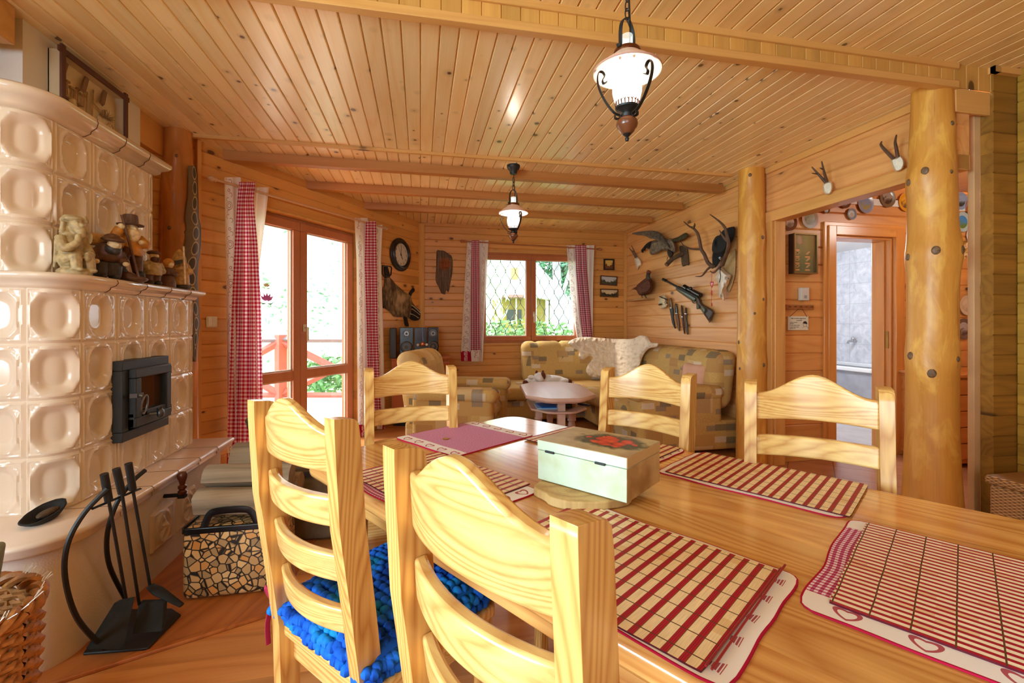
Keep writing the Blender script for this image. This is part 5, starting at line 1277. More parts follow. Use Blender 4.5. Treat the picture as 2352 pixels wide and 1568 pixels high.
rod('short wooden curtain rod over the back window', onY(1068, 554, YB - .085), onY(1372, 572, YB - .085), plain('brown_turned_wood', (168, 104, 60), .5))

# ------------------------------------------------------------------ on the patio wall
def wallP(px, py, h): return onP(px, py, .004 + h)
# light switch
q = onP(485, 739, 0); s_ = patio_s(q); Sx = axes(PW(s_, 0, q.z), PD, PN, (0, 0, 1)); sw = thing('light_switch', 'white double light switch on the pine wall beside the long curtain', 'switch', PW(s_, .001, q.z - .04))
m = MB(); m.M = Sx; m.rbox((0, .006, 0), (.082, .011, .082), .004, 2); m.build('plate', M['white'], sw)
for k in (-1, 1):
    m = MB(); m.M = Sx; m.rbox((k * .0175, .013, 0), (.034, .009, .068), .003, 2); m.build('rocker', M['white'], sw)
# clock
q = onP(918, 585, 0); Cm = axes(PW(patio_s(q), 0, q.z), PD, V((0, 0, 1)), PN); cl = thing('wall_clock', 'round black wall clock above the badger pelt', 'clock', PW(patio_s(q), .001, q.z - .2))
m = MB(); m.lathe([(.150, .004), (.205, .004), (.206, .018), (.19, .034), (.178, .036), (.17, .048), (.155, .05), (.142, .036), (.138, .03)], 48, Cm, cap=False); m.build('rim', plain('clock_black', (34, 28, 28), .35), cl)
m = MB(); m.lathe([(0, .018), (.145, .018)], 48, Cm, cap=False); m.build('dial', plain('clock_dial', (222, 214, 196), .6), cl)
blk = plain('numeral_ink', (40, 36, 34), .6)
for k in range(1, 13):
    a = pi / 2 - k * pi / 6; text_mesh('numeral', str(k), .036, Cm @ T(.112 * cos(a), .112 * sin(a), .0195), blk, cl)
def hand(name, ang, L, w, tail=.02):
    m = MB(); m.M = Cm @ R(ang, 'Z'); m.mm((-tail, -w / 2, .021), (L, w / 2, .023)); m.build(name, blk, cl)
hand('hour_hand', pi / 2 - 5 * pi / 6, .062, .008); hand('minute_hand', pi / 2, .098, .005); hand('second_hand', pi / 2 - 11 * pi / 6, .10, .002)
m = MB(); m.lathe([(0, .026), (.010, .024), (.010, .018)], 16, Cm); m.build('hub', blk, cl)
m = MB(); m.lathe([(0, .030), (.143, .029)], 40, Cm, cap=False); m.build('dial_glass', M['glass'], cl)
# badger pelt
pe = thing('badger_pelt', 'stretched badger pelt with dark paws and striped head, pinned below the clock', 'pelt', onP(930, 740, .003))
C7 = lambda pts: pxP(pts, 860, 540, 4.075)
t = NT('badger_fur', .95, .1); o_ = t.obj(); x, y, z = t.sep(o_); n = t.noise(t.comb(t.math('MULTIPLY', x, 30.), t.math('MULTIPLY', y, 30.), t.math('MULTIPLY', z, 12.)), 1, 4); n2 = t.noise(o_, 4.5, 2)
c = t.mix(t.remap(n, .3, .7), lin((84, 66, 50)), lin((164, 136, 102))); c = t.mix(t.math('MULTIPLY', t.remap(n2, .48, .62), .75), c, lin((60, 48, 40))); c = t.mix(t.math('MULTIPLY', t.remap(n2, .42, .3), .6), c, lin((214, 184, 140))); t.col(c); t.bump(n, .8, .01); fur = t.m
dkf = plain('dark_fur', (44, 32, 26), .95, var=.4, vscale=40, bump=.6, bscale=120)
fh = lambda x, y, d: .002 + .020 * min(1, d / 6) + .006 * noise.noise(V((x * .5, y * .5, 0)))
def pelt(name, pts, mat, res=2.2, hf=fh): m = MB(); plate(m, C7(pts), res, wallP, hf); return m.build(name, mat, pe, smooth=80)
pelt('body', [(95, 400), (125, 385), (160, 410), (205, 462), (262, 510), (305, 545), (340, 560), (352, 620), (378, 668), (352, 770), (300, 775), (270, 765), (185, 762), (150, 722), (92, 682), (52, 645), (48, 590), (60, 530), (88, 470)], fur)
pelt('tail', [(88, 300), (105, 285), (125, 298), (140, 350), (148, 385), (130, 405), (98, 405), (90, 350)], dkf)
pelt('paw', [(318, 550), (345, 505), (362, 492), (378, 505), (375, 525), (355, 545), (340, 575)], dkf)
pelt('paw', [(268, 755), (302, 760), (312, 800), (322, 848), (300, 854), (284, 842), (276, 800)], dkf)
pelt('paw', [(48, 620), (66, 630), (98, 678), (60, 674)], dkf)
pelt('head', [(345, 640), (375, 660), (412, 692), (440, 722), (438, 768), (398, 798), (335, 785), (330, 720)], dkf, hf=lambda x, y, d: .008 + .034 * min(1, d / 7))
m = MB(); W_ = plain('white_fur', (216, 196, 164), .95, bump=.5)
for st in ([(352, 690), (385, 715), (425, 745)], [(340, 735), (372, 750), (412, 775)], [(350, 655), (392, 688), (432, 728)]):
    pts = [wallP(*C7([q])[0], .036) for q in st]; m = MB(); m.tube(spline(pts, 4), .010, 6, flat=.5); m.build('white_stripe', W_, pe)
m = MB(); m.tube([wallP(*C7([q])[0], .025) for q in [(75, 285), (152, 292), (160, 310), (154, 372), (135, 385), (85, 380), (72, 360), (75, 285)]], .008, 8); m.build('strap_loop', M['black'], pe)

# ------------------------------------------------------------------ on the back wall
wallB = lambda px, py, h: onY(px, py, YB - .004 - h)
# carved face plaque
mk = thing('face_plaque', "weathered wooden plaque carved with a bearded man's face", 'wall carving', onY(1020, 675, YB - .002))
mp = C7([(583, 150), (615, 143), (650, 145), (690, 172), (727, 205), (733, 300), (728, 360), (712, 440), (694, 532), (680, 518), (670, 520), (662, 553), (640, 548), (625, 538), (598, 480), (573, 420), (578, 300)])
def mh(x, y, d):
    X, Y = (x - 1021.5) / 13, (y - 607) / 13; h = .030 * min(1, d / 2.5)
    h += .004 * sin((x + .7 * sin(y * .35)) * 2.6) * (1 if y > 612 or y < 592 else .3)
    h += .030 * math.exp(-(X / .28) ** 2 - ((Y + .05) / .45) ** 2) - .014 * math.exp(-((abs(X) - .5) / .2) ** 2 - ((Y + .25) / .16) ** 2) + .012 * math.exp(-((abs(X) - .62) / .3) ** 2 - ((Y - .2) / .22) ** 2) + .012 * math.exp(-((Y + .45) / .14) ** 2) * (abs(X) < 1) + .016 * math.exp(-((Y - .5 - .12 * X * X) / .14) ** 2) * (abs(X) < 1.1); return h
t = NT('weathered_plaque', .85); x, y, z = t.sep(t.obj()); n = t.noise(t.comb(t.math('MULTIPLY', x, 90.), t.math('MULTIPLY', y, 60.), t.math('MULTIPLY', z, 5.)), 1, 4)
c = t.mix(t.remap(n, .3, .7), lin((72, 54, 44)), lin((140, 116, 96))); dz = t.math('SUBTRACT', z, .405); d = t.math('SQRT', t.math('ADD', t.math('MULTIPLY', t.math('MULTIPLY', t.math('SUBTRACT', x, .008), t.math('SUBTRACT', x, .008)), 1.), t.math('MULTIPLY', dz, dz)))
c = t.mix(t.remap(d, .10, .06), c, t.mix(t.remap(n, .3, .7), lin((110, 58, 26)), lin((166, 96, 48)))); t.col(c); plq = t.m
m = MB(); plate(m, mp, .8, wallB, mh); m.build('carving', plq, mk, smooth=60)
# three little pictures
def picture(label, x0, y0, x1, y1, fcol, sky, hill, tilt=0, group='little framed pictures by the curtain', fw=.014):
    a, b = onY(x0, y1, YB), onY(x1, y0, YB); w, h = b.x - a.x, b.z - a.z; root = thing('framed_picture', label, 'picture', (a.x + w / 2, YB - .001, a.z), 0, group)
    Px = T(a.x + w / 2, YB, a.z + h / 2) @ R(tilt, 'Y') @ axes((0, 0, 0), (1, 0, 0), (0, -1, 0), (0, 0, 1))
    m = MB(); frame_rect(m, -w / 2, w / 2, -h / 2, h / 2, fw, .001, .018, Px); m.build('frame', plain('picture_frame', fcol, .5), root)
    t = NT('little_landscape', .5); ux, uz, _ = t.sep(t.uv()); n = t.noise(t.uv(), 7, 4); hz = t.math('ADD', .30, t.math('MULTIPLY', t.math('SUBTRACT', n, .5), 1.1)); hz2 = t.math('ADD', hz, t.math('MULTIPLY', t.math('ABSOLUTE', t.math('SUBTRACT', ux, .5)), .8))
    t.col(t.mix(t.math('LESS_THAN', uz, hz2), lin(sky), t.mix(t.remap(n, .4, .6), lin(hill), lin(tuple(q * .5 for q in hill)))))
    m = MB(); m.M = Px; m.quad((-w / 2 + fw, .006, -h / 2 + fw), (w / 2 - fw, .006, -h / 2 + fw), (w / 2 - fw, .006, h / 2 - fw), (-w / 2 + fw, .006, h / 2 - fw), [(0, 0), (1, 0), (1, 1), (0, 1)]); m.build('picture', t.m, root)
picture('small dark-framed picture of a brown house, topmost of the three', 1386, 595, 1410, 620, (38, 22, 14), (226, 186, 96), (150, 86, 36), fw=.02)
picture('long little picture of snowy mountains, middle one of the three', 1378, 634, 1417, 655, (98, 52, 30), (196, 196, 190), (86, 88, 58), .05)
picture('long little picture of a lake with firs, lowest of the three', 1378, 664, 1419, 682, (96, 56, 28), (224, 196, 150), (70, 66, 40), .02)

# ------------------------------------------------------------------ hi-fi on its corner cabinet
cab = thing('corner_cabinet', 'reddish brown corner cabinet under the black stereo', 'cabinet', (.05, 5.75, 0)); cp = [(-.335, 5.49), (-.02, 5.40), (.36, 5.62), (.36, 6.12), (.04, 6.12)]
cw_ = wood('cabinet_red_pine', (190, 104, 52), (150, 72, 32), axis=2, knots=0, rough=.4, rings=6, rw=.3)
m = MB(); m.prism(cp, .06, .77); m.build('carcass', cw_, cab); m = MB(); cx_, cy_ = .08, 5.75; m.prism([(cx_ + (x - cx_) * 1.04, cy_ + (y - cy_) * 1.04) for x, y in cp[1:3]] + [(.375, 6.13), (.06, 6.13), (-.34, 5.495)], .77, .80); m.build('top', cw_, cab, bevel=.004)
m = MB(); m.prism([(x * .95, 5.75 + (y - 5.75) * .93) for x, y in cp], 0, .06); m.build('plinth', M['iron_dark'], cab)
dn = V((.5, -.866, 0))
m = MB(); m.M = axes((.17, 5.508 - .012, 0), (.866, .5, 0), (.5, -.866, 0), (0, 0, 1)); m.mm((-.20, -.01, .10), (.20, .008, .74)); cd_ = m.build('door', cw_, cab, bevel=.006)
m = MB(); m.M = axes((.17, 5.496, 0), (.866, .5, 0), (.5, -.866, 0), (0, 0, 1)); m.ball((.16, .02, .45), .014); m.build('knob', M['brass'], cd_)
cone, ring_ = plain('speaker_cone', (96, 78, 60), .6), plain('speaker_ring', (120, 124, 128), .3, metal=.7)
def speaker(x0, x1, y0, y1, label):
    z0, z1 = .8012, 1.165; root = thing('speaker', label, 'speaker', ((x0 + x1) / 2, (y0 + y1) / 2, z0), 0, 'stereo speakers'); m = MB(); m.mm((x0, y0, z0), (x1, y1, z1)); m.build('enclosure', M['black'], root, bevel=.006)
    xc = (x0 + x1) / 2
    for zc, r in ((1.09, .045), (.93, .066)):
        Mx = axes((xc, y0 - .001, zc), (1, 0, 0), (0, 0, 1), (0, -1, 0))
        m = MB(); m.lathe([(r, 0), (r * 1.08, .004), (r * 1.08, .008), (r, .009), (r * .92, .004)], 24, Mx); dr_ = m.build('driver_ring', ring_ if r < .05 else M['black'], root); m = MB(); m.lathe([(r * .92, .003), (r * .8, .006), (r * .35, .0005), (r * .3, .006), (0, .009)], 24, Mx); m.build('cone', cone, dr_)
speaker(-.245, -.085, 5.54, 5.70, 'black stereo speaker nearer the patio curtain'); speaker(.085, .215, 5.60, 5.80, 'black stereo speaker nearer the back window')
st = thing('stereo_unit', 'black stereo unit between its two speakers', 'stereo', (0, 5.72, .8012)); m = MB(); m.mm((-.075, 5.60, .8012), (.075, 5.82, 1.163)); m.build('housing', M['black'], st, bevel=.005)
m = MB(); m.mm((-.055, 5.594, 1.0), (.055, 5.60, 1.14)); m.build('front_panel', plain('purple_black', (46, 28, 40), .2), st); m = MB(); m.mm((-.05, 5.595, .86), (.05, 5.60, .93)); m.build('display', plain('grey_display', (66, 70, 66), .2), st)
m = MB(); m.rbox((-.318, 5.52, .98), (.075, .10, .355), .008, 2); single(m, 'dark_case', plain('dark_brown_case', (44, 34, 28), .5), 'narrow dark case standing at the curtain end of the stereo', 'case')
orn = thing('bauble_ornament', 'shiny bauble ornament on a blue ribbon hanging before the stereo', 'ornament', (.02, 5.575, .93)); m = MB(); m.ball((.02, 5.575, .96), .032); m.build('bauble', plain('copper_bauble', (206, 126, 84), .15, metal=.6), orn)
for dx_ in (-.052, .052): m = MB(); m.ball((.02 + dx_, 5.58, .953), .018); m.build('small_bauble', plain('pearl_bauble', (230, 210, 196), .2), orn)
m = MB(); m.tube([(.03, 5.585, .99), (.022, 5.588, 1.163)], .004, 6); m.build('ribbon', plain('blue_ribbon', (126, 150, 220), .5), orn)

# ------------------------------------------------------------------ corner sofa
so = thing('corner_sofa', 'mustard patchwork corner sofa along the back and trophy walls', 'sofa', (1.9, 5.2, 0)); SF = M['sofa']
def grooves(axis, pos, depth, w=.022):
    def f(p):
        g = sum(math.exp(-((p[axis] - q) / w) ** 2) for q in pos); k = 1 - depth * min(1, g); p = V(p)
        for i in range(3):
            if i != axis: p[i] *= k
        return p
    return f
def lean(ax, k, f=None):
    def g(p):
        p = V(f(p)) if f else V(p); p[ax] += k * (p.z); return p
    return g
m = MB(); m.rbox((1.95, 5.66, .185), (1.94, .86, .27), .05, 4, seg=6); m.build('base', SF, so)
m = MB(); m.rbox((2.44, 4.48, .185), (.98, 1.60, .27), .03, 4, seg=6); m.build('base', SF, so)
m = MB(); m.rbox((1.42, 5.56, .375), (1.02, .80, .16), .065, 5, seg=8); m.build('seat_cushion', SF, so)
m = MB(); m.rbox((2.33, 5.50, .375), (.84, .86, .16), .06, 5, seg=8); m.build('seat_cushion', SF, so)
m = MB(); m.rbox((2.28, 4.48, .375), (.86, 1.22, .16), .06, 5, seg=8); m.build('seat_cushion', SF, so)
m = MB(); m.rbox((2.02, 5.95, .69), (1.36, .26, .56), .10, 6, seg=24, warp=lean(1, .14, grooves(0, (-.47, -.15, .17, .5), .10))); m.build('backrest', SF, so)
m = MB(); m.rbox((2.775, 4.72, .68), (.28, 2.02, .56), .11, 6, seg=30, warp=lean(0, .14, grooves(1, (-.78, -.48, -.16, .16, .5), .09))); m.build('backrest', SF, so)
m = MB(); m.rbox((2.72, 5.86, .66), (.36, .30, .46), .10, 5, seg=6, M=R(0, 'Z')); m.build('corner_back', SF, so)
m = MB(); m.rbox((2.32, 3.80, .33), (.84, .23, .56), .05, 4, seg=5); m.build('arm_panel', SF, so)
m = MB(); m.rbox((2.30, 3.80, .575), (.90, .27, .13), .06, 6, seg=6); m.build('arm_rest', SF, so)
# sheepskin over the corner
sk = thing('sheepskin', 'creamy sheepskin thrown over the corner of the sofa', 'throw', (2.3, 5.4, .46))
def t_skin(px, py):
    r = _ray(px, py); t = 5.7
    for _ in range(6):
        z = EYE + r.z * t; a = (5.70 + .20 * (z - .45)) / r.y; b = (2.52 + .22 * (z - .45)) / r.x if r.x > .05 else 99
        k = 14.; t = -math.log(math.exp(-k * a) + math.exp(-k * b)) / k
    return t
skp = [(1305, 788), (1318, 778), (1345, 774), (1400, 777), (1450, 778), (1470, 770), (1488, 774), (1496, 786), (1512, 788), (1508, 797), (1492, 800), (1478, 815), (1469, 840), (1456, 868), (1464, 888), (1440, 894), (1412, 886), (1385, 871), (1352, 862), (1347, 845), (1362, 822), (1352, 818), (1340, 826), (1329, 820), (1330, 806), (1318, 800)]
def sh(x, y, d): return .012 + .075 * min(1, d / 7) ** .6 + .034 * noise.noise(V((x * .14, y * .14, 2))) + .016 * noise.noise(V((x * .42, y * .42, 7))) * min(1, d / 2)
m = MB(); plate(m, skp, 1.3, lambda x, y, h: onD(x, y, t_skin(x, y) - .02 - h), sh); m.build('fleece', M['wool'], sk, smooth=90)
# little cushion against the arm
cu = thing('throw_cushion', 'small pink cushion with a red check edge at the arm end of the sofa', 'cushion', (2.64, 3.97, .52))
m = MB(); m.M = T(2.63, 3.97, .675) @ R(.25, 'Z') @ R(.25, 'Y'); m.rbox((0, 0, 0), (.10, .28, .27), .05, 5, seg=5, warp=lambda p: V((p.x * (1.15 - 5.2 * (p.y ** 2 + p.z ** 2) * .45), p.y * (1 + .9 * abs(p.z)), p.z * (1 + .9 * abs(p.y))))); m.build('cover', plain('dusty_pink_cotton', (214, 164, 134), .9, var=.1), cu)
t = NT('check_edge', .9); x, y, z = t.sep(t.obj()); k = t.math('ADD', t.math('FLOOR', t.math('DIVIDE', y, .016)), t.math('FLOOR', t.math('DIVIDE', z, .016))); t.col(t.mix(t.math('GREATER_THAN', t.math('FRACT', t.math('MULTIPLY', k, .5)), .25), lin((236, 226, 216)), lin((180, 24, 40))))
m = MB(); m.M = T(2.63, 3.97, .675) @ R(.25, 'Z') @ R(.25, 'Y'); m.rbox((-.012, 0, -.125), (.085, .30, .055), .02, 3, seg=3); m.build('check_band', t.m, cu)

# cow soft toy on the seat
cw0 = V((1.52, 5.36, .458)); cow = thing('cow_plush', 'white and brown cow soft toy lying on the sofa behind the coffee table', 'soft toy', cw0)
wf, bf = plain('white_plush', (236, 230, 224), .95, bump=.7, bscale=160), plain('brown_plush', (96, 44, 26), .95, bump=.6, bscale=160)
m = MB(); m.M = T(*cw0); m.ball((.03, .03, .055), (.22, .10, .06)); m.ball((-.16, .02, .045), (.12, .08, .045)); m.ball((.20, .0, .04), (.10, .07, .04)); m.build('body', wf, cow, remesh=.012)
m = MB(); m.M = T(*cw0); m.ball((-.10, -.05, .10), (.075, .065, .06)); m.ball((-.11, -.11, .085), (.045, .035, .035)); m.build('head', wf, cow, remesh=.010)
for dx_ in (-.205, .005): m = MB(); m.M = T(*cw0); m.ball((dx_, -.04, .10), (.042, .016, .028)); m.build('ear', wf, cow)
for dx_ in (-.135, -.055): m = MB(); m.M = T(*cw0); m.ball((dx_, -.04, .158), (.016, .014, .024)); m.build('horn', bf, cow)
m = MB(); m.M = T(*cw0); m.ball((-.066, -.075, .118), (.034, .045, .048)); m.build('face_patch', bf, cow)
for dx_ in (-.27, .29): m = MB(); m.M = T(*cw0); m.ball((dx_, -.02, .032), (.035, .032, .032)); m.build('hoof', bf, cow)

# ------------------------------------------------------------------ coffee table
ct = V((1.33, 4.37, 0)); CTZ = radians(-8)
tbm = wood('beech_veneer', (214, 178, 158), (196, 152, 130), axis=1, knots=0, rough=.3, rings=6, rw=.3)
cof = thing('coffee_table', 'pale beech coffee table with a lower shelf in front of the sofa', 'coffee table', ct, CTZ)
oct_ = lambda a, b, c: [(p[0], p[1]) for p in [(x, y) for x, y in [(-a, -b + c * 1.5), (-a + c, -b + .03), (-a + c + .06, -b), (a - c - .06, -b), (a - c, -b + .03), (a, -b + c * 1.5), (a, b - c * 1.5), (a - c, b - .03), (a - c - .06, b), (-a + c + .06, b), (-a + c, b - .03), (-a, b - c * 1.5)]]]
m = MB(); m.prism(oct_(.33, .58, .15), .515, .552); m.build('top', tbm, cof, local=True, bevel=.012, bseg=3)
m = MB(); m.prism(oct_(.30, .54, .14), .50, .515); m.build('under_top', tbm, cof, local=True, bevel=.006)
m = MB(); m.prism(oct_(.27, .44, .13), .385, .405); m.build('shelf', tbm, cof, local=True, bevel=.006)
for x, y in ((0, -.36), (0, .36), (-.16, .05), (.16, -.05)):
    m = MB(); m.mm((x - .035, y - .035, .26), (x + .035, y + .035, .50)); m.lathe([(.030, 0), (.034, .03), (.030, .12), (.038, .20), (.030, .235), (.044, .245), (.044, .262)], 18, T(x, y, 0)); m.build('leg', tbm, cof, local=True, bevel=.003)
Lc = T(ct.x, ct.y, 0) @ R(CTZ, 'Z')
def shelf_box(name, mat, c, size, rz, label, cat, group=None): m = MB(); m.M = Lc; m.rbox(c, size, .006, 2, M=R(rz, 'Z')); return single(m, name, mat, label, cat, group)
shelf_box('magazine', plain('white_blue_cover', (176, 206, 232), .3), (-.12, -.18, .412), (.20, .27, .011), 0, 'blue and white magazine on the coffee table shelf, lowest of the stack', 'magazine')
shelf_box('magazine', plain('blue_cover', (40, 110, 190), .3), (-.115, -.17, .423), (.20, .26, .009), .12, 'bright blue magazine on top of the stack on the coffee table shelf', 'magazine')
shelf_box('leather_pouch', plain('black_leather', (24, 24, 28), .35), (-.02, -.24, .426), (.13, .09, .038), .3, 'black zipped pouch on the coffee table shelf', 'pouch')
shelf_box('remote_control', plain('dark_remote', (30, 32, 36), .4), (.16, -.25, .414), (.045, .15, .016), .6, 'dark remote control at the right end of the coffee table shelf', 'remote')

# ------------------------------------------------------------------ armchair
ac = thing('armchair', 'pale patchwork armchair with pleated back, facing the coffee table', 'armchair', (.36, 4.52, 0), radians(-109))
L_ = dict(local=True)
m = MB(); m.rbox((0, .0, .17), (.80, .80, .28), .04, 3, seg=4); m.build('base', SF, ac, **L_)
m = MB(); m.rbox((0, .06, .36), (.54, .72, .17), .075, 5, seg=6); m.build('seat_cushion', SF, ac, **L_)
def backw(p):
    p = V(grooves(0, (-.24, -.08, .08, .24), .07, .018)(p)); p.y -= .34 * (p.z + .3) ** 1.2 * .55 if p.z > -.3 else 0; return p
m = MB(); m.rbox((0, -.29, .62), (.82, .26, .66), .12, 6, seg=22, warp=backw); m.build('backrest', SF, ac, **L_)
for s in (-1, 1):
    m = MB(); m.rbox((s * .40, .07, .30), (.19, .74, .54), .05, 4, seg=4); m.build('arm_panel', SF, ac, **L_)
    m = MB(); m.rbox((s * .40, .10, .565), (.225, .76, .13), .062, 6, seg=6); m.build('arm_rest', SF, ac, **L_)

# ------------------------------------------------------------------ snakeskin on the left post
sn = thing('snakeskin', 'long patterned snakeskin hanging down the dark log post', 'snakeskin', (-1.56, 3.47, .95))
t = NT('snake_scales', .6); u, v, _ = t.sep(t.uv()); o_ = t.uv()
vo = t.n('ShaderNodeTexVoronoi'); t.L.new(t.comb(t.math('MULTIPLY', u, 34.), t.math('MULTIPLY', v, 150.), 0.), vo.inputs['Vector'])
c = t.mix(t.remap(vo.outputs['Distance'], .2, .6), lin((168, 140, 96)), lin((92, 66, 42)))
ph = t.math('FRACT', t.math('MULTIPLY', v, 13.)); dv = t.math('SUBTRACT', ph, .5); du = t.math('SUBTRACT', u, .68); d = t.math('SQRT', t.math('ADD', t.math('MULTIPLY', dv, dv), t.math('MULTIPLY', t.math('MULTIPLY', du, du), 5.)))
c = t.mix(t.math('LESS_THAN', d, .40), c, t.mix(t.remap(vo.outputs['Distance'], .2, .6), lin((112, 96, 70)), lin((62, 50, 38)))); c = t.mix(t.math('MULTIPLY', t.math('LESS_THAN', t.math('ABSOLUTE', t.math('SUBTRACT', d, .42)), .05), .8), c, lin((206, 182, 136))); c = t.mix(t.math('GREATER_THAN', u, .93), c, lin((44, 32, 24))); t.col(c); t.bump(vo.outputs['Distance'], .5, .004)
rows = [(380, 433, 449), (400, 432, 453), (450, 431, 455), (500, 424, 456), (520, 427, 461), (560, 424, 461), (585, 416, 459), (602, 409, 455), (640, 409, 453), (700, 430, 456), (740, 434, 459), (790, 438, 453), (830, 444, 450)]
def snf(u, v):
    y = lerp(380, 830, v); x = lerp(interp([(r[0], r[1]) for r in rows], y), interp([(r[0], r[2]) for r in rows], y), u)
    r = _ray(x, y); c0 = V((-1.665, 3.56)); d2 = V((r.x, r.y)); a = d2.dot(d2); b = -2 * d2.dot(c0); R_ = .122; cc = c0.dot(c0) - R_ * R_; D = b * b - 4 * a * cc
    tm = -b / (2 * a); t = (-b - sqrt(max(D, 0))) / (2 * a); p = V((0, 0, EYE)) + r * min(t, tm); return p
m = MB(); m.grid(snf, 10, 60); m.build('skin', t.m, sn, solid=.004, smooth=80)
# ------------------------------------------------------------------ hunting trophies on the right wall
def onWall(off=0.): return lambda px, py, h: onX(px, py, XR - .003 - off - h)
wR = lambda px, py, h=0.: onX(px, py, XR - .003 - h)
C78 = lambda pts: pxP(pts, 1460, 500, 7.84)          # survey sheets of the wall
C35 = lambda pts: pxP(pts, 1420, 460, 3.565)
C11 = lambda pts: pxP(pts, 1480, 640, 11.2)
dome = lambda H, e, nz=.0, f=.6: (lambda x, y, d: .002 + H * min(1, d / e) ** .6 + nz * noise.noise(V((x * f, y * f, 1))))
def pl(root, name, pts, mat, H, e, off=0., res=.8, nz=0., f=.6, hf=None, sm=70):
    m = MB(); plate(m, pts, res, onWall(off), hf or dome(H, e, nz, f)); return m.build(name, mat, root, smooth=sm)
# bird of prey
feather = plain('mottled_feathers', (132, 114, 96), .9, var=.6, vscale=26, bump=.8, bscale=70); darkf = plain('dark_feathers', (48, 38, 30), .9, var=.5, vscale=30, bump=.8, bscale=90)
eg = thing('mounted_bird', 'stuffed bird of prey with spread wings on a wall branch', 'mounted bird', wR(1545, 608, .02))
fw_ = lambda x, y, d: .004 + .035 * min(1, d / 4) + .006 * sin((x * .8 + y * 1.3) * 2.2)
pl(eg, 'wing', C78([(-60, 275), (60, 250), (200, 235), (330, 232), (430, 262), (500, 320), (560, 400), (610, 470), (640, 560), (590, 560), (520, 510), (430, 440), (340, 385), (250, 370), (180, 330), (60, 312), (-40, 300)]), feather, 0, 1, .12, .7, hf=fw_)
pl(eg, 'wing', C78([(95, 590), (130, 540), (200, 460), (290, 415), (335, 440), (320, 520), (240, 560), (190, 545), (170, 600), (150, 585), (130, 635)]), darkf, 0, 1, .06, .7, hf=fw_)
pl(eg, 'body', C78([(250, 600), (280, 430), (400, 400), (560, 380), (650, 370), (720, 460), (745, 600), (680, 640), (600, 590), (520, 590), (440, 620), (350, 660), (275, 665)]), feather, .085, 5, .05, .7, .008)
pl(eg, 'tail', C78([(640, 390), (760, 345), (880, 275), (935, 282), (955, 335), (900, 380), (780, 425), (690, 450)]), plain('olive_feathers', (74, 64, 34), .9, var=.5, vscale=30), .03, 3, .07, .7, .006)
pl(eg, 'head', C78([(570, 575), (650, 590), (685, 640), (660, 700), (610, 720), (575, 660)]), darkf, .06, 3, .07, .7, .004)
m = MB(); m.tube([wR(*C78([(575, 700)])[0], .12), wR(*C78([(565, 770)])[0], .12)], .006, 6); m.tube([wR(*C78([(610, 700)])[0], .11), wR(*C78([(620, 735)])[0], .11)], .006, 6); m.build('talons', plain('talon_yellow', (120, 96, 60), .6), eg)
m = MB(); a, b, c = wR(*C78([(552, 850)])[0], .20), wR(*C78([(680, 730)])[0], .11), wR(*C78([(860, 640)])[0], .02); m.tube(spline([a, b, c], 5), .026, 10); m.build('branch', M['bark'], eg); m = MB(); d = (b - a).normalized(); m.tube([a - d * .002, a + d * .004], .0235, 10); m.build('cut_end', plain('cut_wood', (132, 84, 54), .8), eg)
pl(eg, 'bark_board', C78([(788, 520), (860, 505), (930, 545), (965, 830), (920, 850), (838, 868), (815, 690)]), M['bark'], .02, 1.5, 0, .8, .004)
# little roe skull in the corner
def antler(m, pts, rs, k=5): P = spline(pts, k); m.tube(P, [interp([(i / (len(rs) - 1), r) for i, r in enumerate(rs)], j / (len(P) - 1)) for j in range(len(P))], 7)
def roe(label, sk, ants, base, conv, grp=None):
    root = thing('roe_antlers', label, 'antlers', onX(*conv([sk[-1]])[0], XR - base - .002), 0, grp)
    m = MB(); plate(m, conv(sk), .8, lambda a, b, h: onX(a, b, XR - base - .002 - h), dome(.045, 3, .003)); m.build('skull', M['bone'], root, smooth=70)
    for A in ants:
        m = MB()
        for j, pts in enumerate(A):
            n = len(pts); antler(m, [onX(*conv([p])[0], XR - base - .03 - .07 * i / (n - 1) - (.04 if j else 0)) for i, p in enumerate(pts)], [.011, .009, .004] if j == 0 else [.007, .003])
        m.build('antler', M['antler'], root)
    return root
roe('small roe skull with thin antlers in the corner of the trophy wall', [(133, 478), (160, 465), (186, 490), (192, 528), (172, 545), (163, 570), (152, 556), (140, 512)], [[[(142, 470), (118, 425), (88, 388)]], [[(152, 466), (130, 415), (108, 368)], [(133, 425), (116, 412)]]], 0, C35)
L26 = lambda pts: pxP(pts, 1700, 100, 2.613)
roe('roe antlers on the header nearer the middle log post', [(500, 842), (545, 828), (556, 862), (542, 902), (520, 906), (501, 890)], [[[(515, 835), (480, 795), (430, 740)], [(466, 782), (432, 778)]], [[(522, 830), (508, 785), (489, 706)], [(500, 756), (480, 746)]]], .03, L26, 'roe antlers on the header board')
roe('roe antlers on the header beside the thick log post', [(908, 697), (940, 684), (966, 674), (987, 710), (972, 756), (936, 768), (915, 735)], [[[(922, 692), (880, 650), (846, 610), (849, 588)]], [[(946, 682), (938, 630), (931, 590), (938, 548)]]], .03, L26, 'roe antlers on the header board')
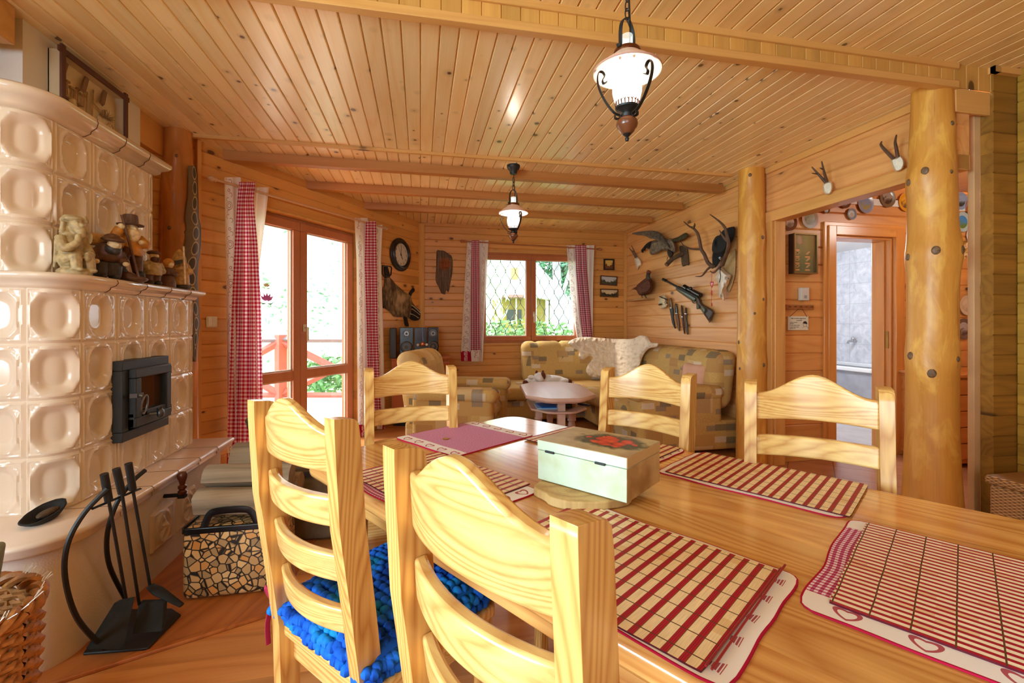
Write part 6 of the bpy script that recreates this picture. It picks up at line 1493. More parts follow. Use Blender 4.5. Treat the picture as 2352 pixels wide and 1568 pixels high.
# stag skull with antlers, hat on top
sg = thing('stag_skull', 'large stag skull with branching antlers beside the log post', 'trophy', wR(1662, 690, .01))
pl(sg, 'shield', C78([(1590, 850), (1680, 700), (1790, 560), (1810, 700), (1800, 1000), (1750, 1200), (1690, 1340), (1640, 1280), (1600, 1000)]), plain('tan_shield', (196, 160, 108), .8, var=.2, vscale=12), .02, 1.5, 0, 1., .004)
sk = C78([(1436, 1075), (1462, 1000), (1440, 930), (1500, 880), (1560, 900), (1620, 960), (1690, 1010), (1722, 1040), (1700, 1110), (1680, 1180), (1640, 1250), (1604, 1330), (1608, 1470), (1570, 1482), (1545, 1400), (1530, 1440), (1502, 1405), (1492, 1250), (1470, 1140)])
ex_, ey_ = C78([(1650, 1085)])[0]; nx_, ny_ = C78([(1612, 1205)])[0]; tx_, ty_ = C78([(1550, 1430)])[0]
pl(sg, 'skull', sk, M['bone'], 0, 1, .04, .5, hf=lambda x, y, d: .01 + .10 * min(1, d / 7) ** .7 - .05 * math.exp(-((x - ex_) / 4.2) ** 2 - ((y - ey_) / 4) ** 2) - .03 * math.exp(-((x - nx_) / 3.) ** 2 - ((y - ny_) / 5) ** 2) - .03 * math.exp(-((x - tx_) / 1.6) ** 2 - ((y - ty_) / 5) ** 2))
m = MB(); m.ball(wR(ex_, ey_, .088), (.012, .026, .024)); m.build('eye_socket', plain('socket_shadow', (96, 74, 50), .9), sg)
def stag(beam, tines, offs):
    n = len(beam); P = [wR(*C78([p])[0], lerp(offs[0], offs[1], i / (n - 1))) for i, p in enumerate(beam)]
    m = MB(); antler(m, P, [.021, .018, .017, .015, .011, .004])
    for (i0, pts) in tines:
        k = len(pts); o0 = lerp(offs[0], offs[1], i0 / (n - 1)); antler(m, [wR(*C78([p])[0], o0 + .05 * j / max(k - 1, 1)) for j, p in enumerate(pts)], [.013, .010, .003])
    return m.build('antler', M['antler'], sg)
stag([(1400, 885), (1300, 800), (1240, 660), (1180, 560), (1150, 400), (1110, 270), (1040, 190), (960, 150), (868, 68)], [(3, [(1185, 565), (1000, 560), (870, 505), (815, 425)]), (6, [(1035, 190), (1060, 140), (1062, 95)]), (0, [(1370, 870), (1290, 930), (1190, 1045), (1075, 1055)])], (.14, .26))
stag([(1560, 850), (1600, 740), (1650, 600), (1672, 450), (1640, 300), (1600, 170), (1500, 60), (1340, -60)], [(3, [(1650, 420), (1570, 330), (1508, 222)]), (0, [(1560, 850), (1480, 920), (1400, 990), (1338, 955)])], (.17, .30))
felt = plain('black_felt', (18, 20, 22), .85)
ht = thing('felt_hat', 'black felt hat hung behind the stag antlers', 'hat', wR(1660, 612, .02))
pl(ht, 'brim', C78([(1385, 640), (1380, 800), (1410, 900), (1470, 860), (1560, 700), (1700, 480), (1770, 350), (1788, 175), (1720, 165), (1640, 190), (1540, 260), (1440, 480)]), felt, .02, 2, .04, 1.2)
pl(ht, 'crown', C78([(1372, 560), (1395, 420), (1450, 335), (1520, 315), (1600, 330), (1660, 420), (1640, 560), (1560, 640), (1440, 640), (1392, 625)]), felt, .11, 6, .05, 1.0, hf=lambda x, y, d: .06 + .075 * min(1, d / 4) ** .5 - .03 * math.exp(-((x - 1646) / 4) ** 2 - ((y - 556) / 9) ** 2))
m = MB(); q = [wR(*C78([p])[0], .14) for p in [(1500, 720), (1520, 705), (1545, 730), (1525, 750)]]; m.tube(q + [q[0]], .004, 6); m.build('buckle', M['steel'], ht)
m = MB(); m.tube(spline([wR(*C78([p])[0], .19) for p in [(1525, 880), (1520, 980), (1530, 1050), (1510, 1165)]], 5), .004, 6); m.build('chin_cord', M['black'], ht)
# red heart string
hs = thing('heart_string', 'string of red glass hearts hanging from the antler', 'ornament', wR(1635, 690, .12)); rd = plain('red_glass', (206, 14, 34), .15)
m = MB(); m.tube([wR(*C78([(1372, 1000)])[0], .15), wR(*C78([(1368, 1570)])[0], .14)], .002, 5); m.build('cord', plain('red_cord', (190, 40, 40), .7), hs)
for pts in ([(1340, 1175), (1352, 1145), (1374, 1158), (1396, 1143), (1408, 1175), (1398, 1215), (1374, 1262), (1350, 1215)], [(1358, 1318), (1372, 1308), (1388, 1320), (1384, 1370), (1372, 1405), (1360, 1370)], [(1362, 1535), (1376, 1530), (1384, 1570), (1372, 1600), (1360, 1570)]):
    m = MB(); plate(m, C78(pts), .35, lambda a, b, h: wR(a, b, .14 + h), dome(.012, 1.5)); m.build('heart', rd, hs, smooth=80)
# pheasant on a bracket
ph = thing('mounted_pheasant', 'stuffed cock pheasant standing on a small wall shelf', 'mounted bird', wR(1481, 690, .06)); rf = plain('russet_feathers', (98, 48, 26), .8, var=.6, vscale=40, bump=.6, bscale=90)
pl(ph, 'body', C35([(148, 705), (190, 662), (235, 632), (268, 638), (286, 690), (272, 742), (232, 772), (180, 778), (155, 748)]), rf, .11, 7, .06, .8, .006)
pl(ph, 'tail', C35([(98, 742), (130, 716), (165, 703), (170, 735), (125, 728)]), rf, .02, 2, .08, .8)
pl(ph, 'neck', C35([(226, 645), (229, 605), (236, 590), (262, 596), (260, 620), (270, 650), (250, 660)]), plain('blue_green_neck', (20, 30, 40), .4), .06, 3, .08, .6)
pl(ph, 'head', C35([(232, 595), (234, 576), (248, 570), (262, 577), (271, 590), (258, 600)]), plain('pheasant_red', (120, 44, 32), .7), .05, 2, .085, .5)
m = MB()
for a, b in (((190, 770), (198, 806)), ((212, 768), (234, 804))): m.tube([wR(*C35([a])[0], .10), wR(*C35([b])[0], .10)], .005, 6)
m.build('legs', M['iron_dark'], ph)
m = MB(); a, b = wR(*C35([(143, 817)])[0], 0), wR(*C35([(298, 816)])[0], 0); m.mm((XR - .16, b.y, a.z - .02), (XR - .002, a.y, a.z)); m.build('shelf', plain('bracket_wood', (178, 130, 76), .7, var=.2), ph, bevel=.003)
# carved boar head
bo = thing('boar_carving', 'small pale carved boar with dark bands beside the sheathed knives', 'wall carving', wR(1524, 708, .005)); ivory = plain('ivory_carving', (226, 206, 168), .5, var=.25, vscale=40)
pl(bo, 'carving', C11([(350, 490), (400, 450), (470, 412), (550, 420), (595, 480), (590, 560), (585, 640), (602, 680), (585, 735), (500, 770), (430, 772), (412, 730), (440, 690), (400, 660), (362, 640), (368, 570), (395, 525)]), ivory, .06, 6, 0, .5, .008)
pl(bo, 'band', C11([(385, 465), (405, 448), (585, 520), (595, 550), (560, 548)]), M['iron_dark'], .012, 1.5, .055, .4)
pl(bo, 'muzzle', C11([(362, 655), (440, 635), (450, 660), (385, 690)]), M['iron_dark'], .03, 2, .04, .4)
pl(bo, 'tusk', C11([(412, 730), (440, 760), (540, 740), (600, 670), (580, 650), (520, 700), (450, 720)]), plain('white_tusk', (240, 230, 206), .4), .03, 2, .04, .4)
# air rifle with scope
rl = thing('air_rifle', 'air rifle with telescopic sight hung slantwise on the wall', 'rifle', wR(1600, 735, .03)); gst, gdk = plain('grey_green_stock', (98, 108, 94), .45, var=.1), plain('camouflage_brown', (72, 50, 38), .5, var=.3, vscale=12)
W = lambda x, y, h: wR(*C11([(x, y)])[0], h)
m = MB(); m.tube([W(490, 20, .045), W(920, 245, .045)], .012, 10); m.tube([W(480, 14, .045), W(560, 50, .045)], .018, 10); m.tube([W(880, 215, .045), W(1400, 495, .045)], .016, 10); m.build('barrel', M['iron_dark'], rl)
pl(rl, 'fore_stock', C11([(812, 240), (880, 225), (1340, 470), (1330, 560), (1290, 590), (1180, 545), (838, 305)]), gst, .05, 4, .015, .6)
pl(rl, 'butt_stock', C11([(1300, 470), (1420, 480), (1480, 625), (1600, 700), (1790, 832), (1730, 1000), (1680, 1115), (1540, 930), (1440, 780), (1345, 775), (1335, 650)]), gdk, .05, 4, .012, .6)
pl(rl, 'cheek_piece', C11([(1450, 690), (1520, 700), (1590, 790), (1575, 870), (1530, 905), (1460, 800)]), gst, .03, 4, .05, .5); pl(rl, 'grip_panel', C11([(1350, 640), (1420, 680), (1420, 770), (1350, 770)]), gst, .03, 4, .05, .5)
pl(rl, 'butt_pad', C11([(1740, 818), (1795, 835), (1768, 920), (1690, 1122), (1650, 1080), (1690, 900)]), M['black'], .055, 3, .012, .5)
m = MB(); m.tube([W(1030, 205, .075), W(1110, 250, .075), W(1112, 251, .075), W(1260, 325, .075), W(1262, 326, .075), W(1450, 425, .075)], [.028, .026, .018, .018, .024, .026], 12); m.ball(W(1190, 250, .08), .02); m.build('scope', M['black'], rl)
for x, y in ((1120, 290), (1290, 385)): m = MB(); m.tube([W(x, y, .05), W(x + 25, y - 45, .08)], .013, 6); m.build('scope_mount', M['iron'], rl)
m = MB(); m.tube(spline([W(1225, 560, .04), W(1240, 600, .04), (W(1280, 628, .04)), W(1318, 620, .04)], 5), .004, 6); m.tube([W(1262, 570, .04), W(1275, 605, .04)], .004, 6); m.build('trigger_guard', M['black'], rl)
# sheathed knives
lea, lea2, gr_ = plain('brown_leather', (124, 78, 48), .6, var=.2), plain('dark_brown_leather', (74, 40, 28), .5, var=.2), plain('grey_leather', (92, 88, 84), .6, var=.2)
for label, hd_, hm, shp, smt, bol in (
    ('long knife in a curved black sheath, nearest the carved head', [(640, 522), (690, 510), (728, 735), (655, 745)], plain('stag_horn_grip', (130, 104, 84), .5), [(648, 742), (745, 765), (752, 1000), (800, 1258), (772, 1266), (712, 1130), (682, 960)], plain('blue_black_leather', (44, 50, 56), .55), (690, 750)),
    ('knife with black grip and silver pommel in a tan sheath', [(785, 660), (830, 658), (860, 880), (792, 882)], M['black'], [(795, 885), (862, 885), (905, 1100), (914, 1318), (872, 1322), (828, 1150)], lea, (828, 890)),
    ('slim knife with a reddish brown grip and sheath', [(935, 712), (972, 702), (1000, 965), (958, 985)], lea2, [(956, 985), (1004, 970), (1040, 1368), (1008, 1380)], plain('oxblood_leather', (92, 44, 34), .5), (980, 980)),
    ('knife with a grey sheath, nearest the air rifle', [(1040, 772), (1084, 765), (1094, 1045), (1048, 1052)], lea2, [(1046, 1050), (1098, 1045), (1126, 1396), (1082, 1392)], gr_, (1066, 900))):
    kn = thing('sheathed_knife', label, 'knife', W(shp[-1][0], shp[2][1] + 200, .005), 0, 'sheathed knives on the wall')
    pl(kn, 'grip', C11(hd_), hm, .022, 1.6, .006, .35); pl(kn, 'sheath', C11(shp), smt, .02, 1.6, .002, .4); m = MB(); m.rbox(W(bol[0], bol[1], .022), (.02, .035, .014), .004, 2); m.build('guard', M['steel'], kn)

# ------------------------------------------------------------------ pendant lamps
def mesh_glow(name, c, s):
    m = bpy.data.materials.new(name); m.use_nodes = True; t = m.node_tree; t.nodes.clear(); o = t.nodes.new('ShaderNodeOutputMaterial'); a = t.nodes.new('ShaderNodeAddShader'); e = t.nodes.new('ShaderNodeEmission'); b = t.nodes.new('ShaderNodeBsdfTransparent')
    e.inputs[0].default_value = c + (1,); e.inputs[1].default_value = s; b.inputs[0].default_value = (.8, .8, .8, 1); t.links.new(e.outputs[0], a.inputs[0]); t.links.new(b.outputs[0], a.inputs[1]); t.links.new(a.outputs[0], o.inputs[0]); return m
lit = mesh_glow('lit_frosted_glass', (1, .96, .9), 1.3); lit2 = mesh_glow('faintly_lit_glass', (.9, 1., .9), .35)
shade_m = plain('copper_shade_lamplit', (240, 206, 184), .3)  # light peach puts the lamp's glow into the copper shade's colour
def pendant(x, y, ztop, label, canopy, power):
    root = thing('pendant_lamp', label, 'lamp', (x, y, 1.895), 0, 'oil-lamp style pendants'); Tm = T(x, y, 0)
    m = MB(); m.lathe([(.0, 1.895), (.006, 1.897), (.008, 1.905), (.005, 1.912), (.012, 1.918), (.020, 1.926)], 18, Tm); m.build('finial', M['iron_dark'], root)
    m = MB(); m.lathe([(.016, 1.922), (.026, 1.932), (.030, 1.940), (.036, 1.947), (.0395, 1.958), (.038, 1.970), (.030, 1.980), (.020, 1.986)], 28, Tm); m.build('wooden_font', plain('turned_walnut', (110, 62, 36), .25), root)
    m = MB(); m.lathe([(.022, 1.984), (.024, 1.994), (.016, 1.998), (.018, 2.003), (.042, 2.016), (.044, 2.022), (.038, 2.026)], 28, Tm); m.build('burner_cup', M['iron_dark'], root)
    m = MB()
    for k in range(20): a = 2 * pi * k / 20; m.tube([(x + .040 * cos(a), y + .040 * sin(a), 2.022), (x + .043 * cos(a), y + .043 * sin(a), 2.036), (x + .043 * cos(a + .11), y + .043 * sin(a + .11), 2.046), (x + .041 * cos(a + 2 * pi / 20), y + .041 * sin(a + 2 * pi / 20), 2.036)], .0022, 5)
    m.build('gallery', M['copper'], root)
    m = MB(); m.lathe([(.036, 2.026), (.046, 2.045), (.053, 2.075), (.054, 2.10), (.048, 2.135), (.036, 2.17), (.026, 2.20)], 28, Tm, cap=False); m.build('globe', lit, root)
    m = MB(); m.lathe([(.021, 2.20), (.021, 2.288), (.0195, 2.290), (.0195, 2.2)], 24, Tm, cap=False); m.build('chimney', lit2, root)
    m = MB(); m.lathe([(.028, 2.232), (.044, 2.226), (.050, 2.216), (.062, 2.205), (.088, 2.186), (.112, 2.165), (.122, 2.155), (.124, 2.151), (.120, 2.151), (.110, 2.161), (.086, 2.181), (.060, 2.20), (.03, 2.212)], 40, Tm, cap=False); sh_ = m.build('shade', shade_m, root)
    m = MB(); m.lathe([(.027, 2.240), (.047, 2.234), (.052, 2.220), (.050, 2.214)], 32, Tm, cap=False); m.build('shade_cap', M['copper'], root)
    m = MB(); m.lathe([(.1235, 2.151), (.126, 2.153), (.126, 2.157), (.122, 2.158)], 48, Tm, cap=False); m.build('rim_band', plain('rose_rim', (196, 150, 136), .4), sh_)
    for k in range(3):
        a = -1.15 + 2 * pi * k / 3; dr, dt = V((cos(a), sin(a), 0)), V((-sin(a), cos(a), 0))
        P = [(.078, 2.112), (.090, 2.106), (.094, 2.118), (.086, 2.134), (.094, 2.148), (.108, 2.146), (.113, 2.118), (.104, 2.080), (.080, 2.035), (.050, 2.000), (.028, 1.990), (.034, 1.978), (.046, 1.980), (.046, 1.992)]
        m = MB(); m.tube(spline([V((x, y, 0)) + dr * r + V((0, 0, z)) for r, z in P], 4), .0085, 6, flat=.28, up=tuple(dr.cross(V((0, 0, 1))).cross(V((.3, .2, .9))))); m.build('scroll_arm', M['iron_dark'], root)
    a = .55; d = V((cos(a), sin(a), 0)); P = [(-.060, 2.236), (-.052, 2.228), (-.044, 2.240), (-.043, 2.29), (-.034, 2.325), (-.014, 2.347), (0, 2.352), (.014, 2.347), (.034, 2.325), (.043, 2.29), (.044, 2.240), (.054, 2.228), (.062, 2.240), (.056, 2.250)]
    m = MB(); m.tube(spline([V((x, y, 0)) + d * r + V((0, 0, z)) for r, z in P], 4), .0085, 6, flat=.30); m.build('bail', M['iron_dark'], root)
    z = 2.352; k = 0; zt = ztop - (.10 if canopy else .02)
    while z < zt - .01:
        m = MB(); aa = k * pi / 2 + .3; dd = V((cos(aa), sin(aa), 0)); L = .042
        m.tube([V((x, y, z + L / 2 - .004)) + dd * (.009 * cos(q)) + V((0, 0, (L / 2) * sin(q))) for q in [2 * pi * i / 16 for i in range(17)]], .0024, 6, cap=False); m.build('chain_link', M['iron_dark'], root); z += .033; k += 1
    m = MB(); m.tube(spline([(x + .010, y, 2.25), (x + .012, y, 2.34), (x + .008, y + .005, (2.35 + zt) / 2), (x, y, ztop - .01)], 6), .003, 6); m.build('cable', M['iron_dark'], root)
    if canopy: m = MB(); m.lathe([(.008, ztop - .078), (.028, ztop - .075), (.034, ztop - .045), (.050, ztop - .030), (.056, ztop - .016), (.056, ztop - .001)], 28, Tm); m.build('canopy', M['iron_dark'], root)
    else: m = MB(); m.lathe([(.05, ztop - .001), (.045, ztop - .02), (.01, ztop - .03)], 24, Tm); m.build('canopy', M['iron_dark'], root)
    light('bulb', 'POINT', (x, y, 2.09), power, (1, .9, .74), .03)
pendant(.754, 1.56, ZN, 'oil-lamp style pendant on a chain above the dining table, lit', False, 2.6)
pendant(.775, 3.76, ZC, 'oil-lamp style pendant under the joists near the back window, lit', True, 6)

# ------------------------------------------------------------------ hall: wall, plates, chest
wH = lambda px, py, h=0.: onY(px, py, HY - .003 - h)
kb = thing('knot_case', 'green glazed display case of rope knots on the hall wall', 'display case', wH(1848, 628)); a, b = wH(1826, 627, .07), wH(1879, 537, .07)
K = axes((0, HY - .003, 0), (1, 0, 0), (0, -1, 0), (0, 0, 1)); darkw = plain('dark_case_wood', (46, 24, 16), .4)
m = MB(); frame_rect(m, a.x, b.x, a.z, b.z, .010, 0, .055, K); m.build('case', darkw, kb); m = MB(); m.M = K; m.mm((a.x + .01, .02, a.z + .01), (b.x - .01, .03, b.z - .01)); m.build('felt_back', plain('green_felt', (58, 100, 62), .9, var=.2), kb)
m = MB(); frame_rect(m, a.x - .002, b.x + .002, a.z - .002, b.z + .002, .012, .055, .068, K); m.build('lid_frame', plain('brass_trim', (120, 92, 44), .35, metal=.6), kb)
rp = plain('rope_tan', (206, 170, 124), .8); pk = plain('label_tag', (216, 150, 100), .6); W_k, H_k = b.x - a.x, b.z - a.z
for i in range(4):
    for j in range(2):
        if i == 3 and j: continue
        x, z = a.x + W_k * (.24 + .46 * j), a.z + H_k * (.10 + .165 * i); m = MB(); m.M = K; m.mm((x - .025, .03, z - .006), (x + .025, .033, z + .006)); m.build('label_tag', pk, kb)
        if i < 3: m = MB(); m.M = K; m.tube([(x + .018 * cos(q) * (1 + .3 * sin(2 * q)), .036, z + .033 + .012 * sin(q + j)) for q in [2 * pi * k / 18 for k in range(19)]], .0035, 6); m.build('rope_knot', rp, kb)
m = MB(); m.M = K; m.ball((a.x + W_k * .3, .04, a.z + H_k * .84), (.03, .01, .04)); m.tube([(a.x + W_k * .3, .04, a.z + H_k * .74), (a.x + W_k * .52, .045, a.z + H_k * .80)], .006, 6); m.build('sailor_relief', plain('grey_relief', (120, 104, 88), .6), kb)
m = MB(); m.M = K; m.mm((a.x + .01, .056, a.z + .01), (b.x - .01, .058, b.z - .01)); m.build('case_glass', M['glass'], kb)
a, b = wH(1833, 690), wH(1852, 661); m = MB(); m.M = K; m.rbox(((a.x + b.x) / 2, .017, (a.z + b.z) / 2), (b.x - a.x, .034, b.z - a.z), .006, 3); ch = thing('door_chime', 'pale door chime box on the hall wall under the display case', 'door chime', wH(1842, 690)); m.build('housing', M['offwhite'], ch)
m = MB(); m.M = K; m.mm(((a.x + b.x) / 2 - .012, .0335, a.z + .018), ((a.x + b.x) / 2 + .016, .0348, a.z + .045)); m.build('grille', plain('chime_grille', (150, 146, 136), .6), ch)
hr = thing('hook_rail', 'wooden key rail with small hooks on the hall wall', 'hook rail', wH(1832, 711)); a, b = wH(1803, 711), wH(1866, 700); m = MB(); m.M = K; m.mm((a.x, 0, a.z), (b.x, .014, b.z)); m.build('board', plain('rail_wood', (164, 98, 44), .5), hr, bevel=.003)
for k in range(5): x = lerp(a.x, b.x, .1 + .2 * k); m = MB(); m.M = K; m.tube(spline([(x, .014, a.z + .028), (x, .034, a.z + .022), (x, .036, a.z + .034)], 4), .004, 6); m.build('hook', M['brass'], hr)
sg_ = thing('joke_sign', 'small cream sign with a line drawing and text hung from the key rail', 'sign', wH(1831, 759)); a, b = wH(1808, 758), wH(1855, 726); cx_, cz_ = (a.x + b.x) / 2, (a.z + b.z) / 2; w, h = b.x - a.x, b.z - a.z
m = MB(); m.M = K; m.mm((a.x, .004, a.z), (b.x, .010, b.z)); m.build('board', plain('cream_sign', (214, 204, 176), .6), sg_, bevel=.002); ink = plain('sign_ink', (34, 28, 26), .7)
SM = lambda x, z: axes((cx_ + x, HY - .0142, cz_ + z), (1, 0, 0), (0, 0, 1), (0, -1, 0))
for txt, sz, x, z in (('Ako si nechat vypestovat', .0150, 0, h * .34), ('na prsiach?', .0135, .008, h * .20)): text_mesh('lettering', txt, sz, SM(x, z), ink, sg_)
for txt, z in (('a. najst si trpezlivu', .06), ('partnerku', -.03), ('b. rychlo upratat vsetko', -.15), ('c. nosit vzdy so sebou', -.27), ('potrebne veci', -.36)): text_mesh('lettering', txt, .0105, SM(-w * .42, h * z), ink, sg_, 'LEFT')
m = MB(); m.M = SM(w * .32, -h * .02); m.prism([(.022 * cos(q), .020 * sin(q)) for q in [pi * (-.1 + 1.1 * i / 12) for i in range(13)]], 0, .0006); m.build('drawn_hair', ink, sg_)
m = MB(); m.M = SM(w * .32, -h * .02); m.tube([(-.020, .002, .0004), (-.018, -.016, .0004), (-.008, -.03, .0004), (.010, -.028, .0004), (.018, -.004, .0004)], .0009, 4); m.tube([(.012, -.026, .0004), (.03, -.034, .0004), (.034, -.05, .0004)], .0012, 4); m.tube([(-.012, -.030, .0004), (-.026, -.04, .0004)], .0009, 4); m.build('drawn_face', ink, sg_)
m = MB(); m.M = K; m.tube([(a.x + .012, .008, b.z - .01), (cx_ - .02, .03, b.z + .062), (cx_ + .02, .03, b.z + .062), (b.x - .012, .008, b.z - .01)], .002, 5); m.build('string', lea2, sg_)
# plates
def wall_plate(label, px, py, r, rimc, c1, c2, grp='souvenir plates on the hall wall', sy=1.):
    c = wH(px, py); rr = r * (c.y * cos(YAW) + c.x * sin(YAW)) / FPX; root = thing('wall_plate', label, 'plate', (c.x, HY - .003, c.z - rr), 0, grp); Mx = axes((c.x, HY - .003, c.z), (1, 0, 0), (0, 0, 1), (0, -1, 0))
    m = MB(); m.lathe([(0, .004), (rr * .55, .004), (rr * .66, .006), (rr * .97, .012), (rr, .013), (rr * .99, .015), (rr * .66, .010), (rr * .58, .007)], 36, Mx, cap=False); m.build('plate_rim', plain('plate_rim', rimc, .2, var=.08, vscale=20), root)
    t = NT('plate_picture', .2); n = t.noise(t.obj(), 26, 4); x, y, z = t.sep(t.obj()); k = t.math('ADD', t.math('MULTIPLY', t.math('SUBTRACT', z, rr), 1.1 / rr), t.math('MULTIPLY', t.math('SUBTRACT', n, .5), 2.4))
    t.col(t.ramp(t.math('ADD', t.math('MULTIPLY', k, .5), .5, clamp=True), [(.25, lin(c2)), (.48, lin(tuple((a + b) / 2 for a, b in zip(c1, c2)))), (.62, lin(c1))])); m = MB(); m.lathe([(0, .0092), (rr * .66, .0092)], 32, Mx, cap=False); m.build('picture', t.m, root)
for args in (('dark scenic plate half hidden behind the opening frame', 1812, 511, 19, (120, 70, 44), (196, 190, 190), (74, 40, 26)),
    ('grey-rimmed plate with a green town view above the display case', 1858, 503, 22, (196, 192, 182), (120, 132, 100), (78, 78, 58)),
    ('small oval plate with a view of a rocky island', 1954, 492, 13, (150, 160, 176), (170, 184, 204), (132, 104, 66)),
    ('blue plate with an island map, just under the header', 1986, 468, 22, (150, 158, 186), (130, 150, 190), (150, 140, 80)),
    ('dark plate with a snowy village scene under the header', 2036, 455, 22, (120, 100, 74), (160, 150, 140), (60, 40, 28)),
    ('yellow plate with black drawings touching the thick log post', 2078, 465, 21, (226, 156, 40), (232, 166, 50), (120, 84, 50)),
    ('blue-grey plate with a dark landscape, topmost past the thick log post', 2204, 462, 20, (140, 160, 190), (150, 170, 196), (52, 60, 50)),
    ('round brown plaque with a dark animal past the thick log post', 2232, 476, 23, (176, 96, 38), (188, 108, 46), (110, 60, 30)),
    ('bright plate with a white castle under a blue sky', 2208, 510, 23, (170, 190, 190), (70, 140, 200), (100, 130, 60)),
    ('white plate with a brown ring and brown picture', 2232, 541, 20, (232, 222, 214), (150, 130, 110), (70, 52, 40)),
    ('dark-rimmed plate with green leaves, under the wall sconce', 2235, 675, 17, (44, 30, 24), (210, 216, 206), (60, 100, 50)),
    ('cream pottery plaque with an etched church', 2219, 701, 23, (216, 194, 160), (220, 198, 164), (196, 172, 136)),
    ('mosaic plate in brown and grey half behind the thick log post', 2211, 755, 24, (120, 100, 84), (180, 170, 160), (96, 76, 66)),
    ('plate with a white rim, lowest beside the pale upright', 2238, 750, 20, (210, 190, 164), (196, 170, 130), (140, 96, 60)),
    ('small grey dish on the hall wall just under the header', 1896, 482, 9, (150, 130, 110), (170, 150, 130), (110, 90, 70)),
    ('dark-edged dish half hidden by the header board', 1938, 462, 17, (120, 80, 56), (150, 120, 90), (80, 56, 40))): wall_plate(*args)
c = wH(2209, 574); m = MB(); sf = 4.5 / FPX; m.M = axes((c.x, HY - .003, c.z), (1, 0, 0), (0, 0, 1), (0, -1, 0)); m.prism([(x * sf, y * sf) for x, y in ((-16, 22), (0, 20), (16, 22), (18, 4), (14, -12), (0, -24), (-14, -12), (-18, 4))], 0, .014)
t = NT('shield_paint', .3); n = t.noise(t.obj(), 40, 2); t.col(t.ramp(n, [(.3, lin((70, 44, 30))), (.48, lin((196, 150, 60))), (.58, lin((230, 210, 170))), (.7, lin((160, 40, 40)))])); single(m, 'shield_plaque', t.m, 'gold-edged shield plaque with painted figures on the hall wall', 'plaque', bevel=.003)
c = wH(2231, 640); sc_ = thing('wall_sconce', 'small wall lamp with a cream shade on the hall wall', 'lamp', wH(2231, 665)); m = MB(); m.lathe([(.062, -.055), (.040, .05)], 20, T(c.x, HY - .10, c.z), cap=False); m.build('lamp_shade', plain('cream_shade', (240, 214, 160), .7), sc_)
m = MB(); m.tube(spline([(c.x - .07, HY - .004, c.z - .10), (c.x - .05, HY - .05, c.z - .08), (c.x, HY - .10, c.z - .09), (c.x, HY - .10, c.z - .03)], 5), .009, 8); m.build('arm', plain('sconce_brown', (96, 50, 26), .5), sc_)
# chest of drawers
cd = thing('chest_of_drawers', 'pine chest of drawers in the hall past the thick log post', 'chest of drawers', (4.82, 3.16, .0)); chw = wood('chest_pine', (214, 140, 66), (178, 100, 36), axis=0, knots=.12, ks=4, rough=.35, rings=6, rw=.35)
m = MB(); m.mm((4.36, 2.95, .04), (5.28, 3.38, .76)); m.build('carcass', chw, cd); m = MB(); m.mm((4.33, 2.92, .76), (5.31, 3.39, .79)); m.build('top', chw, cd, bevel=.005)
for k in range(5):
    z = .08 + .135 * k; m = MB(); m.mm((4.39, 2.932, z), (5.25, 2.952, z + .125)); dr_ = m.build('drawer', chw, cd, bevel=.004)
    for x in (4.52, 5.1): m = MB(); m.ball((x, 2.918, z + .062), .017); m.build('knob', plain('pale_knob', (222, 176, 110), .4), dr_)
# wicker hamper
hm = thing('wicker_hamper', 'lidded wicker hamper on the floor by the timber wall', 'hamper', (3.13, 1.66, 0)); wk2 = wood('woven_cane', (216, 160, 92), (150, 96, 44), axis=0, knots=0, rough=.6, rings=4)
t = NT('cane_weave', .6); x, y, z = t.sep(t.obj()); xy = t.math('ADD', x, y); k1 = t.math('FRACT', t.math('DIVIDE', xy, .018)); row = t.math('FLOOR', t.math('DIVIDE', z, .008)); sh_ = t.math('FRACT', t.math('ADD', t.math('DIVIDE', xy, .036), t.math('MULTIPLY', row, .5))); hgt = t.math('MULTIPLY', t.math('PINGPONG', sh_, .5), t.math('PINGPONG', t.math('FRACT', t.math('DIVIDE', z, .008)), .5))
t.col(t.mix(t.remap(hgt, 0., .16), lin((112, 70, 32)), lin((222, 170, 104)))); t.bump(hgt, .8, .01)
m = MB(); m.rbox((3.13, 1.66, .185), (.36, .36, .37), .02, 2); m.build('woven_body', t.m, hm); m = MB(); m.rbox((3.13, 1.66, .392), (.385, .385, .045), .015, 2); m.build('lid', t.m, hm)

# ------------------------------------------------------------------ bathroom seen through the door
bt = thing('bathtub', 'white corner bathtub with a tiled front, through the bathroom doorway', 'bathtub', (5.95, 5.2, .005))
m = MB(); m.prism([(5.58, 4.62), (6.28, 4.62), (6.28, 5.97), (5.58, 5.97)], .005, .58); m.build('tiled_front', plain('grey_tub_tile', (164, 166, 174), .25, var=.15, vscale=7), bt)
m = MB(); frame_rect(m, 5.55, 6.29, 4.59, 5.98, .07, .58, .635, axes((0, 0, 0), (1, 0, 0), (0, 0, 1), (0, 1, 0))); m.build('rim', plain('bath_enamel', (238, 240, 242), .12), bt, bevel=.012)
m = MB(); m.tube([(6.29, 5.5, .95), (6.16, 5.5, .95), (6.14, 5.5, .92)], .016, 8); m.ball((6.24, 5.5, .985), .03); single(m, 'bath_tap', M['steel'], 'chrome tap on the tiled wall above the bathtub', 'tap')
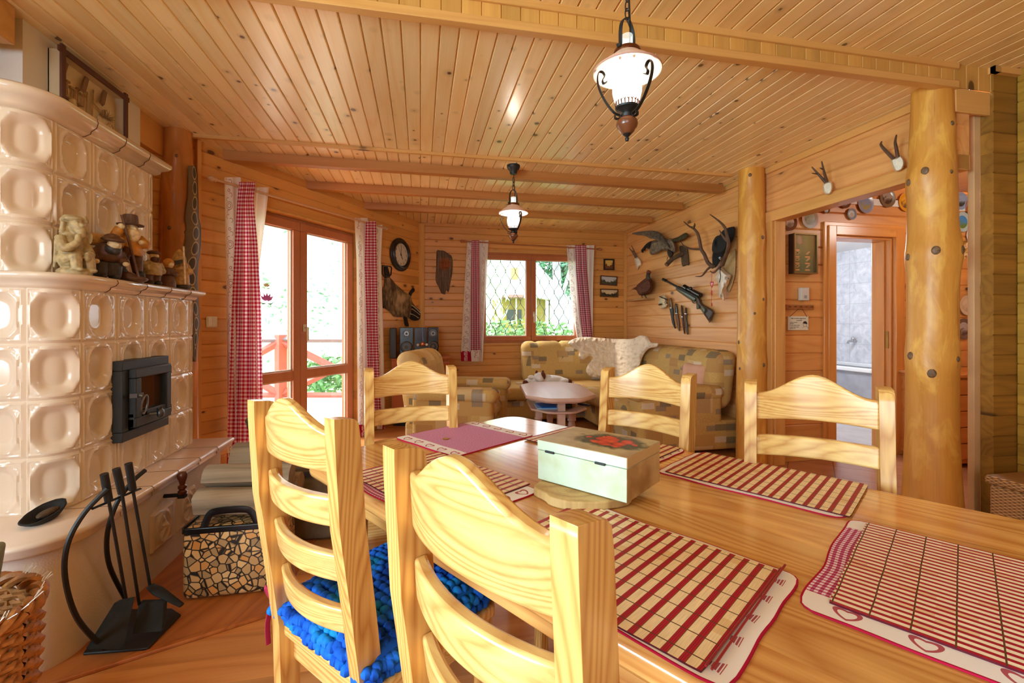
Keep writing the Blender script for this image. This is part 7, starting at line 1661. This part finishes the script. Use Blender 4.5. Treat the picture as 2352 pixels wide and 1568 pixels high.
# ------------------------------------------------------------------ outdoors
fw = V((_s, _c, 0)); rt = V((_c, -_s, 0))
m = MB(); m.mm((-30, -8, -.9), (40, 60, -.6)); struct(m, 'ground_lawn', plain('sunlit_lawn', (150, 176, 120), .95, var=.25, vscale=.6))
m = MB(); m.M = axes(PW(0, -.2), PD, -PN, (0, 0, 1)); m.mm((-4.2, 0, -.12), (2.0, 4.2, -.03)); struct(m, 'deck', plain('pale_deck', (210, 196, 182), .7))
rl_ = thing('deck_railing', 'red-brown crossed timber railing round the deck', 'railing', fw * 7.0 + rt * -3.3); rw_ = plain('red_brown_timber', (156, 84, 70), .6); 
def RP(px, py, t=7.0): return onD(px, py, t)
ztop, zbot = RP(645, 779).z, RP(645, 907).z
def bar(name, a, b, w, d, mat=rw_): m = MB(); m.tube([a, b], w / 1.414, 4, flat=1); return m.build(name, mat, rl_, smooth=0)
P = lambda px, z: V((RP(px, 741).x, RP(px, 741).y, z))
bar('top_rail', P(420, ztop), P(1000, ztop), .07, .05, plain('grey_handrail', (112, 104, 110), .6)); bar('bottom_rail', P(420, zbot), P(1000, zbot), .06, .05)
for px in (425, 645, 893): bar('post', P(px, -.03), P(px, ztop + .07), .13, .13)
for a, b in ((425, 645), (645, 893)): bar('brace', P(a, ztop - .03), P(b, zbot), .08, .06); bar('brace', P(a, zbot), P(b, ztop - .03), .08, .06)
def leafy(m, c, R3, n, size, seed, flat=.6, droop=0.):
    random.seed(seed); c = V(c)
    for _ in range(n):
        d = V((random.gauss(0, 1), random.gauss(0, 1), random.gauss(0, 1))).normalized() * (random.random() ** .35); p = c + V((d.x * R3[0], d.y * R3[1], d.z * R3[2]))
        a = V((random.gauss(0, 1), random.gauss(0, 1), random.gauss(0, flat))).normalized() * size * random.uniform(.6, 1.5); a.z -= droop * size; b = a.cross(V((random.gauss(0, 1), random.gauss(0, 1), random.gauss(0, 1)))).normalized() * size * .4
        m.face([m.v(p - a), m.v(p + b), m.v(p + a), m.v(p - b)])
def tree(name, label, base, h, tr, crowns, leafc, trunkc, cat='tree', limbs=0, size=.12, n=500, droop=0., grp=None, seed=1):
    root = thing(name, label, cat, base, 0, grp); b = V(base); m = MB(); m.tube([b, b + V((.05 * h * .2, 0, h * .5)), b + V((0, 0, h))], [tr, tr * .8, tr * .35], 10); m.build('trunk', trunkc, root)
    random.seed(seed); br = MB()
    for k in range(limbs):
        z = h * random.uniform(.15, .95); a = random.uniform(0, 2 * pi); L = random.uniform(.6, 1.) * crowns[0][1][0] * 1.1; q = b + V((0, 0, z)); br.tube(spline([q, q + V((cos(a) * L * .5, sin(a) * L * .5, -.05 * L)), q + V((cos(a) * L, sin(a) * L, -.28 * L))], 4), [.03, .028, .026, .024, .02, .016, .012, .008, .005], 4)
    if limbs: o = br.build('branches', trunkc, root); o['kind'] = 'stuff'
    m = MB()
    for i, (c, R3, f) in enumerate(crowns): leafy(m, b + V(c), R3, int(n * f), size, seed + i, droop=droop)
    o = m.build('foliage', leafc, root, smooth=0); o['kind'] = 'stuff'
g1, g2, g3 = plain('needle_green', (128, 168, 140), .9, var=.5, vscale=2), plain('leaf_green', (120, 168, 112), .9, var=.4, vscale=1.5), plain('pale_willow_green', (176, 214, 168), .9, var=.3, vscale=1.)
wt = plain('pale_dry_branch', (206, 202, 196), .9)
def far(px, t, z=-.6): q = onD(px, 741, t); return V((q.x, q.y, z))
tree('spruce', 'pale-branched spruce close behind the deck, through the left door leaf', far(620, 11), 7.5, .16, [((0, 0, 3.0), (1.9, 1.9, 2.6), .5), ((.3, 0, 2.2), (1.5, 1.5, .9), .5)], g1, wt, limbs=90, size=.085, n=380, grp='trees beyond the deck', seed=3)
tree('spruce', 'slim spruce behind the deck, through the right door leaf', far(800, 14.5), 7.0, .14, [((0, 0, 2.6), (1.3, 1.3, 1.9), .6), ((-.4, 0, 1.2), (1.2, 1.0, .7), .4)], g1, wt, limbs=40, size=.085, n=200, grp='trees beyond the deck', seed=9)
tree('shrub', 'green shrub below the deck railing', far(752, 9.5), .9, .03, [((0, 0, .72), (.7, .5, .42), 1.)], g2, wt, 'shrub', size=.09, n=700, seed=5)
# through the back window
tree('willow', 'pale hanging willow through the left window pane', far(1118, 13), 6, .14, [((0, 0, 2.6), (.62, .6, 2.5), 1.)], plain('willow_tint', (214, 240, 204), .9, var=.2, vscale=1.), wt, size=.12, n=420, droop=1.6, seed=4)
tree('leafy_tree', 'dense green tree behind the birch, through the right window pane', far(1330, 24), 8, .25, [((.2, 0, 4.8), (2.6, 2.2, 2.6), .7), ((-1.2, 0, 4.9), (1.7, 1.5, 1.5), .3)], plain('deep_leaf_green', (86, 138, 108), .9, var=.4, vscale=1.), wt, size=.22, n=2400, seed=6)
bi = thing('birch', 'grey-white tree trunk standing by the hedge', 'tree', far(1283, 11)); t = NT('birch_bark', .8); n = t.noise(t.obj(), 5, 4); t.col(t.mix(t.remap(n, .4, .65), lin((178, 180, 184)), lin((120, 120, 122)))); b = far(1283, 11); m = MB(); m.tube([b, b + V((.02, 0, 1.6)), b + V((-.05, 0, 3.0)), b + V((-.1, 0, 5.5))], [.13, .11, .10, .08], 14); m.build('trunk', t.m, bi)
m = MB(); m.tube([b + V((0, 0, 2.2)), b + V((.35, .1, 3.2)), b + V((.6, .1, 4.8))], [.05, .045, .03], 8); m.build('limb', t.m, bi)
hd = thing('hedge', 'clipped green hedge below the window', 'hedge', far(1200, 9.0)); hc = far(1200, 9.0); m = MB(); leafy(m, hc + V((.0, 0, 1.22)), (2.4, .35, .66), 3800, .075, 12); o = m.build('foliage', g2, hd, smooth=0); o['kind'] = 'stuff'
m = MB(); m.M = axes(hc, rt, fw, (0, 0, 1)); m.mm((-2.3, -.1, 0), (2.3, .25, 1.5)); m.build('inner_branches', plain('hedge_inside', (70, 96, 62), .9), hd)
ho = thing('yellow_house', 'yellow log house with a white balcony beyond the hedge', 'house', far(1190, 16)); hM = axes(far(1176, 16, 0), rt, fw, (0, 0, 1)); X = lambda px: (px - 1176) * 16 / FPX; Z = lambda py: EYE + (741 - py) * 16 / FPX
yl = wood('yellow_logs', (150, 134, 66), (132, 114, 50), axis=0, pw=.22, pa=2, knots=0, rough=.7, rings=3, rw=.2); wh = plain('white_paint', (226, 226, 226), .7); rf_ = plain('reddish_roof', (150, 110, 104), .8)
def hb(name, x0, x1, z0, z1, y0, y1, mat): m = MB(); m.M = hM; m.mm((X(x0), y0, Z(z0)), (X(x1), y1, Z(z1))); return m.build(name, mat, ho)
hb('wall', 1120, 1256, 860, 684, 0, 4, yl); hb('porch_roof', 1146, 1202, 686, 680, -1.0, 0, rf_); hb('balcony', 1160, 1218, 676, 648, -.8, -.7, wh); hb('upper_wall', 1165, 1222, 650, 596, .2, 4, plain('white_gable', (206, 208, 206), .8)); hb('upper_window', 1174, 1190, 640, 614, .1, .2, plain('ochre_panel', (170, 146, 84), .7))
for x in (1164, 1190): hb('window', x, x + (17 if x < 1180 else 8), 736, 711, -.06, 0, plain('dark_pane', (52, 62, 66), .3))
for x in (1184, 1229, 1252): hb('porch_post', x, x + 3, 745, 684, -.2, -.1, wh)
m = MB(); m.M = hM; m.prism([(X(1226), Z(604)), (X(1332), Z(720)), (X(1332), Z(745)), (X(1262), Z(745)), (X(1262), Z(690)), (X(1226), Z(684))], -.6, .4, axes((0, 0, 0), (1, 0, 0), (0, 0, 1), (0, 1, 0))); m.build('gable_wall', plain('white_render', (222, 222, 222), .8), ho)
# iron lattice in front of the window
gr = thing('window_grille', 'wavy wrought iron lattice outside the back window', 'grille', ((WX0 + WX1) / 2, YB + .19, WZ0)); k = 0; x = WX0 + .02
while x < WX1:
    m = MB(); m.tube([(x + .036 * sin(2 * pi * z / .29 + pi * (k % 2)), YB + .19, z) for z in [WZ0 + (WZ1 - WZ0) * i / 60 for i in range(61)]], .0042, 6); m.build('lattice_bar', plain('dark_green_iron', (24, 48, 44), .5) if k == 0 else gr.children[0].data.materials[0], gr); x += .0725; k += 1
# stickers on the door glass
def sticker(label, px, py, s, petals, leaf):
    c = onP(px, py, -.085); Sx = axes(c, PD, (0, 0, 1), PN); root = thing('window_sticker', label, 'sticker', c, 0, 'stickers on the door glass')
    for k in range(5):
        a = pi / 2 + (k - 2) * .42; m = MB(); m.M = Sx @ R(a, 'Z'); m.prism([(.01 * s, 0), (.05 * s, .014 * s), (.085 * s, 0), (.05 * s, -.014 * s)], -.001, .001); m.build('petal', petals, root)
    for sg2 in (-1, 1): m = MB(); m.M = Sx; m.prism([(0, -.012 * s), (sg2 * .05 * s, -.006 * s), (sg2 * .09 * s, .02 * s), (sg2 * .04 * s, -.022 * s)], -.001, .001); m.build('leaf', leaf, root)
sticker('magenta lotus sticker with green leaves on the door glass', 613, 694, 1., plain('magenta_film', (214, 110, 214), .4), plain('green_film', (90, 190, 130), .4))
sticker('small faint yellow-green sticker above the lotus on the door glass', 612, 660, .55, plain('cream_film', (240, 240, 214), .4), plain('lime_film', (170, 200, 110), .4))
